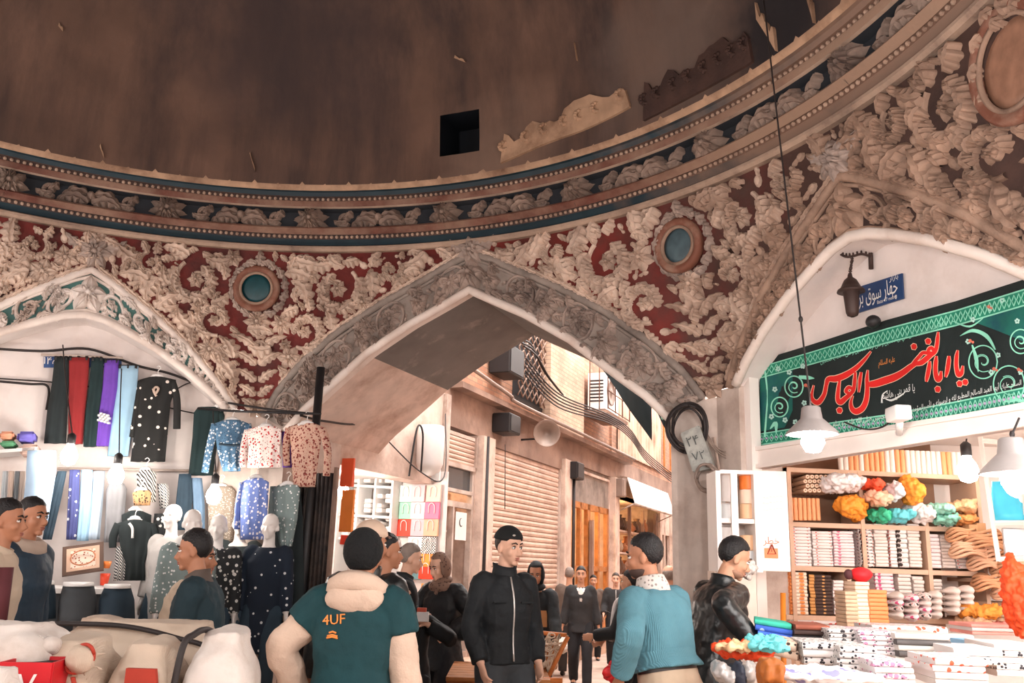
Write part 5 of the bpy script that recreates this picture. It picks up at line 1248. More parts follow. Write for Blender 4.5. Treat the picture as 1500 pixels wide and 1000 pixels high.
# ---- white glazed frame with a blue bag, leaning out at the right
t = thing('display_frame', 'white wooden display frame hanging tilted at the right edge of the shop', 'frame', fp(1450, 830, 6.3)); o = t.location
def fr(u0, v0, u1, v1, r=.018): a, b = fp(u0, v0, 6.3)-o, fp(u1, v1, 6.3)-o; bm = B(); tube(bm, [a, b], r, 4); obj('frame_bar', bm, m_ivory, t, False)
fr(1436, 640, 1463, 822); fr(1436, 645, 1560, 655); fr(1463, 819, 1560, 816); fr(1455, 766, 1560, 762); fr(1476, 640, 1478, 660); fr(1560, 655, 1560, 816)
t = thing('shopping_bag', 'blue and white shopping bag hanging inside the white display frame', 'bag', fp(1478, 762, 6.35)); o = t.location
bm = B(); a = [fp(u, v, 6.35)-o for u, v in ((1455, 762), (1500, 762), (1494, 705), (1452, 705))]; rs = []
for i in range(7):
    f = i/6; l, r_ = a[0].lerp(a[3], f), a[1].lerp(a[2], f); c = (l+r_)/2; h = (r_-l)/2; rs.append([c+h*cos(2*pi*j/18)+V((0, (.07*(1-f)+.01)*sin(2*pi*j/18)+.01*sin(j*1.9+i), 0)) for j in range(18)])
rings(bm, rs); obj('bag_body', bm, spots('bag_blue', (70, 190, 222), (236, 232, 230), 4.5, .42, .4), t)
bm = B(); tube(bm, spl([a[3]*.7+a[2]*.3, a[3]*.55+a[2]*.45+V((0, 0, .1)), a[3]*.4+a[2]*.6+V((0, 0, .1)), a[3]*.3+a[2]*.7]), .006, 6); obj('handle', bm, m_wht, t)
bm = B(); a, b = fp(1472, 816, 6.35), fp(1512, 774, 6.35); box(bm, ((b.x-a.x)/2, 0, (b.z-a.z)/2), (b.x-a.x, .03, b.z-a.z), bev=.012); tag(obj('foil_pack', bm, mat('foil', (214, 216, 220), .25, .6, var=.2), None, True, a), 'silvery foil pack in the lower half of the white display frame', 'pack')
# ---- showcase in front of the pier
t = thing('showcase', 'white two-shelf showcase of adhesive tape rolls in front of the pier', 'showcase', fp(1080, 836, 6.5)); o = t.location; DC = 6.5
def cb(nm, u0, v0, u1, v1, y0, y1, m=m_ivory): a, b = fp(u0, v1, DC), fp(u1, v0, DC); bm = B(); pbox(bm, V((a.x, DC+y0, a.z))-o, V((b.x-a.x, 0, 0)), V((0, y1-y0, 0)), V((0, 0, b.z-a.z))); obj(nm, bm, m, t, False)
cb('top_board', 1055.3, 689, 1108.7, 693, .004, .29); cb('shelf_board', 1055.3, 760, 1108.7, 765, .02, .29); cb('bottom_board', 1055.3, 833, 1108.7, 838, .02, .29)
cb('side_panel', 1052, 689, 1055, 838, 0, .3); cb('side_panel', 1109, 689, 1112, 838, 0, .3); cb('front_bar', 1074, 693.5, 1079, 838, -.012, .015); cb('back_panel', 1053, 689, 1112, 838, .3, .31)
cb('lower_panel', 1056, 838, 1110, 1090, .05, .28, mat('panel_pale', (226, 206, 192), .6))
m_tape = [mat('tape_%d' % i, c, .4, var=.06) for i, c in enumerate(((240, 126, 50), (240, 212, 190), (236, 190, 150), (232, 228, 226), (240, 156, 90), (222, 226, 228)))]
def tape(lab, u, v, wpx, hpx, m, y=.14):
    p = fp(u, v, DC+y); r = wpx/2*DC/1300; h = hpx*DC/1300*.98
    o_ = roll(lab, 'tape rolls in the showcase', p, r, h, m); o_.name = 'tape_roll'; o_['category'] = 'roll'
tape('orange tape roll on top of the right pile, upper showcase shelf', 1096, 717, 26, 24, m_tape[0]); tape('pale tape roll in the middle of the right pile, upper showcase shelf', 1096, 738, 25, 21, m_tape[1]); tape('peach tape roll at the bottom of the right pile, upper showcase shelf', 1096, 760, 25, 22, m_tape[2])
tape('white tape roll behind the bar, upper showcase shelf', 1065, 735, 18, 40, m_tape[3]); tape('pale tape roll low on the left, upper showcase shelf', 1064, 760, 18, 22, m_tape[5])
tape('peach tape roll on top of the right pile, lower showcase shelf', 1097, 806, 25, 22, m_tape[2]); tape('silver-white tape roll at the bottom of the right pile, lower showcase shelf', 1097, 833, 26, 26, m_tape[5])
tape('tall white tape roll on the left, lower showcase shelf', 1064, 833, 18, 60, m_tape[3])
t = thing('cupboard_door', 'tall white metal door with an orange warning label beside the showcase', 'panel', fp(1132, 836, 6.56)); o = t.location; a, b = fp(1112, 836, 6.56)-o, fp(1152, 690, 6.56)-o
bm = B(); box(bm, ((a.x+b.x)/2, .02, (a.z+b.z)/2), (b.x-a.x, .04, b.z-a.z), bev=.006); obj('panel', bm, m_ivory, t)
a, b = fp(1120, 817, 6.56)-o, fp(1139, 803, 6.56)-o; bm = B(); box(bm, ((a.x+b.x)/2, -.004, (a.z+b.z)/2), (b.x-a.x, .006, b.z-a.z)); obj('warning_label', bm, mat('label_orange', (240, 130, 80), .5), t, False)
bm = B(); P = [fp(1130, 797, 6.56)-o, fp(1136, 811, 6.56)-o, fp(1124, 811, 6.56)-o]; tube(bm, [q+V((0, -.009, 0)) for q in P+P[:1]], .005, 5); tube(bm, [fp(1130, 802, 6.56)-o+V((0, -.009, 0)), fp(1130, 808, 6.56)-o+V((0, -.009, 0))], .003, 5); obj('warning_triangle', bm, mat('label_ink', (150, 60, 40), .5), t, False)
bm = text_mesh(shape_ar('خطر'), .07); bm.transform(Matrix.Translation(fp(1130, 792, 6.56)-o+V((0, -.003, 0))) @ Matrix.Rotation(pi/2, 4, 'X')); obj('warning_word', bm, mat('label_red', (232, 110, 80), .5), t, False)
bm = B()
for j, y in enumerate((729, 737, 747)):
    for k in range(6):
        a = fp(1117+k*5, y+(k % 2)-k*.6, 6.56)-o; tube(bm, [a+V((0, 0, 0)), a+V((.012, 0, .004)), a+V((.018, 0, -.004))], .0016, 4)
obj('scribbles', bm, mat('pencil', (180, 170, 172), .8), t)
bm = B(); a, b = fp(1141, 990, 6.6), fp(1147, 868, 6.6); tube(bm, [V((a.x, 6.6, .02)), b], .02, 8); tag(obj('orange_rod', bm, mat('rod_orange', (226, 130, 40), .5)), 'orange rod leaning below the white metal door', 'rod')
for k, (u, v) in enumerate(((1090, 850), (1096, 842), (1083, 846))):
    bundle(('crumpled clear bag', 'upper crumpled clear bag', 'small crumpled clear bag')[k]+' hanging by the face of the man in black leather', 'plastic bag', fp(u, v, 6.2), (.1, .08, .09), (190, 176, 170), 80+k, mat('plastic_wrap', (206, 196, 190), .25, var=.3, scale=20), 'plastic_bag')
# ---- big clear bag of folded cloth on the table with the red thing on top
TBZ = .82
def table(): pass
t = thing('clear_sack', 'tall clear plastic sack of beige and orange folded cloth in front of the shelving', 'sack', fp(1268, 920, 6.1)); o = t.location
def slabs(u0, u1, v0, v1, n, m, y):
    a, b = fp(u0, v1, 6.1), fp(u1, v0, 6.1); h = (b.z-a.z)/n; bm = B()
    for i in range(n): box(bm, ((a.x+b.x)/2-o.x+_rt.uniform(-.004, .004), y, a.z-o.z+h*(i+.5)), (b.x-a.x, .2, h*.96), bev=h*.2)
    return bm
obj('beige_cloths', slabs(1241, 1256, 866, 918, 9, None, .1), mat('sack_beige', (206, 172, 142), .5, var=.15), t); obj('cream_cloths', slabs(1257, 1274, 852, 918, 11, None, .11), mat('sack_cream', (236, 206, 180), .5), t); obj('orange_cloths', slabs(1275, 1299, 864, 912, 8, None, .1), mat('sack_orange', (240, 136, 80), .5, var=.1), t)
t = thing('cloth_hat', 'bright red cloth hat lying on top of the clear sack', 'hat', fp(1269, 853, 6.1)); bm = B(); blob(bm, (0, .08, .05), (.075, .07, .05), None, 16, 10, 0, lambda p: V((p.x*(1-.9*min(0, p.z)*-6) if p.z < 0 else p.x, p.y, p.z))); obj('hat_crown', bm, mat('cap_red', (232, 36, 44), .6), t)
bm = B(); blob(bm, (-.085, .08, .05), (.03, .03, .035), None, 12, 8); obj('dark_tassel', bm, mat('tassel', (84, 44, 48), .7), t)
# ---- table with folded textiles
t = thing('goods_table', 'long low table under the folded textiles in the right foreground', 'table', (2.83, 4.8, 0)); 
bm = B(); box(bm, (0, 0, .78), (2.5, 1.9, .05), bev=.01); obj('table_top', bm, m_shelf, t, False)
for x in (-1.18, 1.18):
    for y in (-.86, .86): bm = B(); box(bm, (x, y, .375), (.07, .07, .75)); obj('leg', bm, m_shelfd, t, False)
def pile(labels, group, u0, u1, vt, vb, n, mats, D, d=.4, rz=0., tilt=0, name='folded_textile', base=None):
    """stack of folded cloths seen from the front; rests on the table or on what lies below"""
    a, b, c = fp(u0, vb, D), fp(u1, vb, D), fp((u0+u1)/2, vt, D); w = (b-a).length; h = (c.z-a.z)/n
    rot = Matrix.Rotation(rz, 3, 'Z'); z0 = (a.z+b.z)/2
    for i in range(n):
        mm = mats[i % len(mats)]
        o = bpy.data.objects.new(name, towelmesh(w, h*.97, d, mm, mm.name)); COL.objects.link(o)
        o.location = V(((a.x+b.x)/2, D+d/2, z0+i*h))+V((_rt.uniform(-.01, .01), _rt.uniform(-.01, .01), 0)); o.rotation_euler = (0, tilt, rz)
        tag(o, labels if isinstance(labels, str) else labels[n-1-i], 'cloth', group)
c_teal = mat('cloth_teal', (60, 184, 160), .8); c_blue = spots('cloth_blue', (60, 100, 200), (180, 210, 236), 14, .2, .8); c_blue2 = mat('cloth_blue_plain', (70, 116, 214), .8)
c_dkb = mat('cloth_dark_brown', (74, 56, 52), .8, var=.2); c_brn = mat('cloth_rust', (150, 84, 66), .8, var=.2); c_blk = mat('cloth_black', (46, 42, 42), .7, var=.2)
c_wpr = spots('print_white_black', (214, 208, 206), (52, 50, 54), 42, .33, .9); c_wpk = spots('print_white_pink', (216, 208, 210), (196, 130, 160), 30, .36, .9, (70, 66, 74)); c_wht = mat('cloth_white', (216, 210, 208), .9, var=.04)
c_dgy = mat('cloth_dark_grey', (92, 88, 88), .8, var=.2); c_lgy = mat('cloth_light_grey', (204, 198, 192), .85, var=.1); c_red = spots('print_white_red', (216, 208, 206), (226, 92, 64), 24, .3, .9)
c_cream = spots('print_cream_bars', (222, 196, 176), (60, 48, 44), 34, .34, .9); c_lbl = mat('cloth_sky', (150, 200, 236), .8)
pile(['teal folded cloth on top of the blue stack by the leather-jacketed man', 'printed blue cloth under the teal one', 'plain blue cloth in the middle of the blue stack', 'plain blue cloth at the bottom of the blue stack'], 'cloths of the blue stack', 1120, 1172, 911, 944, 4, [c_blue2, c_blue2, c_blue, c_teal], 5.55, .35, -.25, .12)
pile(['rust-brown cloth on top of the dark stack', 'dark brown cloth under the rust one', 'black cloth near the bottom of the dark stack', 'black cloth at the bottom of the dark stack'], 'cloths of the dark stack', 1174, 1222, 916, 946, 4, [c_blk, c_blk, c_dkb, c_brn], 5.45, .4, -.15)
pile('white and black printed cloth in the stack right of the dark brown stack', 'printed white and black stack', 1221, 1265, 922, 948, 4, [c_wpr], 5.3, .4, -.1)
pile('white and pink printed cloth in the stack left of the dark grey stack', 'printed white and pink stack', 1266, 1322, 925, 960, 5, [c_wpk], 5.2, .4, -.08)
pile('dark grey cloth with pale folds, in the stack in the middle of the table', 'dark grey stack', 1324, 1400, 930, 972, 5, [c_lgy, c_dgy], 5.1, .4, -.12)
pile(['cream cloth with dark bars, upper of two beside the turquoise fold', 'cream cloth with dark bars, lower of two beside the turquoise fold'], 'cream barred cloths', 1142, 1186, 939, 964, 2, [c_cream], 5.05, .35, -.4, .15)
pile('pale grey printed cloth in the low pile right of the cream barred cloths', 'pale grey printed pile', 1186, 1236, 942, 974, 3, [c_wpr, c_wht], 4.95, .4, -.15)
pile('white and black printed cloth in the big stack in front of the pink one', 'front white and black stack', 1238, 1290, 948, 1000, 6, [c_wpr], 4.8, .45, -.1)
pile('white, pink and black flowered cloth in the front stack', 'front flowered stack', 1291, 1346, 970, 1012, 5, [c_wpk, c_wht], 4.55, .45, -.08)
pile(['white cloth with orange-red print on top of the front right stack', 'white cloth with orange tabs under the red-printed one', 'grey-white cloth third in the front right stack', 'grey-white cloth lowest in the front right stack'], 'front right stack', 1378, 1452, 966, 1006, 4, [c_lgy, c_wht, c_red, c_red], 4.45, .4, -.1)
pile(['white and brown barred cloth, upper of two behind the red-printed stack', 'white and brown barred cloth, lower of two behind the red-printed stack'], 'barred cloths behind the front right stack', 1404, 1472, 950, 974, 2, [c_wpr, c_wht], 4.8, .35, -.1)
pile('white bluish printed cloth in the stack at the right edge of the table', 'right edge stack', 1470, 1540, 945, 992, 5, [c_wht, c_wpr], 4.9, .4, -.1)
pile('sky blue cloth lying between the dark grey stack and the right edge', 'sky blue cloths', 1430, 1462, 940, 950, 1, [c_lbl], 5.2, .3, 0)
pile('white cloth with orange-red flowers lying along the back of the table', 'flowered cloths at the back of the table', 1280, 1390, 918, 929, 1, [c_red], 5.65, .3, 0)
pile(['white rolled cloth with a rust end, on top of the dark grey stack'], None, 1380, 1428, 930, 938, 1, [spots('roll_rust', (226, 220, 216), (140, 66, 50), 4, .4, .9)], 5.5, .15, 0)
pile('pink-striped folded cloth near the orange draped cloth', 'pink-striped cloths', 1424, 1486, 915, 930, 3, [mat('cloth_salmon', (236, 160, 150), .85), c_wht], 5.9, .3, 0)
bundle('white plastic wrap with violet print lying on the table front', 'plastic sheet', fp(1188, 1000, 4.6), (.55, .4, .06), (236, 232, 238), 93, spots('wrap_violet', (238, 236, 240), (150, 150, 210), 6, .25, .4), 'plastic_sheet', .015, .04)
bundle('orange-red cloth spread under the hand of the man in black leather', 'cloth', fp(1098, 968, 5.25), (.36, .35, .09), (236, 74, 30), 95, name='red_cloth')
bundle('peach rolled cloth lying on the orange-red cloth', 'cloth', fp(1085, 958, 5.05), (.2, .12, .05), (240, 196, 150), 96, name='rolled_cloth')
bundle('turquoise folded cloth beside the hand of the man in black leather', 'cloth', fp(1122, 950, 5.1), (.2, .2, .05), (110, 206, 210), 97, name='turquoise_cloth', parts=5)
bundle('lower turquoise folded cloth beside the cream barred cloths', 'cloth', fp(1128, 957, 4.95), (.18, .16, .04), (110, 206, 210), 98, name='turquoise_cloth', parts=5)
for k, (u, c, lab) in enumerate(((1062, (190, 186, 184), 'grey crumpled plastic bundle under the orange-red cloth, leftmost'), (1078, (40, 46, 60), 'dark navy plastic bundle under the orange-red cloth'), (1096, (176, 170, 166), 'grey crumpled plastic bundle right of the dark navy one'), (1128, (170, 96, 40), 'brown wrapped parcel at the near edge of the table'))):
    bundle(lab, 'bundle', fp(u, 1006, 4.9 if k < 3 else 4.4), (.1, .2, .13), c, 100+k, None if k not in (0, 2) else mat('foil_crumple', (186, 182, 180), .3, .2, var=.3, scale=20), 'wrapped_bundle', .01, .03)
# ---- pendant lamps
def pendant(label, p, r, e, top, m):
    t = thing('pendant_lamp', label, 'lamp', p, 0, 'pendant lamps of the textile shop')
    bm = B(); lathe(bm, [(r, 0), (r*.97, .012), (r*.55, r*.5), (r*.42, r*.62), (r*.36, r*1.05), (r*.3, r*1.1), (.015, r*1.12), (.012, r*1.1), (r*.28, r*1.0), (r*.34, r*.6), (r*.5, r*.46), (r*.95, .0)], 28, None, 0, False); obj('shade', bm, m, t)
    bm = B(); lathe(bm, [(.004, -.105), (.04, -.098), (.066, -.05), (.055, .015), (.022, .05), (.02, r*.6)], 16); obj('glass_bulb', bm, mat('bulb_glow_%g' % e, (255, 246, 238), .3, emit=e), t)
    bm = B(); c = V(top)-V(p); a = V((0, 0, r*1.1)); tube(bm, [a.lerp(c, i/10) for i in range(11)], .006, 5); obj('cord', bm, m_cable, t)
    bm = B(); blob(bm, a.lerp(c, .18), (.014, .014, .02), None, 8, 6); obj('cord_grip', bm, m_cable, t)
    return t
m_alu = mat('shade_grey', (176, 168, 166), .4, .3, var=.1)
pl = pendant('grey metal pendant lamp glowing in front of the green banner', fp(1190, 636, 5.0), .145, 80, ondome and fp(1117, -14, 5.35), m_alu)
pl = pendant('large grey pendant lamp at the right edge, in front of the white display frame', fp(1486, 694, 4.6), .17, 60, fp(1493, 612, 4.62), m_alu)
bulb('bare bulb shining between the shelving and the white display frame', fp(1418, 690, 6.5), 34, .075, cordto=fp(1416, 630, 6.5), group=None)
# ---- lantern, street sign, bracket, security camera on the white lunette
t = thing('street_sign', 'blue street name sign with white lettering, tilted on the white wall above the banner', 'sign', rp(1280, 452, .2)); o = t.location
P = [rp(u, v, .195)-o for u, v in ((1241, 463), (1323, 437), (1321, 400), (1239, 426))]
bm = B(); f = [bm.verts.new(p) for p in P]+[bm.verts.new(p+NR*.012) for p in P]
for q in ((0, 1, 2, 3), (7, 6, 5, 4), (0, 4, 5, 1), (1, 5, 6, 2), (2, 6, 7, 3), (3, 7, 4, 0)): bm.faces.new([f[i] for i in q])
obj('sign_plate', bm, mat('sign_blue', (38, 66, 110), .4, var=.1), t, False)
def onquad(parent, P, txt, cx, cy, hgt, m, nm, off=.004, wd=None):
    """lettering laid on a sign: cx, cy 0..1 from its lower left corner"""
    ex, ey = P[1]-P[0], P[3]-P[0]; me = text_mesh(txt, hgt); X = ex.normalized(); Y = (ey-X*ey.dot(X)).normalized(); Z = X.cross(Y)
    if wd:
        xs = [v.co.x for v in me.vertices]; k = wd*ex.length/(max(xs)-min(xs)); me.transform(Matrix.Diagonal((k, 1, 1, 1)))
    M = Matrix((X, Y, Z)).transposed().to_4x4(); M.translation = P[0]+ex*cx+ey*cy+Z*off; me.transform(M); return obj(nm, me, m, parent, False)
onquad(t, P, shape_ar('چهار سوق بزرگ').replace('\u200c', ''), .5, .52, .15, m_wht, 'street_name', .006, .86)
onquad(t, P, shape_ar('بازار'), .88, .86, .05, m_wht, 'small_heading', .006)
onquad(t, P, 'Feeder 17 metres'.replace('Feeder', 'Bazar'), .74, .14, .035, m_wht, 'small_print', .006, .34)
t = thing('wall_lantern', 'dark brown hanging lantern on a twisted iron bracket in front of the blue street sign', 'lantern', rp(1249, 462, .0)); o = t.location; zt = (rp(1249, 412, .0)-o).z
m_lan = mat('lantern_iron', (66, 50, 46), .5, .3, var=.2)
bm = B(); lathe(bm, [(0.014, -.01), (0.034, .0), (0.042, .02), (0.048, .1), (0.054, .17), (0.051, .18), (0.041, .17), (0.034, .02)], 16, None, 0, False)
obj('cage_rim', bm, m_lan, t)
bm = B(); lathe(bm, [(0.002, .0), (0.020, .01), (0.031, .06), (0.034, .13), (0.027, .17), (0.002, .18)], 14); obj('bulb_glass', bm, mat('lantern_glass', (206, 196, 188), .2, var=.1), t)
bm = B(); lathe(bm, [(0.092, .165), (0.088, .18), (0.068, .195), (0.058, .215), (0.041, .25), (0.017, .27), (0.014, .29), (0.002, .295)], 20); obj('hood', bm, m_lan, t)
bm = B(); bmx = rp(1249, 374, 0)-o
for i in range(9): p = V((0, 0, .29)).lerp(bmx, i/9); tube(bm, [p+V((.008*cos(a+i), .008*sin(a+i)*(i % 2), .012*sin(a))) for a in [2*pi*j/8 for j in range(9)]], .004, 5)
tube(bm, [V((0, 0, .29)), bmx], .003, 5); obj('chain', bm, m_lan, t)
bm = B(); bar = [rp(1231, 372, .0)-o, rp(1240, 376, .0)-o, rp(1250, 375, .02)-o, rp(1262, 372, .08)-o, rp(1274, 375, .18)-o]; bar = spl(bar, 6); tube(bm, bar, .009, 6)
for i in range(0, len(bar), 3): blob(bm, bar[i]+V((0, 0, .014)), (.008, .008, .014), None, 6, 4)
obj('twisted_bar', bm, m_lan, t)
bm = B(); a, b = rp(1274, 342, .2)-o, rp(1276, 394, .2)-o; tube(bm, [a, b], .016, 6); obj('wall_plate', bm, m_lan, t)
bm = B(); p = rp(1279, 471, .12); blob(bm, (0, 0, 0), (.05, .05, .045), None, 12, 8); tag(obj('dark_bracket', bm, m_blk, None, True, p), 'small dark lump of a bracket at the top edge of the green banner', 'bracket')
t = thing('security_camera', 'small white camera on a bracket over the lower border of the banner', 'camera', rp(1316, 622, .0)); o = t.location
bm = B(); a = rp(1316, 606, -.1)-o; box(bm, a, (.1, .16, .09), bev=.015); obj('camera_body', bm, m_wht, t)
bm = B(); tube(bm, [rp(1318, 614, -.05)-o, rp(1317, 634, .08)-o], .022, 8); obj('bracket', bm, m_wht, t)
cable('camera_cable', 'black cable swinging from the small camera along the banner', spl([rp(1237, 618, .05), rp(1265, 628, .03), rp(1290, 626, .0), rp(1312, 612, -.04)]), .006, m_cable)
# ---- electrical box with cable coils at the pier
t = thing('electrical_box', 'grey electrical box with faded markings, tilted on the pier beside the alley arch', 'box', mp(1020, 690, -.2)); o = t.location
P = [mp(u, v, -.2)-o for u, v in ((1015, 692), (1046, 684), (1024, 622), (996, 634))]; n, _, _ = frame('M')
bm = B(); f = [bm.verts.new(p) for p in P]+[bm.verts.new(p+n*.14) for p in P]
for q in ((0, 1, 2, 3), (7, 6, 5, 4), (0, 4, 5, 1), (1, 5, 6, 2), (2, 6, 7, 3), (3, 7, 4, 0)): bm.faces.new([f[i] for i in q])
bmesh.ops.bevel(bm, geom=bm.edges[:], offset=.01, segments=2, affect='EDGES'); obj('casing', bm, mat('box_grey', (168, 168, 162), .6, var=.15, dirt=(110, 110, 106), dscale=7), t, False)
mk_ = mat('faded_marking', (84, 88, 88), .8); onquad(t, P, '۲۴', .45, .72, .11, mk_, 'marking', .008); onquad(t, P, '۷۲', .5, .34, .1, mk_, 'marking', .008)
for nm, lab, c, r, k in (('cable_coil', 'coil of black cable hanging on the pier behind the electrical box', (1008, 626), .2, 5), ('cable_coil', 'tangled coil of grey cable under the electrical box', (1036, 700), .12, 7)):
    p = mp(*c, -.12 if k == 5 else -.18); bm = B(); rnd = random.Random(k)
    for q in range(k):
        rr = r*rnd.uniform(.75, 1.05); ph = rnd.random()*6; tl = rnd.uniform(-.12, .12)
        tube(bm, [tt_*(rr*cos(a)*.8)+V((0, 0, rr*sin(a)))+n*(.05*sin(a*2+ph)-.03+.01*q) for tt_ in (frame('M')[1],) for a in [2*pi*i/28+ph for i in range(29)]], .011, 6)
    tag(obj(nm, bm, m_cable if k == 5 else m_cabl2, None, True, p), lab, 'cable')
cable('pier_conduit', 'pale conduit running down the right pier to the showcase', [mp(1046, 640, -.05), mp(1058, 720, -.05), V((mp(1058, 720, -.05).x, mp(1058, 720, -.05).y, .1))], .014, m_pil, None, 'pipe')
for k in range(3):
    cable('pier_wire', 'thin grey wire looping across the right pier above the showcase', spl([mp(1034, 632+k*4, -.1), mp(1050, 655+k*3, -.08), mp(1075, 664+k*5, -.06), mp(1098, 660-k*4, -.02)]), .006, m_cabl2, 'wires looping across the right pier')
# ================================================================== BANNER
W0 = .17
t = thing('mourning_banner', 'long black cloth banner with red Persian calligraphy and green ornamental borders', 'banner', rp(1300, 560, W0)); o = t.location
TOP = [(1108, 529), (1190, 504), (1300, 468), (1400, 441), (1500, 409), (1570, 386)]; BOT = [(1108, 662), (1190, 652), (1300, 641), (1400, 624), (1500, 606), (1570, 592)]
def bxy(u, f, off=0.):     # point on the banner, f 0 = lower edge .. 1 = upper edge, off = in front of the cloth
    v = interp(BOT, u)+(interp(TOP, u)-interp(BOT, u))*f; return bpt(u, v, off)
def bpt(u, v, off=0.):
    k = max(0, min(1, (u-1113)/400)); return rp(u, v, W0-off+.012*sin(u*.045)+.006*sin(u*.11+v*.05))-o
bm = B(); prev = None
US = [1113+i*440/66 for i in range(67)]
for u in US:
    c = [bm.verts.new(bxy(u, j/12)) for j in range(13)]
    if prev: [bm.faces.new((prev[j], c[j], c[j+1], prev[j+1])) for j in range(12)]
    prev = c
obj('cloth', bm, mat('banner_black', (28, 38, 38), .85, var=.15, weave=.15, bscale=120), t)
m_bgr = mat('banner_green', (40, 140, 112), .85, var=.12); m_bmint = mat('banner_mint', (140, 216, 190), .85); m_bred = mat('banner_red', (214, 34, 30), .8, var=.06); m_bor = mat('banner_outline', (244, 206, 178), .85); m_bwh = mat('banner_white', (226, 230, 228), .85); m_bdk = mat('banner_dark_green', (22, 84, 72), .85); m_bteal = mat('banner_teal', (24, 100, 90), .85, var=.15, dirt=(20, 70, 90), dscale=5)
def strip(bm, us, f0, f1, off):
    prev = None
    for u in us:
        c = [bm.verts.new(bxy(u, f(u) if callable(f) else f, off)) for f in (f0, f1)]
        if prev: bm.faces.new((prev[0], c[0], c[1], prev[1]))
        prev = c
bm = B(); strip(bm, US, .80, .93, .004); strip(bm, US, .07, .20, .004); strip(bm, [u for u in US if u > 1236], .70, .79, .004) if 0 else None; obj('border_band', bm, m_bgr, t)
bm = B()
for f0, f1 in ((.80, .812), (.918, .93), (.07, .082), (.188, .20)): strip(bm, US, f0, f1, .008)
for i in range(62):
    u = 1116+i*7.1
    for f in (.865, .135):
        for (du, df), (eu, ef) in (((-3, 0), (0, .042)), ((0, .042), (3, 0)), ((3, 0), (0, -.042)), ((0, -.042), (-3, 0))): tube(bm, [bxy(u+du, f+df, .009), bxy(u+eu, f+ef, .009)], .0035, 4)
obj('border_lattice', bm, m_bmint, t)
bm = B()
for i in range(62): p = bxy(1116+i*7.1, .135, .009); blob(bm, p, (.009, .009, .009), None, 6, 4)
obj('border_beads', bm, mat('banner_lilac', (190, 170, 200), .85), t)
# floral ends
def ribbon(bm, pts, wd, off):
    """flat ribbon of varying pixel width along a path on the banner"""
    P = [V((u, v, 0)) for u, v in pts]; P = spl(P, 6); n = len(P)
    ws = [interp([(i/(len(wd)-1), x) for i, x in enumerate(wd)], j/(n-1)) for j in range(n)] if isinstance(wd, (list, tuple)) else [wd]*n
    prev = None
    for i, p in enumerate(P):
        d = P[min(i+1, n-1)]-P[max(i-1, 0)]; d = d.normalized() if d.length else V((1, 0, 0)); q = V((-d.y, d.x, 0))*ws[i]/2
        c = [bm.verts.new(bpt(p.x+q.x, p.y+q.y, off)), bm.verts.new(bpt(p.x, p.y, off+.0015)), bm.verts.new(bpt(p.x-q.x, p.y-q.y, off))]
        if prev: bm.faces.new((prev[0], prev[1], c[1], c[0])); bm.faces.new((prev[1], prev[2], c[2], c[1]))
        prev = c
def disc(bm, u, v, r, off, n=12):
    c = bm.verts.new(bpt(u, v, off+.001)); vs = [bm.verts.new(bpt(u+r*cos(2*pi*i/n), v+r*sin(2*pi*i/n), off)) for i in range(n)]
    for i in range(n): bm.faces.new((c, vs[i], vs[(i+1) % n]))
bm = B(); strip(bm, [1113+i*4 for i in range(13)], lambda u: .22+.3*max(0, (u-1150)/20), lambda u: .80, .005); obj('end_panel', bm, m_bteal, t)
bm = B(); strip(bm, [1424+i*6 for i in range(23)], lambda u: .80-min(.34, (u-1424)/260*.9), .80, .005); obj('end_panel', bm, m_bteal, t)
bm = B(); rnd = random.Random(2)
def ring_(u, v, r, wd): ribbon(bm, [(u+r*cos(a)*.95, v+r*sin(a)*1.1) for a in [2*pi*i/12 for i in range(13)]], wd, .009)
for u, v, r in ((1163, 566, 14), (1142, 596, 13), (1440, 530, 22), (1478, 562, 24), (1495, 500, 16), (1535, 530, 24)): 
    ring_(u, v, r, 1.9); ribbon(bm, spiral(u, v, r*.7, r*.15, 1.0, 1.1, 12), 1.4, .009); ribbon(bm, spiral(u, v, r*.55, r*.1, 4.0, .8, 12), 1.2, .009)
for pts, wd in (([(1406, 492), (1425, 484), (1445, 492), (1458, 512)], [.5, 5, 6, 2]), ([(1424, 505), (1430, 525), (1433, 545)], [2, 6, .5]), ([(1470, 590), (1480, 584), (1500, 588)], [.5, 6, 4]), ([(1128, 628), (1136, 620), (1137, 635)], [1, 7, 1]), ([(1170, 552), (1184, 553), (1193, 554)], [5, 6, .5]), ([(1395, 470), (1420, 478), (1440, 466)], [1, 3, 1]), ([(1120, 540), (1124, 580), (1120, 640)], [3, 2, 3])): ribbon(bm, pts, wd, .010)
obj('floral_scrolls', bm, m_bmint, t)
bm = B()
for u, v in ((1425, 468), (1450, 452), (1468, 440), (1490, 470), (1418, 500), (1452, 545), (1462, 520), (1495, 545), (1176, 536), (1156, 545), (1135, 570), (1150, 615), (1178, 590), (1140, 540), (1165, 618), (1130, 610)):
    for k in range(5): a = k*1.257+u; disc(bm, u+2.4*cos(a), v+2.6*sin(a), 1.7, .0095, 8)
obj('small_flowers', bm, mat('banner_flower', (176, 216, 206), .85), t)
bm = B()
for u, v in ((1421, 499), (1492, 541), (1448, 449), (1456, 540), (1180, 564)): disc(bm, u, v, 2.6, .011); disc(bm, u+4, v+2, 2, .011)
obj('red_blossoms', bm, mat('banner_blossom', (206, 110, 90), .85), t)
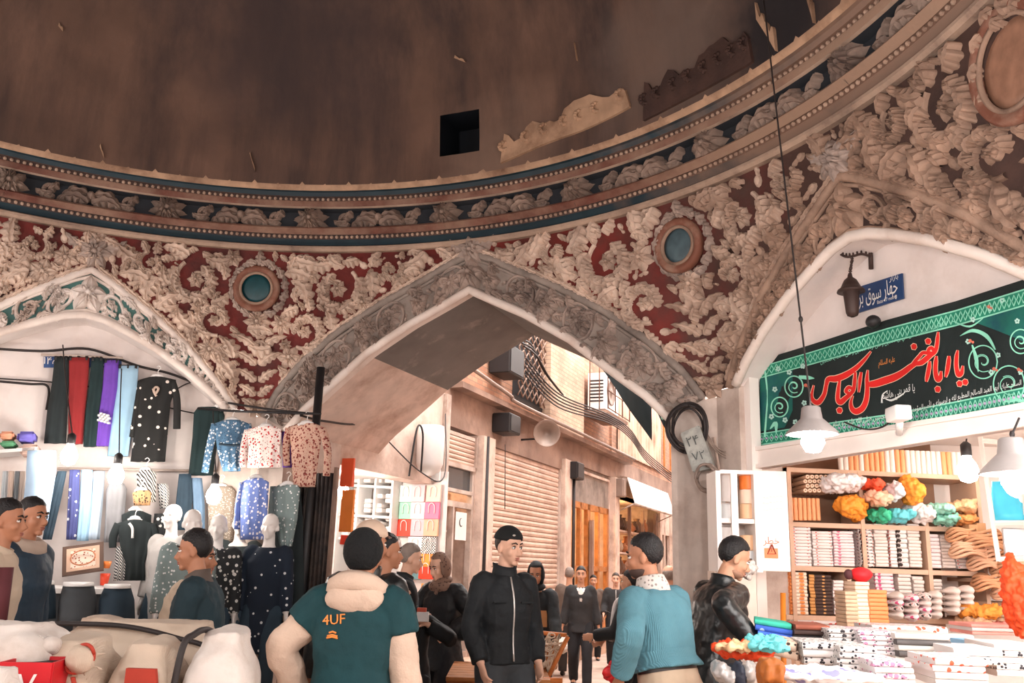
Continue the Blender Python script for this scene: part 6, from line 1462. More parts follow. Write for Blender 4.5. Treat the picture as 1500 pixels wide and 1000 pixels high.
# the large calligraphy (strokes: path in picture coordinates of the cloth, widths)
STK = [
 ([(1427, 513), (1423, 525), (1404+1, 545), (1405, 550)], None),
]
A_ = lambda c, s: [(1180+x*.16, 480+y*.16) for x, y in c]
B_ = lambda c: [(1300+x*.13, 460+y*.13) for x, y in c]
big = [
 # ya
 (B_([(792, 405), (780, 470), (775, 560), (785, 640), (805, 680), (835, 660), (850, 580)]), [2, 5.2, 5.8, 6.2, 8, 6, 2]),
 # alef
 (B_([(692, 470), (690, 520), (680, 600), (668, 660), (655, 710)]), [3, 5.6, 6, 5, 2.4]),
 # ba with alef
 (B_([(552, 470), (545, 530), (540, 620), (550, 700), (572, 735), (595, 710), (605, 640)]), [2.4, 5.6, 6, 6.5, 8, 6, 2]),
 (B_([(475, 528), (470, 590), (458, 660), (445, 720), (438, 762)]), [3, 5.6, 6, 5, 2.4]),
 # lam of al-fazl
 (B_([(572, 200), (565, 270), (555, 360), (535, 420), (500, 450), (440, 500), (380, 545), (310, 560)]), [2, 5, 5.4, 6, 6.5, 7.5, 7.5, 5]),
 # loop of fa
 (B_([(520, 410), (500, 380), (470, 390), (460, 425), (490, 440)]), [4.5, 5, 5, 5, 4.5]),
 # dad loop
 (B_([(460, 440), (400, 435), (360, 475), (320, 520), (290, 560)]), [5, 5, 5, 5, 5]),
 # long stretched baseline to lam
 (B_([(330, 545), (250, 600), (170, 660), (80, 710), (-20, 745)]) + A_([(640, 510), (585, 515), (568, 500)], 0)[0:], [6, 7.5, 8.5, 10, 10.5, 10, 8, 4]),
 (A_([(570, 385), (562, 470), (565, 560), (555, 660), (520, 735), (465, 765), (425, 740), (415, 680), (435, 620)], 0), [1.6, 5, 6, 7, 8, 8.6, 6.5, 4, 1.2]),
 # al of abbas
 (A_([(510, 405), (498, 480), (487, 590)], 0), [3, 5, 2]),
 (A_([(455, 405), (450, 480), (440, 560), (415, 600), (370, 640), (320, 680), (295, 650), (300, 560), (312, 480)], 0), [3, 5, 5.2, 5.5, 6.5, 8, 6, 5, 3]),
 (A_([(430, 560), (395, 545), (370, 580), (400, 600)], 0), [4, 5, 5, 4]),
 # stretched sin
 (A_([(600, 215), (540, 290), (460, 370), (370, 430), (280, 465), (210, 470), (190, 520), (170, 610), (120, 680), (75, 670), (55, 620), (75, 525)], 0), [1.5, 4.5, 6.5, 8.5, 9, 7, 5, 5.5, 7.5, 6, 4, 1.4]),
]
dots = [B_([(457, 305)])[0], B_([(297, 365)])[0], B_([(565, 845)])[0], B_([(812, 782)])[0], B_([(875, 765)])[0], A_([(310, 755)], 0)[0]]
bm = B(); bo = B()
for pts, wd in big: ribbon(bo, pts, [w+1.7 for w in wd], .010); ribbon(bm, pts, wd, .014)
for u, v in dots:
    for b_, r, off in ((bo, 5.3, .010), (bm, 4.4, .014)):
        vs = [b_.verts.new(bpt(u+x*r, v+y*r, off)) for x, y in ((-.95, -.35), (-.2, -1), (.7, -.75), (1, .2), (.45, 1), (-.6, .85))]; b_.faces.new(vs)
obj('calligraphy_outline', bo, m_bor, t); obj('calligraphy', bm, m_bred, t)
# smaller lines of script
def script(txt, pts, size, m, nm, off=.010):
    me = text_mesh(shape_ar(txt), 1.0); xs = [v.co.x for v in me.vertices]; x0, x1 = min(xs), max(xs); P = spl([V((u, v, 0)) for u, v in pts], 8)
    L_ = [0]
    for a, b in zip(P, P[1:]): L_.append(L_[-1]+(b-a).length)
    tabu = list(zip(L_, [p.x for p in P])); tabv = list(zip(L_, [p.y for p in P]))
    for v in me.vertices:
        l = (v.co.x-x0)/(x1-x0)*L_[-1]; u, w = interp(tabu, l), interp(tabv, l); v.co = bpt(u, w-v.co.y*size, off)
    obj(nm, me, m, t, False)
script('السلام عليك أيها العبد الصالح المطيع لله و لرسوله و لأميرالمؤمنين و للحسن و الحسين صلى الله عليهم و سلم', [(1220, 621), (1280, 612), (1340, 599), (1400, 582), (1440, 572), (1496, 560)], 11, m_bwh, 'lower_script')
script('السلام على الحسين و على علي بن الحسين و على أولاد الحسين و على أصحاب الحسين', [(1202, 530), (1250, 515), (1300, 501), (1345, 487), (1386, 473)], 9, m_bmint, 'upper_script')
script('يا قمر بني هاشم', [(1292, 580), (1310, 576), (1325, 570), (1340, 568)], 15, m_bwh, 'small_script')
bm = B(); ribbon(bm, [(1291, 590), (1293, 578), (1300, 572)], [1, 2, 1], .010); ribbon(bm, [(1297, 584), (1306, 586), (1318, 580), (1326, 574)], [1, 3, 2.4, 1], .010); obj('script_tail', bm, m_bwh, t)
script('عليه السلام', [(1287, 532), (1300, 529), (1311, 526)], 11, mat('banner_amber', (222, 140, 70), .85), 'amber_script')
# ================================================================== PEOPLE
def ik(a, c, l1, l2, pole):
    d = c-a; L = d.length
    if L > (l1+l2)*.995: c = a+d*((l1+l2)*.995/L); d = c-a; L = d.length
    x = (l1*l1-l2*l2+L*L)/(2*L); h = sqrt(max(0, l1*l1-x*x)); u = d/L; p = pole-u*pole.dot(u)
    p = p.normalized() if p.length > 1e-5 else V((0, 1, 0)); return a+u*x+p*h, c
skin_a = mat('skin_olive', (196, 146, 118), .55, var=.06, scale=12); skin_b = mat('skin_tan', (176, 122, 94), .55, var=.06, scale=12); skin_c = mat('skin_pale', (214, 168, 144), .55, var=.06, scale=12)
skin_m = mat('mannequin_white', (232, 226, 222), .4, var=.02)
hair_k = mat('hair_black', (24, 22, 24), .5, var=.3, bump=.7, bscale=110); hair_b = mat('hair_dark_brown', (48, 36, 32), .5, var=.3, bump=.7, bscale=110); hair_g = mat('hair_grey', (134, 120, 112), .6, var=.3, bump=.7, bscale=110)
eye_w = mat('eye_white', (222, 214, 208), .25, var=0); eye_d = mat('eye_dark', (30, 22, 20), .15, var=0); lip_m = mat('lip', (160, 98, 88), .5, var=.05)
shoe_k = mat('shoe_black', (28, 26, 28), .35)
def frame3(fwd, up):
    y = fwd.normalized(); x = y.cross(up).normalized(); z = x.cross(y).normalized(); return x, y, z
def hand(bm, w, d, pn, side, k, curl=.5, spread=.0):
    """palm, four fingers and a thumb; w wrist, d pointing direction, pn palm normal, side +1 right hand"""
    d = d.normalized(); pn = (pn-d*pn.dot(d)).normalized(); x = d.cross(pn)*side
    rs = []
    for f, hw, ht in ((-.012, .024, .02), (.02, .032, .02), (.06, .042, .018), (.088, .042, .015), (.096, .036, .010)):
        rs.append([w+d*(f*k)+x*(cos(t)*hw*k)+pn*(sin(t)*ht*k) for t in [2*pi*i/12 for i in range(12)]])
    rings(bm, rs)
    for i, (o, L) in enumerate(((-.031, .068), (-.0105, .078), (.0105, .073), (.031, .058))):
        p = w+d*(.086*k)+x*(o*k); dd = (d+x*(o*(2.2+spread))).normalized(); pts = [p-d*.02*k, p]; c = curl*(.75+.12*i)
        for s in range(3):
            ang = c*(.7+.5*s)*.9; dd = (dd*cos(ang*.6)+pn*sin(ang*.6)).normalized(); p = p+dd*(L*k*(.42, .32, .26)[s]); pts.append(p)
        tube(bm, pts, [.0088*k, .0088*k, .0084*k, .0078*k, .0064*k], 8)
    p = w+d*(.03*k)-x*(.03*k); pts = [w+d*.015*k-x*.012*k, p]
    dd = (d*.75-x*.7+pn*.35).normalized()
    for s in range(2): p = p+dd*(.034*k); pts.append(p); dd = (dd+d*.35+pn*curl*.5).normalized()
    tube(bm, pts, [.014*k, .0125*k, .0105*k, .0078*k], 8)
def head(bm, c, X, Y, Z, k, fem=False):
    P = lambda x, y, z: c+X*(x*k)+Y*(y*k)+Z*(z*k)
    M = Matrix((X*k, Y*k, Z*k)).transposed().to_4x4(); M.translation = c
    blob(bm, (0, -.012, .035), (.076, .097, .092), M, 20, 14)
    def jaw(p): f = max(0, min(1, (.0-p.z)/.09)); return V((p.x*(1-.32*f), p.y*(1-.12*f)+.012*f, p.z))
    blob(bm, (0, .022, -.035), (.064, .068, .078), M, 18, 12, 0, jaw)
    blob(bm, (0, .07, -.098), (.026, .02, .018), M, 10, 8)
    for s in (-1, 1):
        blob(bm, (s*.04, .055, -.028), (.026, .03, .03), M, 10, 8); blob(bm, (s*.078, -.008, -.012), (.011, .02, .032), M, 10, 8)
        blob(bm, (s*.03, .079, .027), (.024, .012, .009), M, 10, 6)
        blob(bm, (s*.011, .1, -.04), (.010, .010, .008), M, 8, 6)
    tube(bm, [P(0, .082, .018), P(0, .097, -.012), P(0, .112, -.034), P(0, .104, -.044)], [.0085*k, .0095*k, .0125*k, .009*k], 8)
    blob(bm, (0, .088, -.063), (.021, .011, .0055), M, 10, 6); blob(bm, (0, .087, -.074), (.018, .011, .006), M, 10, 6)
def facebits(t, c, X, Y, Z, k, brow, mouth=True):
    M = Matrix((X*k, Y*k, Z*k)).transposed().to_4x4(); M.translation = c
    for s in (-1, 1):
        bm = B(); blob(bm, (s*.031, .0765, .003), (.0155, .0115, .0085), M, 12, 8); n0 = len(bm.faces)
        blob(bm, (s*.031, .0845, .003), (.006, .0045, .0068), M, 10, 6)
        bm.faces.ensure_lookup_table()
        for f in bm.faces[n0:]: f.material_index = 1
        obj('eye', bm, [eye_w, eye_d], t)
        bm = B(); tube(bm, [M @ V((s*.012, .091, .028)), M @ V((s*.03, .092, .036)), M @ V((s*.052, .076, .028))], [.004*k, .0055*k, .003*k], 6); obj('eyebrow', bm, brow, t)
        bm = B(); tube(bm, [M @ V((s*.017, .083, .009)), M @ V((s*.031, .0885, .0145)), M @ V((s*.047, .078, .008))], [.0022*k, .003*k, .002*k], 6); obj('eyelash', bm, eye_d, t)
    if mouth:
        bm = B(); blob(bm, (0, .092, -.063), (.022, .0095, .005), M, 12, 6); blob(bm, (0, .0905, -.0735), (.018, .0095, .0058), M, 12, 6); obj('lips', bm, lip_m, t)
def hairshell(t, c, X, Y, Z, k, m, style='short', grow=1.02, name='hair'):
    M = Matrix((X*k, Y*k, Z*k)).transposed().to_4x4(); M.translation = c; bm = B()
    ln = {'short': lambda p: p.z-(.045+.38*max(0, p.y-.005)) if p.y > .005 else p.z-(-.05+max(0, p.y+.045)*1.9), 'thick': lambda p: p.z-(.042+.36*max(0, p.y-.005)) if p.y > .005 else p.z-(-.062+max(0, p.y+.04)*2.3), 'balding': lambda p: min(.01-p.y, p.z+.06, .075-p.z)}[style]
    def f(p):
        q = V((p.x, p.y-.012, p.z+.035))
        f = max(0, min(1, (ln(q)+.008+.012*noise.noise(p*60))/.035)); f = f*f*(3-2*f); top_ = .05*max(0, q.z/.11)**2 if style == 'thick' or style == 'short' else 0
        return p*(.90+(grow+top_-.035*max(0, q.y)/.09-.90)*f+f*(.03*noise.noise(p*35)+.035*noise.noise(p*90)))
    blob(bm, (0, -.012, .035), (.078, .099, .096), M, 56, 40, 0, f); obj(name, bm, m, t)
def person(label, pos, face, h, top, legs, skin=skin_a, lean=0, roll=0, twist=0, hyaw=0, hpitch=0, htilt=0, armL=None, armR=None, feet=None, poleL=None, poleR=None, hair=('short', hair_k), vox=.0085, mann=False, curlL=.45, curlR=.45, palmL=None, palmR=None, name='person', cat='person', extra=None, girth=1.0, bare_feet=False, group=None):
    """pos ground point, face bearing of the gaze (deg clockwise from straight ahead), arm targets (right, forward, up) in metres at 1.75 m"""
    k = h/1.75; t = thing(name, label, cat, pos, -rad(face), group)
    Pv = V((0, 0, .95))*k; Rt = Matrix.Rotation(rad(roll), 3, 'Y') @ Matrix.Rotation(-rad(lean), 3, 'X'); U, Fd, Rg = Rt @ V((0, 0, 1)), Rt @ V((0, 1, 0)), Rt @ V((1, 0, 0))
    Tw = Matrix.Rotation(-rad(twist), 3, U); Rs, Fs = Tw @ Rg, Tw @ Fd
    neck = Pv+U*(.535*k); sh = {1: Pv+U*(.465*k)+Rs*(.164*k*girth**.5), -1: Pv+U*(.465*k)-Rs*(.164*k*girth**.5)}
    Hd = Matrix.Rotation(-rad(hyaw), 3, 'Z'); base = Hd @ (Fs*.3+V((0, 1, 0))*.7 if abs(lean) < 60 else Fs); base.z = 0; base.normalize()
    hx = base.cross(V((0, 0, 1))).normalized(); Hp = Matrix.Rotation(rad(hpitch), 3, hx); HY, HZ = Hp @ base, Hp @ V((0, 0, 1)); HX = HY.cross(HZ).normalized()
    if htilt: T2 = Matrix.Rotation(rad(htilt), 3, HY); HX, HZ = T2 @ HX, T2 @ HZ
    hc = neck+(U*.35+HZ*.65)*(.105*k)+HZ*(.06*k)+HY*(.022*k)
    def lo(a):
        if a is None or len(a) < 4: return a
        q = atdist(*a[1:])-V(pos); q = Matrix.Rotation(rad(face), 3, 'Z') @ q; return tuple(q/k)
    armL, armR = lo(armL), lo(armR)
    tgt = {1: armR or (.225, .03, .80), -1: armL or (-.225, .03, .80)}; pole = {1: poleR or (.12, -1, -.1), -1: poleL or (-.12, -1, -.1)}
    el, wr = {}, {}
    for s in (1, -1): el[s], wr[s] = ik(sh[s], V(tgt[s])*k, .285*k, .255*k, V(pole[s]))
    ft = feet or ((-.10, .02, 0), (.10, .0, 0)); hip, kn, an = {}, {}, {}
    for s in (1, -1):
        hip[s] = Pv+V((s*.092, 0, -.05))*k; f = V(ft[0 if s < 0 else 1])*k+V((0, 0, .085*k)); kn[s], an[s] = ik(hip[s], f, .425*k, .425*k, V((s*.1, 1, 0)))
    def torso(bm, rows, gx=1., n=22, fold=0):
        rs = []
        for d, hw, hd, off in rows:
            c = Pv+U*(d*k)+(Fd if d < .2 else Fs)*(off*k); q = max(0, min(1, d/.4)); rx = (Rg*(1-q)+Rs*q).normalized(); ry = (Fd*(1-q)+Fs*q).normalized()
            ring = []
            for i in range(n):
                a = 2*pi*i/n; ca, sa = cos(a), sin(a); e = .82
                ring.append(c+rx*(math.copysign(abs(ca)**e, ca)*hw*k*gx)+ry*(math.copysign(abs(sa)**e, sa)*hd*k*gx*(1+fold*sin(a*5+d*20))))
            rs.append(ring)
        rings(bm, rs)
    g = girth
    BT = [(-.12, .09, .07, 0), (-.03, .155*g, .11*g, -.01), (.06, .15*g, .105*g, 0), (.16, .138*g, .1*g, .005), (.28, .158*g, .112*g, .01), (.38, .172*g, .108*g, .005), (.45, .15*g, .085*g, 0), (.51, .07, .06, 0), (.535, .055, .055, .005)]
    # body
    bm = B(); torso(bm, BT)
    tube(bm, [neck-U*.05*k, neck, hc-HZ*.06*k-HY*.01*k], [.062*k, .056*k, .052*k], 14)
    head(bm, hc, HX, HY, HZ, k)
    for s in (1, -1):
        tube(bm, spl([sh[s]-Rs*(s*.03*k), sh[s], sh[s].lerp(el[s], .5), el[s], el[s].lerp(wr[s], .4), wr[s]], 4), [interp([(0, .05), (.2, .056), (.4, .048), (.6, .042), (.75, .041), (1, .027)], i/20)*k for i in range(21)], 12)
        fd = (wr[s]-el[s]).normalized(); pn = V((palmR if s > 0 else palmL) or (-s, .1, 0)); hand(bm, wr[s], fd if not (palmR if s > 0 else palmL) else (fd+V((0, 0, -.1))).normalized(), pn, s, k, curlR if s > 0 else curlL)
        tube(bm, spl([hip[s], hip[s].lerp(kn[s], .5), kn[s], kn[s].lerp(an[s], .35), an[s]], 4), [interp([(0, .088), (.25, .078), (.5, .056), (.68, .055), (1, .038)], i/16)*k for i in range(17)], 12)
        fy = V((0, 1, 0)); tube(bm, [an[s]+V((0, -.05, -.05))*k, an[s]+V((0, .02, -.04))*k, an[s]+V((0, .14, -.06))*k], [.04*k, .042*k, .03*k], 10)
    body = obj('body', remeshed(bm, vox, 2), skin, t)
    if not mann:
        facebits(t, hc, HX, HY, HZ, k, hair[1] if hair else hair_k)
        if hair: hairshell(t, hc, HX, HY, HZ, k, hair[1], hair[0], *hair[2:])
    # trousers or long skirt
    if legs:
        m, ease, low = legs[0], legs[1] if len(legs) > 1 else .016, legs[2] if len(legs) > 2 else .0
        bm = B(); torso(bm, [(-.13, .10, .085, -.005), (-.05, .165*g+ease*.6, .12*g+ease*.6, -.008), (.03, .158*g+ease*.5, .115*g+ease*.5, 0), (.13, .145*g+ease*.4, .106*g+ease*.4, .003)])
        for s in (1, -1):
            tube(bm, spl([hip[s]+V((0, 0, .02*k)), hip[s].lerp(kn[s], .5), kn[s], kn[s].lerp(an[s], .5), an[s]+V((0, 0, -.02*k))], 4), [(interp([(0, .095), (.25, .084), (.5, .064), (.75, .06), (1, .052)], i/16)+ease+low*i/16)*k for i in range(17)], 14)
        obj('trousers', remeshed(bm, vox*1.25, 2, .014, .09), m, t)
        for s in (1, -1):
            bm = B(); a = an[s]; rs = []
            for y, hw, z0, z1 in ((-.075, .022, -.085, -.035), (-.06, .036, -.085, -.01), (.0, .04, -.085, .0), (.07, .044, -.085, -.03), (.14, .042, -.085, -.045), (.185, .026, -.083, -.058), (.195, .012, -.08, -.066)):
                rs.append([a+V((hw*cos(q), y, (z0+z1)/2+(z1-z0)/2*sin(q)))*k for q in [2*pi*i/14 for i in range(14)]])
            rings(bm, rs); obj('shoe', bm, legs[3] if len(legs) > 3 else shoe_k, t)
    # upper garments
    info = dict(t=t, k=k, P=Pv, U=U, Fd=Fd, Rg=Rg, Rs=Rs, Fs=Fs, neck=neck, sh=sh, el=el, wr=wr, hc=hc, HX=HX, HY=HY, HZ=HZ, an=an, kn=kn, hip=hip)
    for gi, gm in enumerate(top):
        m, e, hem, hemw = gm['m'], gm.get('ease', .02), gm.get('hem', .1), gm.get('flare', .0); top_z = gm.get('top', .515)
        rows = [(-hem, .16*g+e*.8+hemw, .118*g+e+hemw*.8, -.004)]
        for d, hw, hd, off in BT[1:-2]:
            if d > -hem+.03: rows.append((d, hw+e*.75+hemw*max(0, (-d)/max(.05, hem)), hd+e*.75, off))
        rows.append((.485, .105*g+e*.5, .075*g+e*.6, 0)); rows.append((top_z, .072+e*.4, .066+e*.4, .0))
        bm = B(); torso(bm, rows)
        sl = gm.get('sleeve', 1.0); sm = gm.get('sleeve_m'); b2 = B() if sm else bm
        if sl:
            for s in (1, -1):
                pts = spl([sh[s]-Rs*(s*.05*k)-U*.01*k, sh[s], sh[s].lerp(el[s], .5), el[s], el[s].lerp(wr[s], .5), wr[s].lerp(el[s], .06)], 4); n = len(pts); nn = max(4, int(n*sl)); ex = gm.get('sl_ease', e)
                q0 = 0
                if sm: q0 = 5; tube(bm, pts[:9], [(interp([(0, .05), (.2, .057), (.4, .053)], i/(n-1))+ex*.95)*k for i in range(9)], 14)
                tube(b2, pts[q0:nn], [(interp([(0, .05), (.2, .057), (.4, .053), (.6, .049), (.8, .044), (1, .036)], i/(n-1))+ex*.6+(gm.get('cuff', 0)*-1 if i > n-3 else 0))*k for i in range(q0, nn)], 14)
        obj(gm.get('name', 'jacket'), remeshed(bm, vox*1.2, gm.get('sm', 2), gm.get('disp', .016), gm.get('ds', .085)), m, t)
        if sm: obj('sleeves', remeshed(b2, vox*1.2, 2, gm.get('disp', .016), .085), sm, t)
        c = gm.get('collar')
        if c:
            b3 = B(); rs = []; hgt, cm = c[0], c[1]
            for f, r in ((-.35, .098), (0, .088), (.6, .08), (1, .084), (.9, .07), (0, .068)):
                rs.append([neck+U*(f*hgt*k-.012*k)+Rs*(r*k*cos(q))+Fs*(r*.95*k*sin(q))-U*((.035*k if sin(q) > .3 else 0)*sin(q)) for q in [2*pi*i/20 for i in range(20)]])
            rings(b3, rs, True, False); obj('collar', b3, cm, t)
        z = gm.get('zip')
        if z:
            b3 = B(); pts = [];
            for i in range(12):
                d = -hem+.02+(.48+hem)*i/11; hd = interp([(r[0], r[2]+r[3]) for r in rows], d); q = max(0, min(1, d/.4)); ry = (Fd*(1-q)+Fs*q).normalized(); pts.append(Pv+U*(d*k)+ry*((hd+.006)*k)+Rs*(z[1]*k))
            tube(b3, pts, z[2] if len(z) > 2 else .006, 6); obj('zip', b3, z[0], t)
    if extra: extra(info)
    return t
def cap(info, m, m2=None, brim=0, name='cap', grow=1.12, low=.045):
    """knitted or peaked cap; brim bearing in radians round the head (0 = over the face)"""
    t, k, c, X, Y, Z = (info[q] for q in ('t', 'k', 'hc', 'HX', 'HY', 'HZ')); M = Matrix((X*k, Y*k, Z*k)).transposed().to_4x4(); M.translation = c; bm = B()
    blob(bm, (0, -.012, .037), (.08, .1, .095), M, 32, 20, 0, lambda p: p*(grow+.02*noise.noise(p*30)) if p.z+.037 > low+(.1 if low > 0 else 1.2)*max(0, p.y+(0 if low > 0 else .02)) else p*.85)
    o = obj(name, bm, m, t)
    if brim is not None:
        bm = B(); R_ = Matrix.Rotation(brim, 3, 'Z'); rs = []
        for j in range(9):
            a = -1.0+2*j/8; pt = [V((.085*sin(a), .092*cos(a), .062)), V((.088*sin(a), .092*cos(a)+.07*cos(a*1.3), .05-.01*a*a)), V((.086*sin(a), .092*cos(a)+.068*cos(a*1.3), .046-.01*a*a)), V((.083*sin(a), .09*cos(a), .056))]
            rs.append([M @ (R_ @ p) for p in pt])
        rings(bm, rs); obj('peak', bm, m2 or m, o)
    return o
def hood_down(info, m):
    k = info['k']; bm = B(); n, U, R_, F_ = info['neck'], info['U'], info['Rs'], info['Fs']
    rs = []
    for f, r, dz, th in ((0, .125, -.02, 0), (.4, .15, .0, 0), (.7, .145, .05, 0), (1, .11, .075, 0), (.8, .085, .05, 0), (.4, .08, .01, 0)):
        rs.append([n+U*((dz-.02+.035*(-sin(q)))*k)+R_*(r*k*cos(q)*1.05)+F_*((r*.95*sin(q)-.02-(.03 if sin(q) < 0 else 0))*k) for q in [2*pi*i/26 for i in range(26)]])
    rings(bm, rs, True, False)
    bm2 = B(); blob(bm2, n-F_*.11*k-U*.04*k, (.15*k, .06*k, .085*k), None, 18, 12)
    o = obj('hood', bm, m, info['t']); 
    t2 = obj('hood_pouch', remeshed(bm2, .012, 2, .02, .06), m, o)
def hood_up(info, m, grow=1.22):
    t, k, c, X, Y, Z = (info[q] for q in ('t', 'k', 'hc', 'HX', 'HY', 'HZ')); M = Matrix((X*k, Y*k, Z*k)).transposed().to_4x4(); M.translation = c; bm = B()
    blob(bm, (0, -.015, .0), (.085, .105, .13), M, 36, 28, 0, lambda p: V((p.x*.6, p.y*.5, p.z*.6)) if p.y > .035 and abs(p.x) < .066 and -.1 < p.z < .085 else p*(grow+.03*noise.noise(p*25)))
    blob(bm, (0, -.01, -.135), (.11, .1, .05), M, 24, 12); obj('hood', bm, m, t)
def stand(u, v, D, vtop):     # ground point under a head seen at pixel (u, v) and the height that reaches vtop
    p = atdist(u, v, D); return V((p.x, D, 0)), atdist(u, vtop, D).z
lea = mat('leather_black', (24, 28, 30), .34, var=.2, bump=.25, bscale=28, spec=.6)
fab_navy = mat('jacket_dark_navy', (26, 36, 46), .8, var=.2, bump=.2, bscale=60); fab_blk = mat('jacket_black', (22, 26, 30), .75, var=.2, bump=.25, bscale=60); fab_chr = mat('suit_charcoal', (44, 44, 46), .85, var=.15); fab_brn = mat('jacket_brown_grey', (96, 82, 74), .85, var=.15)
fab_beige = mat('coat_beige', (196, 178, 158), .85, var=.1, bump=.2, bscale=50); fab_tealv = mat('varsity_teal', (16, 58, 64), .85, var=.15, bump=.15, bscale=90); fab_cream = mat('fleece_cream', (206, 182, 164), .95, var=.08, bump=.35, bscale=90)
sweat = mat('sweater_blue', (84, 130, 144), .95, var=.1, weave=.35, bscale=40); jeans = mat('jeans_washed_black', (56, 60, 64), .85, var=.25, scale=4); trs_k = mat('trousers_black', (30, 30, 34), .85, var=.15); trs_b = mat('trousers_beige', (186, 166, 144), .85, var=.1); belt_m = mat('belt_leather', (40, 32, 30), .4)
zipm = mat('zip_metal', (206, 200, 196), .3, .6); wht_sh = mat('shirt_white', (226, 222, 220), .8)
# 1 varsity jacket, seen from behind
p, h = stand(527, 812, 4.7, 786)
def ex1(i):
    cap(i, mat('beanie_black', (20, 22, 24), .95, var=.3, bump=1, bscale=60), None, None, 'woollen_hat', 1.25, -.045); hood_down(i, fab_cream)
    k = i['k']; c = i['P']+i['U']*.355*k-i['Fd']*.15*k-i['Rg']*.02; x, z = i['Rg'], i['U']; M = Matrix((x, z, -i['Fd'])).transposed().to_4x4(); M.translation = c+z*.03*k-x*.06*k
    me = text_mesh('4UF', .068, .004); me.transform(Matrix.Rotation(.1, 4, 'Z')); me.transform(M); obj('back_lettering', me, mat('logo_orange', (226, 142, 70), .8), i['t'], False)
    bm = B()
    for dz, w in ((-.03, .035), (-.045, .05), (-.054, .055)): tube(bm, [c+z*dz*k-x*(.06+w*.5)*k-i['Fd']*.003, c+z*(dz+.006)*k-x*.06*k-i['Fd']*.003, c+z*dz*k-x*(.06-w*.5)*k-i['Fd']*.003], .005, 5)
    obj('back_emblem', bm, mat('logo_orange', (0, 0, 0)), i['t'])
person('person in a teal varsity jacket with cream sleeves and black woollen hat, seen from behind', p, 4, h, [dict(m=fab_tealv, sleeve_m=fab_cream, ease=.045, hem=.08, sl_ease=.055, disp=.02)], (trs_k,), skin_b, lean=6, hyaw=6, armL=(-.30, .12, .98), armR=(.30, .06, .84), poleL=(-1, -.5, .0), poleR=(.8, -1, 0), hair=('short', hair_k), extra=ex1, girth=1.12)
# 2 black leather jacket with beige cap behind him
p, h = stand(536, 800, 5.6, 771)
person('person in a black leather jacket and beige cap, standing behind the varsity jacket', p, 20, h, [dict(m=lea, ease=.045, hem=.14, collar=(.06, lea))], (trs_k,), skin_b, lean=4, hyaw=10, armR=(.36, .05, .72), armL=(-.36, .05, .8), extra=lambda i: cap(i, mat('cap_beige', (206, 180, 160), .85), mat('cap_band', (110, 84, 74), .8), 0, 'peaked_cap', 1.16), girth=1.15)
# dark-haired head to his right
p, h = stand(563, 805, 6.7, 787)
person('person with dark hair, mostly hidden between the beige cap and the grey-haired man', p, 70, h, [dict(m=fab_navy, ease=.03, hem=.12)], (trs_k,), skin_b, vox=.011)
# 3 grey-haired man in profile
p, h = stand(588, 825, 8.2, 800)
person('grey-haired person in a dark jacket, in profile before the gift bags', p, 78, h, [dict(m=fab_navy, ease=.035, hem=.14, collar=(.06, fab_blk))], (trs_k,), skin_c, lean=4, hpitch=-8, hair=('short', hair_g), vox=.01)
# 4 hooded woman with a box
p, h = stand(606, 875, 7.4, 852)
def ex4(i):
    hood_up(i, mat('headscarf_black', (22, 22, 26), .85), 1.2)
person('person in a black headscarf holding a small red and white box', p, 196, h, [dict(m=fab_blk, ease=.04, hem=.3, name='coat')], (trs_k,), skin_c, lean=12, hpitch=-28, armR=('px', 613, 912, 7.15), armL=('px', 626, 914, 7.15), poleR=(1, -.3, -.6), poleL=(-1, -.3, -.6), hair=None, extra=ex4, vox=.009, curlL=.9, curlR=.9)
bx = thing('small_box', 'small red and white box held by the person in the black headscarf', 'box', atdist(619, 910, 7.05)); bm = B(); box(bm, (0, 0, .035), (.09, .06, .07), bev=.004); obj('carton', bm, wht_sh, bx, False); bm = B(); box(bm, (-.01, 0, .085), (.07, .05, .03), bev=.004); obj('red_lid', bm, mat('lid_red', (196, 84, 60), .6), bx, False)
# 5 woman in a black coat with patterned headscarf and handbag
p, h = stand(652, 835, 9.0, 814)
def ex5(i):
    hood_up(i, spots('headscarf_brown', (126, 98, 84), (84, 62, 54), 30, .3, .8), 1.16); k = i['k']
    bm = B(); blob(bm, i['neck']+i['Fs']*.03*k-i['U']*.03*k, (.13*k, .11*k, .07*k), None, 18, 10); blob(bm, i['neck']+i['Fs']*.1*k-i['U']*.12*k, (.05*k, .03*k, .1*k), None, 12, 8); obj('scarf_end', remeshed(bm, .012, 2, .02, .05), MATS['headscarf_brown'], i['t'])
person('person in a long black coat and brown headscarf, handbag on the arm', p, 212, h, [dict(m=mat('coat_black', (20, 22, 26), .6, var=.2, bump=.3, bscale=30), ease=.05, hem=.26, flare=.03, name='coat', disp=.03)], (trs_k, .012), skin_c, lean=3, hyaw=14, hpitch=-16, armR=(.12, .24, 1.12), armL=(-.25, .20, 1.05), poleR=(1, -.4, -.5), poleL=(-1, -.4, -.5), hair=None, extra=ex5, vox=.009, curlL=.9)
def handbag(p, D):
    t = thing('handbag', 'black leather handbag hanging from the forearm of the person in the brown headscarf', 'handbag', p); bm = B(); rs = []
    for z, w, d in ((0, .12, .05), (.02, .15, .06), (.1, .14, .055), (.17, .11, .03), (.18, .09, .012)): rs.append([V((w*cos(q), d*sin(q)*(1+.1*sin(3*q)), z)) for q in [2*pi*i/22 for i in range(22)]])
    rings(bm, rs); obj('bag_body', bm, lea, t); 
    for s in (-.03, .03): bm = B(); tube(bm, spl([(-.07, s, .15), (-.05, s*.8, .3), (0, s*.4, .37), (.05, s*.8, .3), (.07, s, .15)], 5), .007, 6); obj('strap', bm, lea, t)
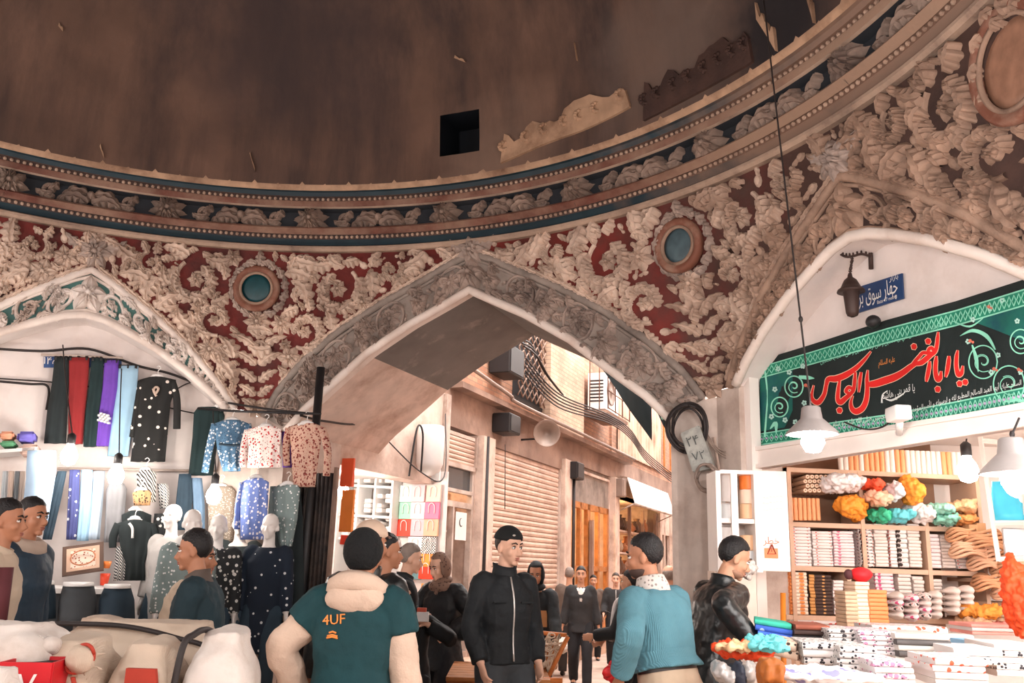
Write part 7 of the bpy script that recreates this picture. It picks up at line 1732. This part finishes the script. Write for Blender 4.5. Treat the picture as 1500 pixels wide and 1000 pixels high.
handbag(atdist(688, 938, 8.7), 8.7)
# 6 man in the black cap
p, h = stand(743, 805, 6.6, 778)
def ex6(i):
    cap(i, mat('cap_black', (20, 22, 24), .8), None, None, 'flat_cap', 1.13); k, c = i['k'], i['hc']; bm = B(); blob(bm, c+(i['HX']*.052+i['HY']*.09+i['HZ']*.085)*k, (.012, .012, .007), None, 8, 6); obj('cap_badge', bm, zipm, i['t'])
    for s in (-1, 1):
        bm = B(); q = i['P']+i['U']*.34*k+i['Rs']*s*.1*k+i['Fs']*.135*k; box(bm, q, (.09*k, .02, .012), bev=.003); obj('pocket_flap', bm, fab_blk, i['t'], False)
person('person in a black cap and black zipped jacket with hands in jeans pockets', p, 154, h, [dict(m=fab_blk, ease=.03, hem=.04, collar=(.075, fab_blk), zip=(zipm, .0, .007), disp=.02)], (jeans, .018), skin_c, lean=-3, hyaw=-18, hpitch=-6, armL=(-.205, .09, .92), armR=(.205, .09, .92), poleL=(-.5, -1, 0), poleR=(.5, -1, 0), hair=('short', hair_b), extra=ex6, feet=((-.14, .05, 0), (.14, -.05, 0)), vox=.008, curlL=.8, curlR=.8, girth=.98)
# 7 hooded cart man
p, h = stand(788, 852, 10.2, 836)
def ex7(i):
    hood_up(i, fab_blk, 1.2); k = i['k']; q = i['P']+i['U']*.25*k-i['Rs']*.09*k+i['Fs']*.16*k; bm = B(); box(bm, q, (.1, .012, .17), bev=.004); obj('chest_print', bm, mat('print_amber', (186, 130, 84), .8), i['t'], False)
person('person in a black hooded top leaning on the handcart', p, 190, h*1.05, [dict(m=fab_blk, ease=.04, hem=.12, zip=(zipm, 0, .005))], (trs_k,), skin_b, lean=14, hpitch=-12, armL=(-.28, .42, .95), armR=(.28, .42, .95), hair=None, extra=ex7, vox=.01, curlL=1, curlR=1)
# far people in the alley
def far(label, u, vh, vtop, D, face, top, legs=(trs_k,), **kw):
    p, h = stand(u, vh, D, vtop); person(label, p, face, h, top, legs, vox=.012, **kw)
def ex8(i):
    k = i['k']; bm = B(); a = i['P']+i['Fs']*.142*k; P_ = [a+i['U']*.5*k-i['Fs']*.06*k+i['Rs']*.05*k, a+i['U']*.5*k-i['Fs']*.06*k-i['Rs']*.05*k, a+i['U']*.3*k]; tube(bm, [P_[0], P_[2]], .02*k, 6); tube(bm, [P_[1], P_[2]], .02*k, 6); blob(bm, a+i['U']*.42*k-i['Fs']*.025*k, (.045*k, .02*k, .09*k), None, 12, 8); obj('shirt_front', bm, wht_sh, i['t'])
far('person in a dark suit and white shirt walking towards the viewer along the alley', 851, 843, 832, 13.6, 184, [dict(m=mat('waistcoat_grey', (58, 58, 62), .85), ease=.02, hem=.1, name='waistcoat', sleeve=0), dict(m=fab_chr, ease=.04, hem=.16, name='suit_jacket')], (trs_k, .02), feet=((-.1, .22, 0), (.1, -.16, .02)), armL=(-.3, .02, .78), armR=(.3, .05, .78), hair=('thick', hair_k), extra=ex8)
far('person in a brown-grey jacket seen from behind, left of the walking suit', 834, 843, 833, 14.9, 10, [dict(m=fab_brn, ease=.04, hem=.14)], (mat('trousers_grey', (70, 68, 70), .85), .02), hair=('short', hair_g))
far('dark-haired person half hidden behind the walking suit', 869, 850, 844, 17.5, 180, [dict(m=fab_brn, ease=.04, hem=.14)], hair=('short', hair_k))
far('person in a dark zipped waistcoat standing with an open booklet in the alley', 902, 850, 841, 16.3, 186, [dict(m=fab_chr, ease=.045, hem=.12, zip=(zipm, 0, .006))], (trs_k, .02), skin=skin_c, hair=('short', hair_b), armL=(-.06, .36, 1.06), armR=(.24, .26, 1.0), poleL=(-1, -.3, -.5), curlL=.8)
bk = thing('open_booklet', 'open white booklet held by the person in the dark waistcoat in the alley', 'booklet', atdist(904, 901, 15.8)); bm = B(); quad(bm, [(-.22, 0, .08), (0, .02, 0), (0, -.2, 0), (-.22, -.22, .08)]); quad(bm, [(0, .02, 0), (.2, 0, -.07), (.2, -.22, -.07), (0, -.2, 0)]); bmesh.ops.solidify(bm, geom=bm.faces[:], thickness=.012); obj('pages', bm, wht_sh, bk, False)
far('balding person whose head shows between the blue sweater and the black leather jacket', 980, 842, 831, 10.5, 10, [dict(m=fab_brn, ease=.04, hem=.14)], hair=('balding', hair_g))
far('person in black with a white scarf, half hidden left of the blue sweater', 926, 856, 838, 9.0, -60, [dict(m=fab_blk, ease=.04, hem=.14)], hair=('short', hair_k), armL=(-.2, .35, 1.1), armR=(.1, .36, 1.05), extra=lambda i: (lambda bm: (tube(bm, spl([i['neck']+i['Rs']*-.09+i['Fs']*.03, i['neck']-i['U']*.06-i['Rs']*.1+i['Fs']*.13, i['neck']-i['U']*.4-i['Rs']*.11+i['Fs']*.17]), [.05]*17, 8, True, 0, .5), obj('white_scarf', bm, wht_sh, i['t'])))(B()))
# blue sweater man
p, h = stand(980, 830, 5.35, 794)
def ex9(i):
    k = i['k']; bm = B(); rs = []
    for f, r in ((-.02, .1), (.02, .095), (.07, .078), (.075, .07), (.02, .07)): rs.append([i['neck']+i['U']*(f-.015)*k+i['Rs']*r*k*cos(q)+i['Fs']*r*k*sin(q) for q in [2*pi*j/20 for j in range(20)]])
    rings(bm, rs, True, False); obj('scarf', bm, spots('scarf_grey_white', (206, 196, 190), (140, 130, 126), 40, .3, .9), i['t'])
    bm = B(); rs = []
    for z in (-.0, .04): rs.append([i['P']+i['U']*(z+.085)*k+i['Rg']*.19*k*cos(q)+i['Fd']*(.142*k*sin(q)) for q in [2*pi*j/28 for j in range(28)]])
    rings(bm, rs, True, False); obj('belt', bm, belt_m, i['t'])
    t, c, X, Y, Z = i['t'], i['hc'], i['HX'], i['HY'], i['HZ']; M = Matrix((X*k, Y*k, Z*k)).transposed().to_4x4(); M.translation = c; bm = B(); blob(bm, (0, .03, -.07), (.062, .068, .05), M, 18, 12, 0, lambda p: p if p.z < .01 else p*.8); obj('beard', bm, mat('stubble', (70, 52, 46), .8, var=.3), t)
    bm = B(); rs = []
    for z, r, e in ((-.03, .205, .0), (-.0, .21, .004), (.05, .205, .0)): rs.append([i['P']+i['U']*(z+.14)*k+i['Rg']*r*.96*k*cos(q)+i['Fd']*(r*.72*k*sin(q)+.0) for q in [2*pi*j/40 for j in range(40)]])
    rings(bm, rs, True, False); obj('ribbed_hem', bm, sweat, t)
person('person in a pale blue ribbed sweater and grey scarf, seen from behind', p, -42, h*1.02, [dict(m=sweat, ease=.04, hem=-.1, name='sweater', disp=.022, ds=.12, sl_ease=.04)], (trs_b, .03), skin_b, lean=13, roll=0, twist=4, hyaw=-26, hpitch=-6, armL=('px', 908, 992, 5.2), armR=(.25, .12, .84), poleL=(-.8, -.8, 0), poleR=(.5, -1, 0), hair=('short', hair_k), extra=ex9, girth=1.1)
o = bundle('small red bundle gripped in the left hand of the person in the blue sweater', 'bundle', atdist(902, 1000, 5.3), (.12, .12, .1), (206, 40, 44), 120, name='red_bundle')
# black quilted leather jacket, reaching over the table
p, h = stand(1052, 830, 6.08, 792)
def ex10(i):
    bm = B(); k, c, X, Y, Z = i['k'], i['hc'], i['HX'], i['HY'], i['HZ']; M = Matrix((X*k, Y*k, Z*k)).transposed().to_4x4(); M.translation = c; blob(bm, (0, .026, -.066), (.063, .067, .05), M, 18, 12, 0, lambda p: p if p.z < .0 else p*.8); obj('stubble', bm, mat('stubble_light', (150, 112, 92), .8, var=.2), i['t'])
person('person in a black quilted leather jacket reaching over the textile table', (p[0]-.1, p[1], 0), 70, h*1.02, [dict(m=lea, ease=.035, hem=.2, collar=(.05, lea), disp=.018, ds=.07)], (trs_k, .02), skin_a, lean=15, hyaw=14, hpitch=-22, armR=('px', 1104, 942, 5.65), armL=(-.2, .36, .9), poleL=(-.6, -.8, .2), poleR=(.5, -.9, .1), hair=('short', hair_k), extra=ex10, palmR=(-.3, .2, -1), palmL=(.3, .2, -1), vox=.0075, curlR=.6, curlL=.6, girth=1.1)
# left edge pair
p, h = stand(4, 770, 5.4, 738)
p.z = .14; h -= .14
person('person in a beige knit with a maroon waistcoat, at the left edge of the picture', p, 75, h, [dict(m=fab_beige, ease=.035, hem=.1, collar=(.05, fab_beige)), ], (trs_k,), skin_b, hyaw=10, hair=('short', hair_k), extra=lambda i: (lambda bm: (tube(bm, [i['sh'][1]+i['Fs']*.09-i['U']*.02, i['sh'][1]+i['Fs']*.1-i['U']*.35], .045, 10), obj('maroon_strap', bm, mat('maroon', (92, 44, 50), .8), i['t'])))(B()))
p, h = stand(42, 765, 6.2, 735)
p.z = .14; h -= .14
person('person in a dark blue quilted jacket with a beige hood, second from the left edge', p, 100, h, [dict(m=mat('quilt_navy', (40, 62, 80), .6, var=.2, bump=.4, bscale=22), ease=.05, hem=.12)], (trs_k,), skin_b, hyaw=4, hair=('short', hair_k), extra=lambda i: hood_down(i, mat('hood_beige', (190, 172, 158), .9)))
bm = B(); box(bm, (-3.3, 6.1, .068), (1.5, 1.7, .136), bev=.01); tag(obj('wooden_platform', bm, m_wood, None, False), 'low wooden platform under the two people at the left edge', 'platform')
# pair leaning together behind the bales
p, h = stand(262, 815, 6.5, 792)
person('person in a light beige coat leaning close to the dark-jacketed one, face hidden', p, 92, h, [dict(m=fab_beige, ease=.04, hem=.2, disp=.03)], (trs_k,), skin_b, lean=14, armR=(.12, .4, 1.02), armL=(-.2, .36, 1.0), hair=('thick', hair_k), curlR=.8)
p, h = stand(312, 812, 5.85, 781)
def ex12(i):
    k = i['k']; q = i['P']+i['U']*.14*k-i['Rs']*.07*k+i['Fs']*.15*k; bm = B(); box(bm, i['el'][-1].lerp(i['wr'][-1], .1)+V((-.03, .04, .0)), (.1, .02, .09), bev=.006); obj('orange_patch', bm, mat('patch_orange', (196, 120, 64), .8), i['t'], False)
person('person in a dark blue-green jacket seen in profile facing left, behind the bales', p, -98, h, [dict(m=mat('jacket_dark_teal', (30, 50, 58), .85, var=.15, bump=.2, bscale=60), ease=.05, hem=.16, collar=(.06, mat('collar_brown_grey', (92, 80, 74), .85)), disp=.025)], (trs_k,), skin_b, lean=8, hpitch=-6, armL=(-.22, .34, 1.0), armR=(.2, .36, .98), hair=('thick', hair_k), extra=ex12, girth=1.08)
# ---- mannequins
def mannequin(label, u, vtop, vchin, D, face, top, legs=None, stand_h=None, **kw):
    p, zt = stand(u, vtop, D, vtop); base = max(.02, zt-1.66); p.z = base
    t = person(label, p, face, zt-base, top, legs or (trs_k,), skin_m, mann=True, hair=None, name='mannequin', cat='mannequin', vox=.01, group='mannequins of the clothes stall', **kw)
    bm = B(); lathe(bm, [(.2, -base), (.2, -base+.03), (.17, -.002)], 20) if base > .05 else lathe(bm, [(.2, -base), (.2, 0)], 20); obj('base_plinth', bm, m_wht, t)
mannequin('white mannequin in a navy tunic with white butterflies, rightmost of the row', 398, 756, 800, 8.1, 182, [dict(m=f_navb, ease=.025, hem=.42, flare=.03, name='tunic', disp=.008)], (f_jdk, .006), armL=(-.23, .02, .8), armR=(.24, .06, .8))
mannequin('white mannequin in a dark open jacket, second from the right in the row', 355, 752, 798, 8.6, 178, [dict(m=mat('blouse_print', (206, 196, 190), .85), ease=.015, hem=.2, name='blouse', sleeve=0), dict(m=f_blk, ease=.03, hem=.16, top=.47)], (f_jdk, .006))
mannequin('white mannequin in a light patterned top, third from the right, above the dark-haired pair', 322, 757, 800, 8.0, 172, [dict(m=f_wf, ease=.025, hem=.3, name='tunic', disp=.008)], (f_jdk, .006))
mannequin('white mannequin turned right in a grey patterned coat, near the black T-shirt', 283, 750, 792, 7.55, 150, [dict(m=f_knit, ease=.03, hem=.4, name='coat', disp=.008)], (f_jdk, .006))
mannequin('white mannequin in a pale grey coat, leftmost of the row, head overlapping another', 256, 742, 784, 8.3, 196, [dict(m=mat('coat_pale_grey', (176, 172, 170), .85, var=.15), ease=.03, hem=.4, name='coat', disp=.008)], (f_jdk, .006))
# ================================================================== BALES AND HANDCART
sackw = mat('sack_white', (222, 214, 208), .7, var=.06, dirt=(190, 174, 162), dscale=3, weave=.25, bscale=90); sackb = mat('sack_beige_woven', (200, 182, 164), .75, var=.08, dirt=(168, 144, 126), dscale=2.5, weave=.3, bscale=90)
sackr = spots('sack_red_stripe', (212, 200, 186), (170, 84, 66), 1.9, .17, .75, None, 'wx')
redm = mat('sack_red_print', (176, 60, 44), .7, var=.15)
def bale(label, c, size, rz, m, seed=0, vox=.016, disp=.035, name='wrapped_bale', cat='bale', puff=.12):
    """soft rounded bale resting on its base point c"""
    t = thing(name, label, cat, c, rz); bm = B(); sx, sy, sz = size; rs = []
    for i in range(13):
        f = i/12; a = sin(pi*f)**.35 if 0 < f < 1 else .55; a = max(.62, a); z = sz*f; ring = []
        for j in range(28):
            q = 2*pi*j/28; e = .45; x, y = math.copysign(abs(cos(q))**e, cos(q)), math.copysign(abs(sin(q))**e, sin(q))
            ring.append(V((x*sx/2*a*(1+puff*.3*sin(pi*f)), y*sy/2*a*(1+puff*.3*sin(pi*f)), z+.02*sz*sin(x*3+seed)*f)))
        rs.append(ring)
    rings(bm, rs); me = remeshed(bm, vox, 3, disp, .16); z0 = min(v.co.z for v in me.vertices)
    for v in me.vertices: v.co.z -= z0
    obj('wrapping', me, m, t); return t
def knot(t, p, r, m, d=(0, -1, .2), nm='knot'):
    bm = B(); d = V(d).normalized(); x, y = basis(d); p = V(p)
    blob(bm, p+d*r*.9, (r, r, r), None, 14, 10); blob(bm, p, (r*.45, r*.45, r*.45), None, 10, 8)
    for k in range(7): a = k*.9; tube(bm, [p+d*r*1.2, p+(x*cos(a)+y*sin(a))*r*1.5-d*r*.2], [r*.2, r*.08], 6)
    return obj(nm, remeshed(bm, .009, 1, .02, .05), m, t)
# cart that carries the bales
t = thing('bale_cart', 'low wooden cart under the stacked bales in the left foreground', 'cart', (-1.85, 4.7, 0)); bm = B(); box(bm, (0, 0, .62), (1.8, 1.3, .08), bev=.01); obj('deck', bm, m_wood, t, False)
for x in (-.8, .8):
    for y in (-.5, .5): bm = B(); lathe(bm, [(.03, -.03), (.22, -.03), (.25, -.02), (.25, .02), (.22, .03), (.03, .03)], 22, Matrix.Translation((x, y, .25)) @ Matrix.Rotation(pi/2, 4, 'Y')); obj('wheel', bm, m_blk, t)
bm = B(); box(bm, (0, 0, .5), (1.5, 1.1, .16)); obj('chassis', bm, m_conc, t, False)
zt = .662
def gb(u, D): p = atdist(u, 900, D); return V((p.x, D, zt))
def hz(u, v, D): return atdist(u, v, D).z-zt
b1 = bale('white bale with a dark strap, rightmost of the bales in the left foreground', gb(336, 4.55), (.31, .55, hz(330, 925, 4.5)), .12, sackw, 1)
h1 = hz(330, 925, 4.5); bm = B(); tube(bm, spl([(-.17, -.285, .05), (-.17, -.285, .3), (-.15, -.25, h1-.06), (-.12, -.17, h1-.005), (-.1, .0, h1+.004), (-.08, .25, h1-.05)]), .016, 6); obj('strap', bm, m_cable, b1)
b2 = bale('white and beige bale with a red printed panel, in front of the long beige bale', gb(232, 4.45), (.30, .5, hz(232, 940, 4.4)), .05, sackb, 2)
bm = B(); a = [V((-.03, -.262, .5)), V((.1, -.27, .5)), V((.14, -.27, .3)), V((-.03, -.262, .3))]; f = [bm.verts.new(p) for p in a]+[bm.verts.new(p+V((0, .03, 0))) for p in a]
for q in ((3, 2, 1, 0), (4, 5, 6, 7), (0, 1, 5, 4), (1, 2, 6, 5), (2, 3, 7, 6), (3, 0, 4, 7)): bm.faces.new([f[i] for i in q])
obj('red_panel', bm, redm, b2, False)
b3 = bale('bulging sack with red-brown stripes and a tied round knot', gb(118, 4.35), (.38, .55, hz(110, 934, 4.3)), -.05, sackb, 3)
knot(b3, (.17, -.22, hz(148, 968, 4.1)), .06, sackb)
bm = B(); kz = hz(148, 968, 4.1); tube(bm, [V((.17+.056*cos(a), -.275-.012*sin(a*2), kz+.012+.02*cos(a)+.056*sin(a))) for a in [2*pi*i/20 for i in range(21)]], .008, 6); obj('knot_band', bm, redm, b3)
for x in (-.06, .06, .17): bm = B(); tube(bm, spl([(x*.5+.06, -.27, .47), (x*.9+.04, -.30, .36), (x, -.29, .2), (x, -.285, .02)]), .012, 6, True, 0, .5); obj('stripe', bm, redm, b3)
b4 = bale('long beige woven bale lying across the top at the back of the cart', V((atdist(215, 900, 5.15).x, 5.2, zt)), (1.1, .5, hz(215, 912, 5.1)), .1, sackb, 4)
h4 = hz(215, 912, 5.1); bm = B(); tube(bm, spl([(-.5, -.16, h4-.01), (-.1, -.2, h4-.01), (.2, -.24, h4-.06), (.42, -.27, h4-.14), (.44, -.28, .2)]), .014, 6); obj('strap', bm, m_cable, b4)
b5 = bale('white cloth sack with a knotted ear, at the left edge above the red box', V((atdist(15, 900, 4.2).x, 4.25, 1.06)), (.46, .45, .27), .0, sackw, 5, name='cloth_sack')
knot(b5, (.2, -.1, .19), .04, sackw, (1, -.1, .1), 'knotted_ear')
b6 = bale('rounded white sack in the lower left corner', V((atdist(-6, 990, 3.7).x, 3.7, .68)), (.2, .25, .52), .0, sackw, 6, name='cloth_sack', puff=.4)
t = thing('red_crate', 'red box with white lettering, open at the top, in the lower left corner', 'box', V((atdist(50, 980, 4.0).x, 4.02, zt))); hh = hz(50, 970, 3.9)
bm = B(); 
for a, b in (((0, -.12, hh/2), (.2, .012, hh)), ((0, .12, hh/2), (.2, .012, hh)), ((-.1, 0, hh/2), (.012, .24, hh)), ((.1, 0, hh/2), (.012, .24, hh)), ((0, 0, hh*.3), (.2, .24, .01))): box(bm, a, b)
obj('box_walls', bm, mat('box_red', (196, 22, 34), .5), t, False); t.rotation_euler = (0, 0, .14)
bm = B(); box(bm, (0, 0, hh-.02), (.185, .225, .01)); obj('dark_contents', bm, m_dark, t, False)
me = text_mesh('W', .13); me.transform(Matrix.Translation((-.02, -.128, hh-.095)) @ Matrix.Rotation(pi/2, 4, 'X')); obj('lettering', me, m_wht, t, False)
bm = B(); box(bm, (0, 0, 0), (.55, .5, .38), bev=.02); tag(obj('plain_carton', bm, sackb, None, False, V((atdist(15, 900, 4.2).x-.1, 4.45, zt+.2))), 'plain beige carton under the white cloth sack at the left edge', 'carton')
# handcart with rope netting
t = thing('handcart', 'wooden handcart with orange frame and white rope netting beside the person in the black cap', 'handcart', V((atdist(748, 980, 7.9).x, 7.9, 0))); o = t.location
D = 6.6
def hp(u, v, D=7.8): return atdist(u, v, D)-o
m_or = mat('cart_orange', (206, 120, 60), .55, var=.15); m_rope3 = mat('net_rope', (214, 196, 176), .8)
bm = B(); a, b = hp(655, 990, 7.5), hp(768, 990, 7.5); z = a.z
for i in range(7): box(bm, ((a.x+b.x)/2+.1, -.5+i*.17, z), (b.x-a.x+.2, .155, .03), bev=.004)
obj('deck_boards', bm, m_wood, t, False)
bm = B(); tube(bm, [a+V((0, -.06, -.02)), b+V((.3, -.06, -.02))], .025, 8); obj('front_rail', bm, m_or, t)
bm = B(); box(bm, ((a.x+b.x)/2+.1, .0, z-.06), (b.x-a.x+.1, .9, .07)); obj('bed_frame', bm, m_conc, t, False)
for y in (-.42, .42): bm = B(); lathe(bm, [(.03, -.02), (.2, -.02), (.23, -.01), (.23, .01), (.2, .02), (.03, .02)], 24, Matrix.Translation(((a.x+b.x)/2+.1, y, .235)) @ Matrix.Rotation(pi/2, 4, 'X')); obj('wheel', bm, m_blk, t)
for (u0, v0, u1, v1, dd) in ((832, 932, 800, 998, 7.8), (830, 930, 776, 925, 8.0), (718, 958, 700, 985, 7.8)): bm = B(); tube(bm, [hp(u0, v0, dd), hp(u1, v1, dd)], .018, 8); obj('frame_pole', bm, m_or, t)
bm = B(); bmr = random.Random(5)
top_ = [hp(u, v, 7.95) for u, v in ((776, 927), (790, 924), (805, 926), (820, 928), (832, 930))]; bot = [hp(u, v, 7.95) for u, v in ((778, 962), (786, 970), (796, 978), (803, 984), (808, 988))]
for i in range(5):
    for j in range(5):
        if abs(i-j) <= 2: tube(bm, sag(top_[i], bot[j], .015, 6), .007, 5)
for v in (938, 946, 955): tube(bm, sag(hp(776, v, 7.92), hp(826-(v-938)*.8, v+3, 7.92), .02), .008, 5)
for k in range(10): p = hp(778+k*5, 930+bmr.uniform(0, 22), 7.9); tube(bm, [p+V((.03*cos(q), 0, .02*sin(q))) for q in [2*pi*j/8 for j in range(9)]], .006, 5)
obj('rope_net', bm, m_rope3, t)
bm = B(); box(bm, hp(797, 960, 8.2), (.22, .3, .2), bev=.02); obj('net_load', bm, m_wood, t)
tag(bundle('white wrapped roll lying on the step behind the hooded person', 'roll', ap(SA+.35, 6.6, .31), (.9, .4, .3), (226, 206, 196), 140, sackw, 'wrapped_roll', .02, .05), 'large pink-white wrapped roll lying against the shutter behind the hooded person', 'roll')
# ================================================================== LIGHT
w = bpy.data.worlds.new('sky'); SC.world = w; w.use_nodes = True
w.node_tree.nodes['Background'].inputs['Color'].default_value = (1, .96, .93, 1); w.node_tree.nodes['Background'].inputs['Strength'].default_value = 8.0
def lamp(p, e, col, r=.12, name='hall_fill'):
    l = bpy.data.lights.new(name, 'POINT'); l.energy = e; l.color = col; l.shadow_soft_size = r
    o = bpy.data.objects.new(name, l); COL.objects.link(o); o.location = p
for th, rr, z, e in ((115, 3.6, 2.5, 118), (160, 3.4, 2.6, 132), (-110, 3.7, 2.5, 118), (-70, 3.6, 2.4, 84), (205, 3.5, 2.6, 118)):  # unseen fill lights added round the hall to brighten it
    lamp((C0.x+sin(rad(th))*rr, C0.y+cos(rad(th))*rr, z), e, (1, .97, .95), .2)
SC.view_settings.view_transform = 'Standard'; SC.view_settings.look = 'None'; SC.view_settings.gamma = 1; SC.view_settings.exposure = .3
SC.cycles.use_denoising = True
SC.cycles.max_bounces = 6; SC.cycles.transparent_max_bounces = 8
SC.cycles.sample_clamp_indirect = 6
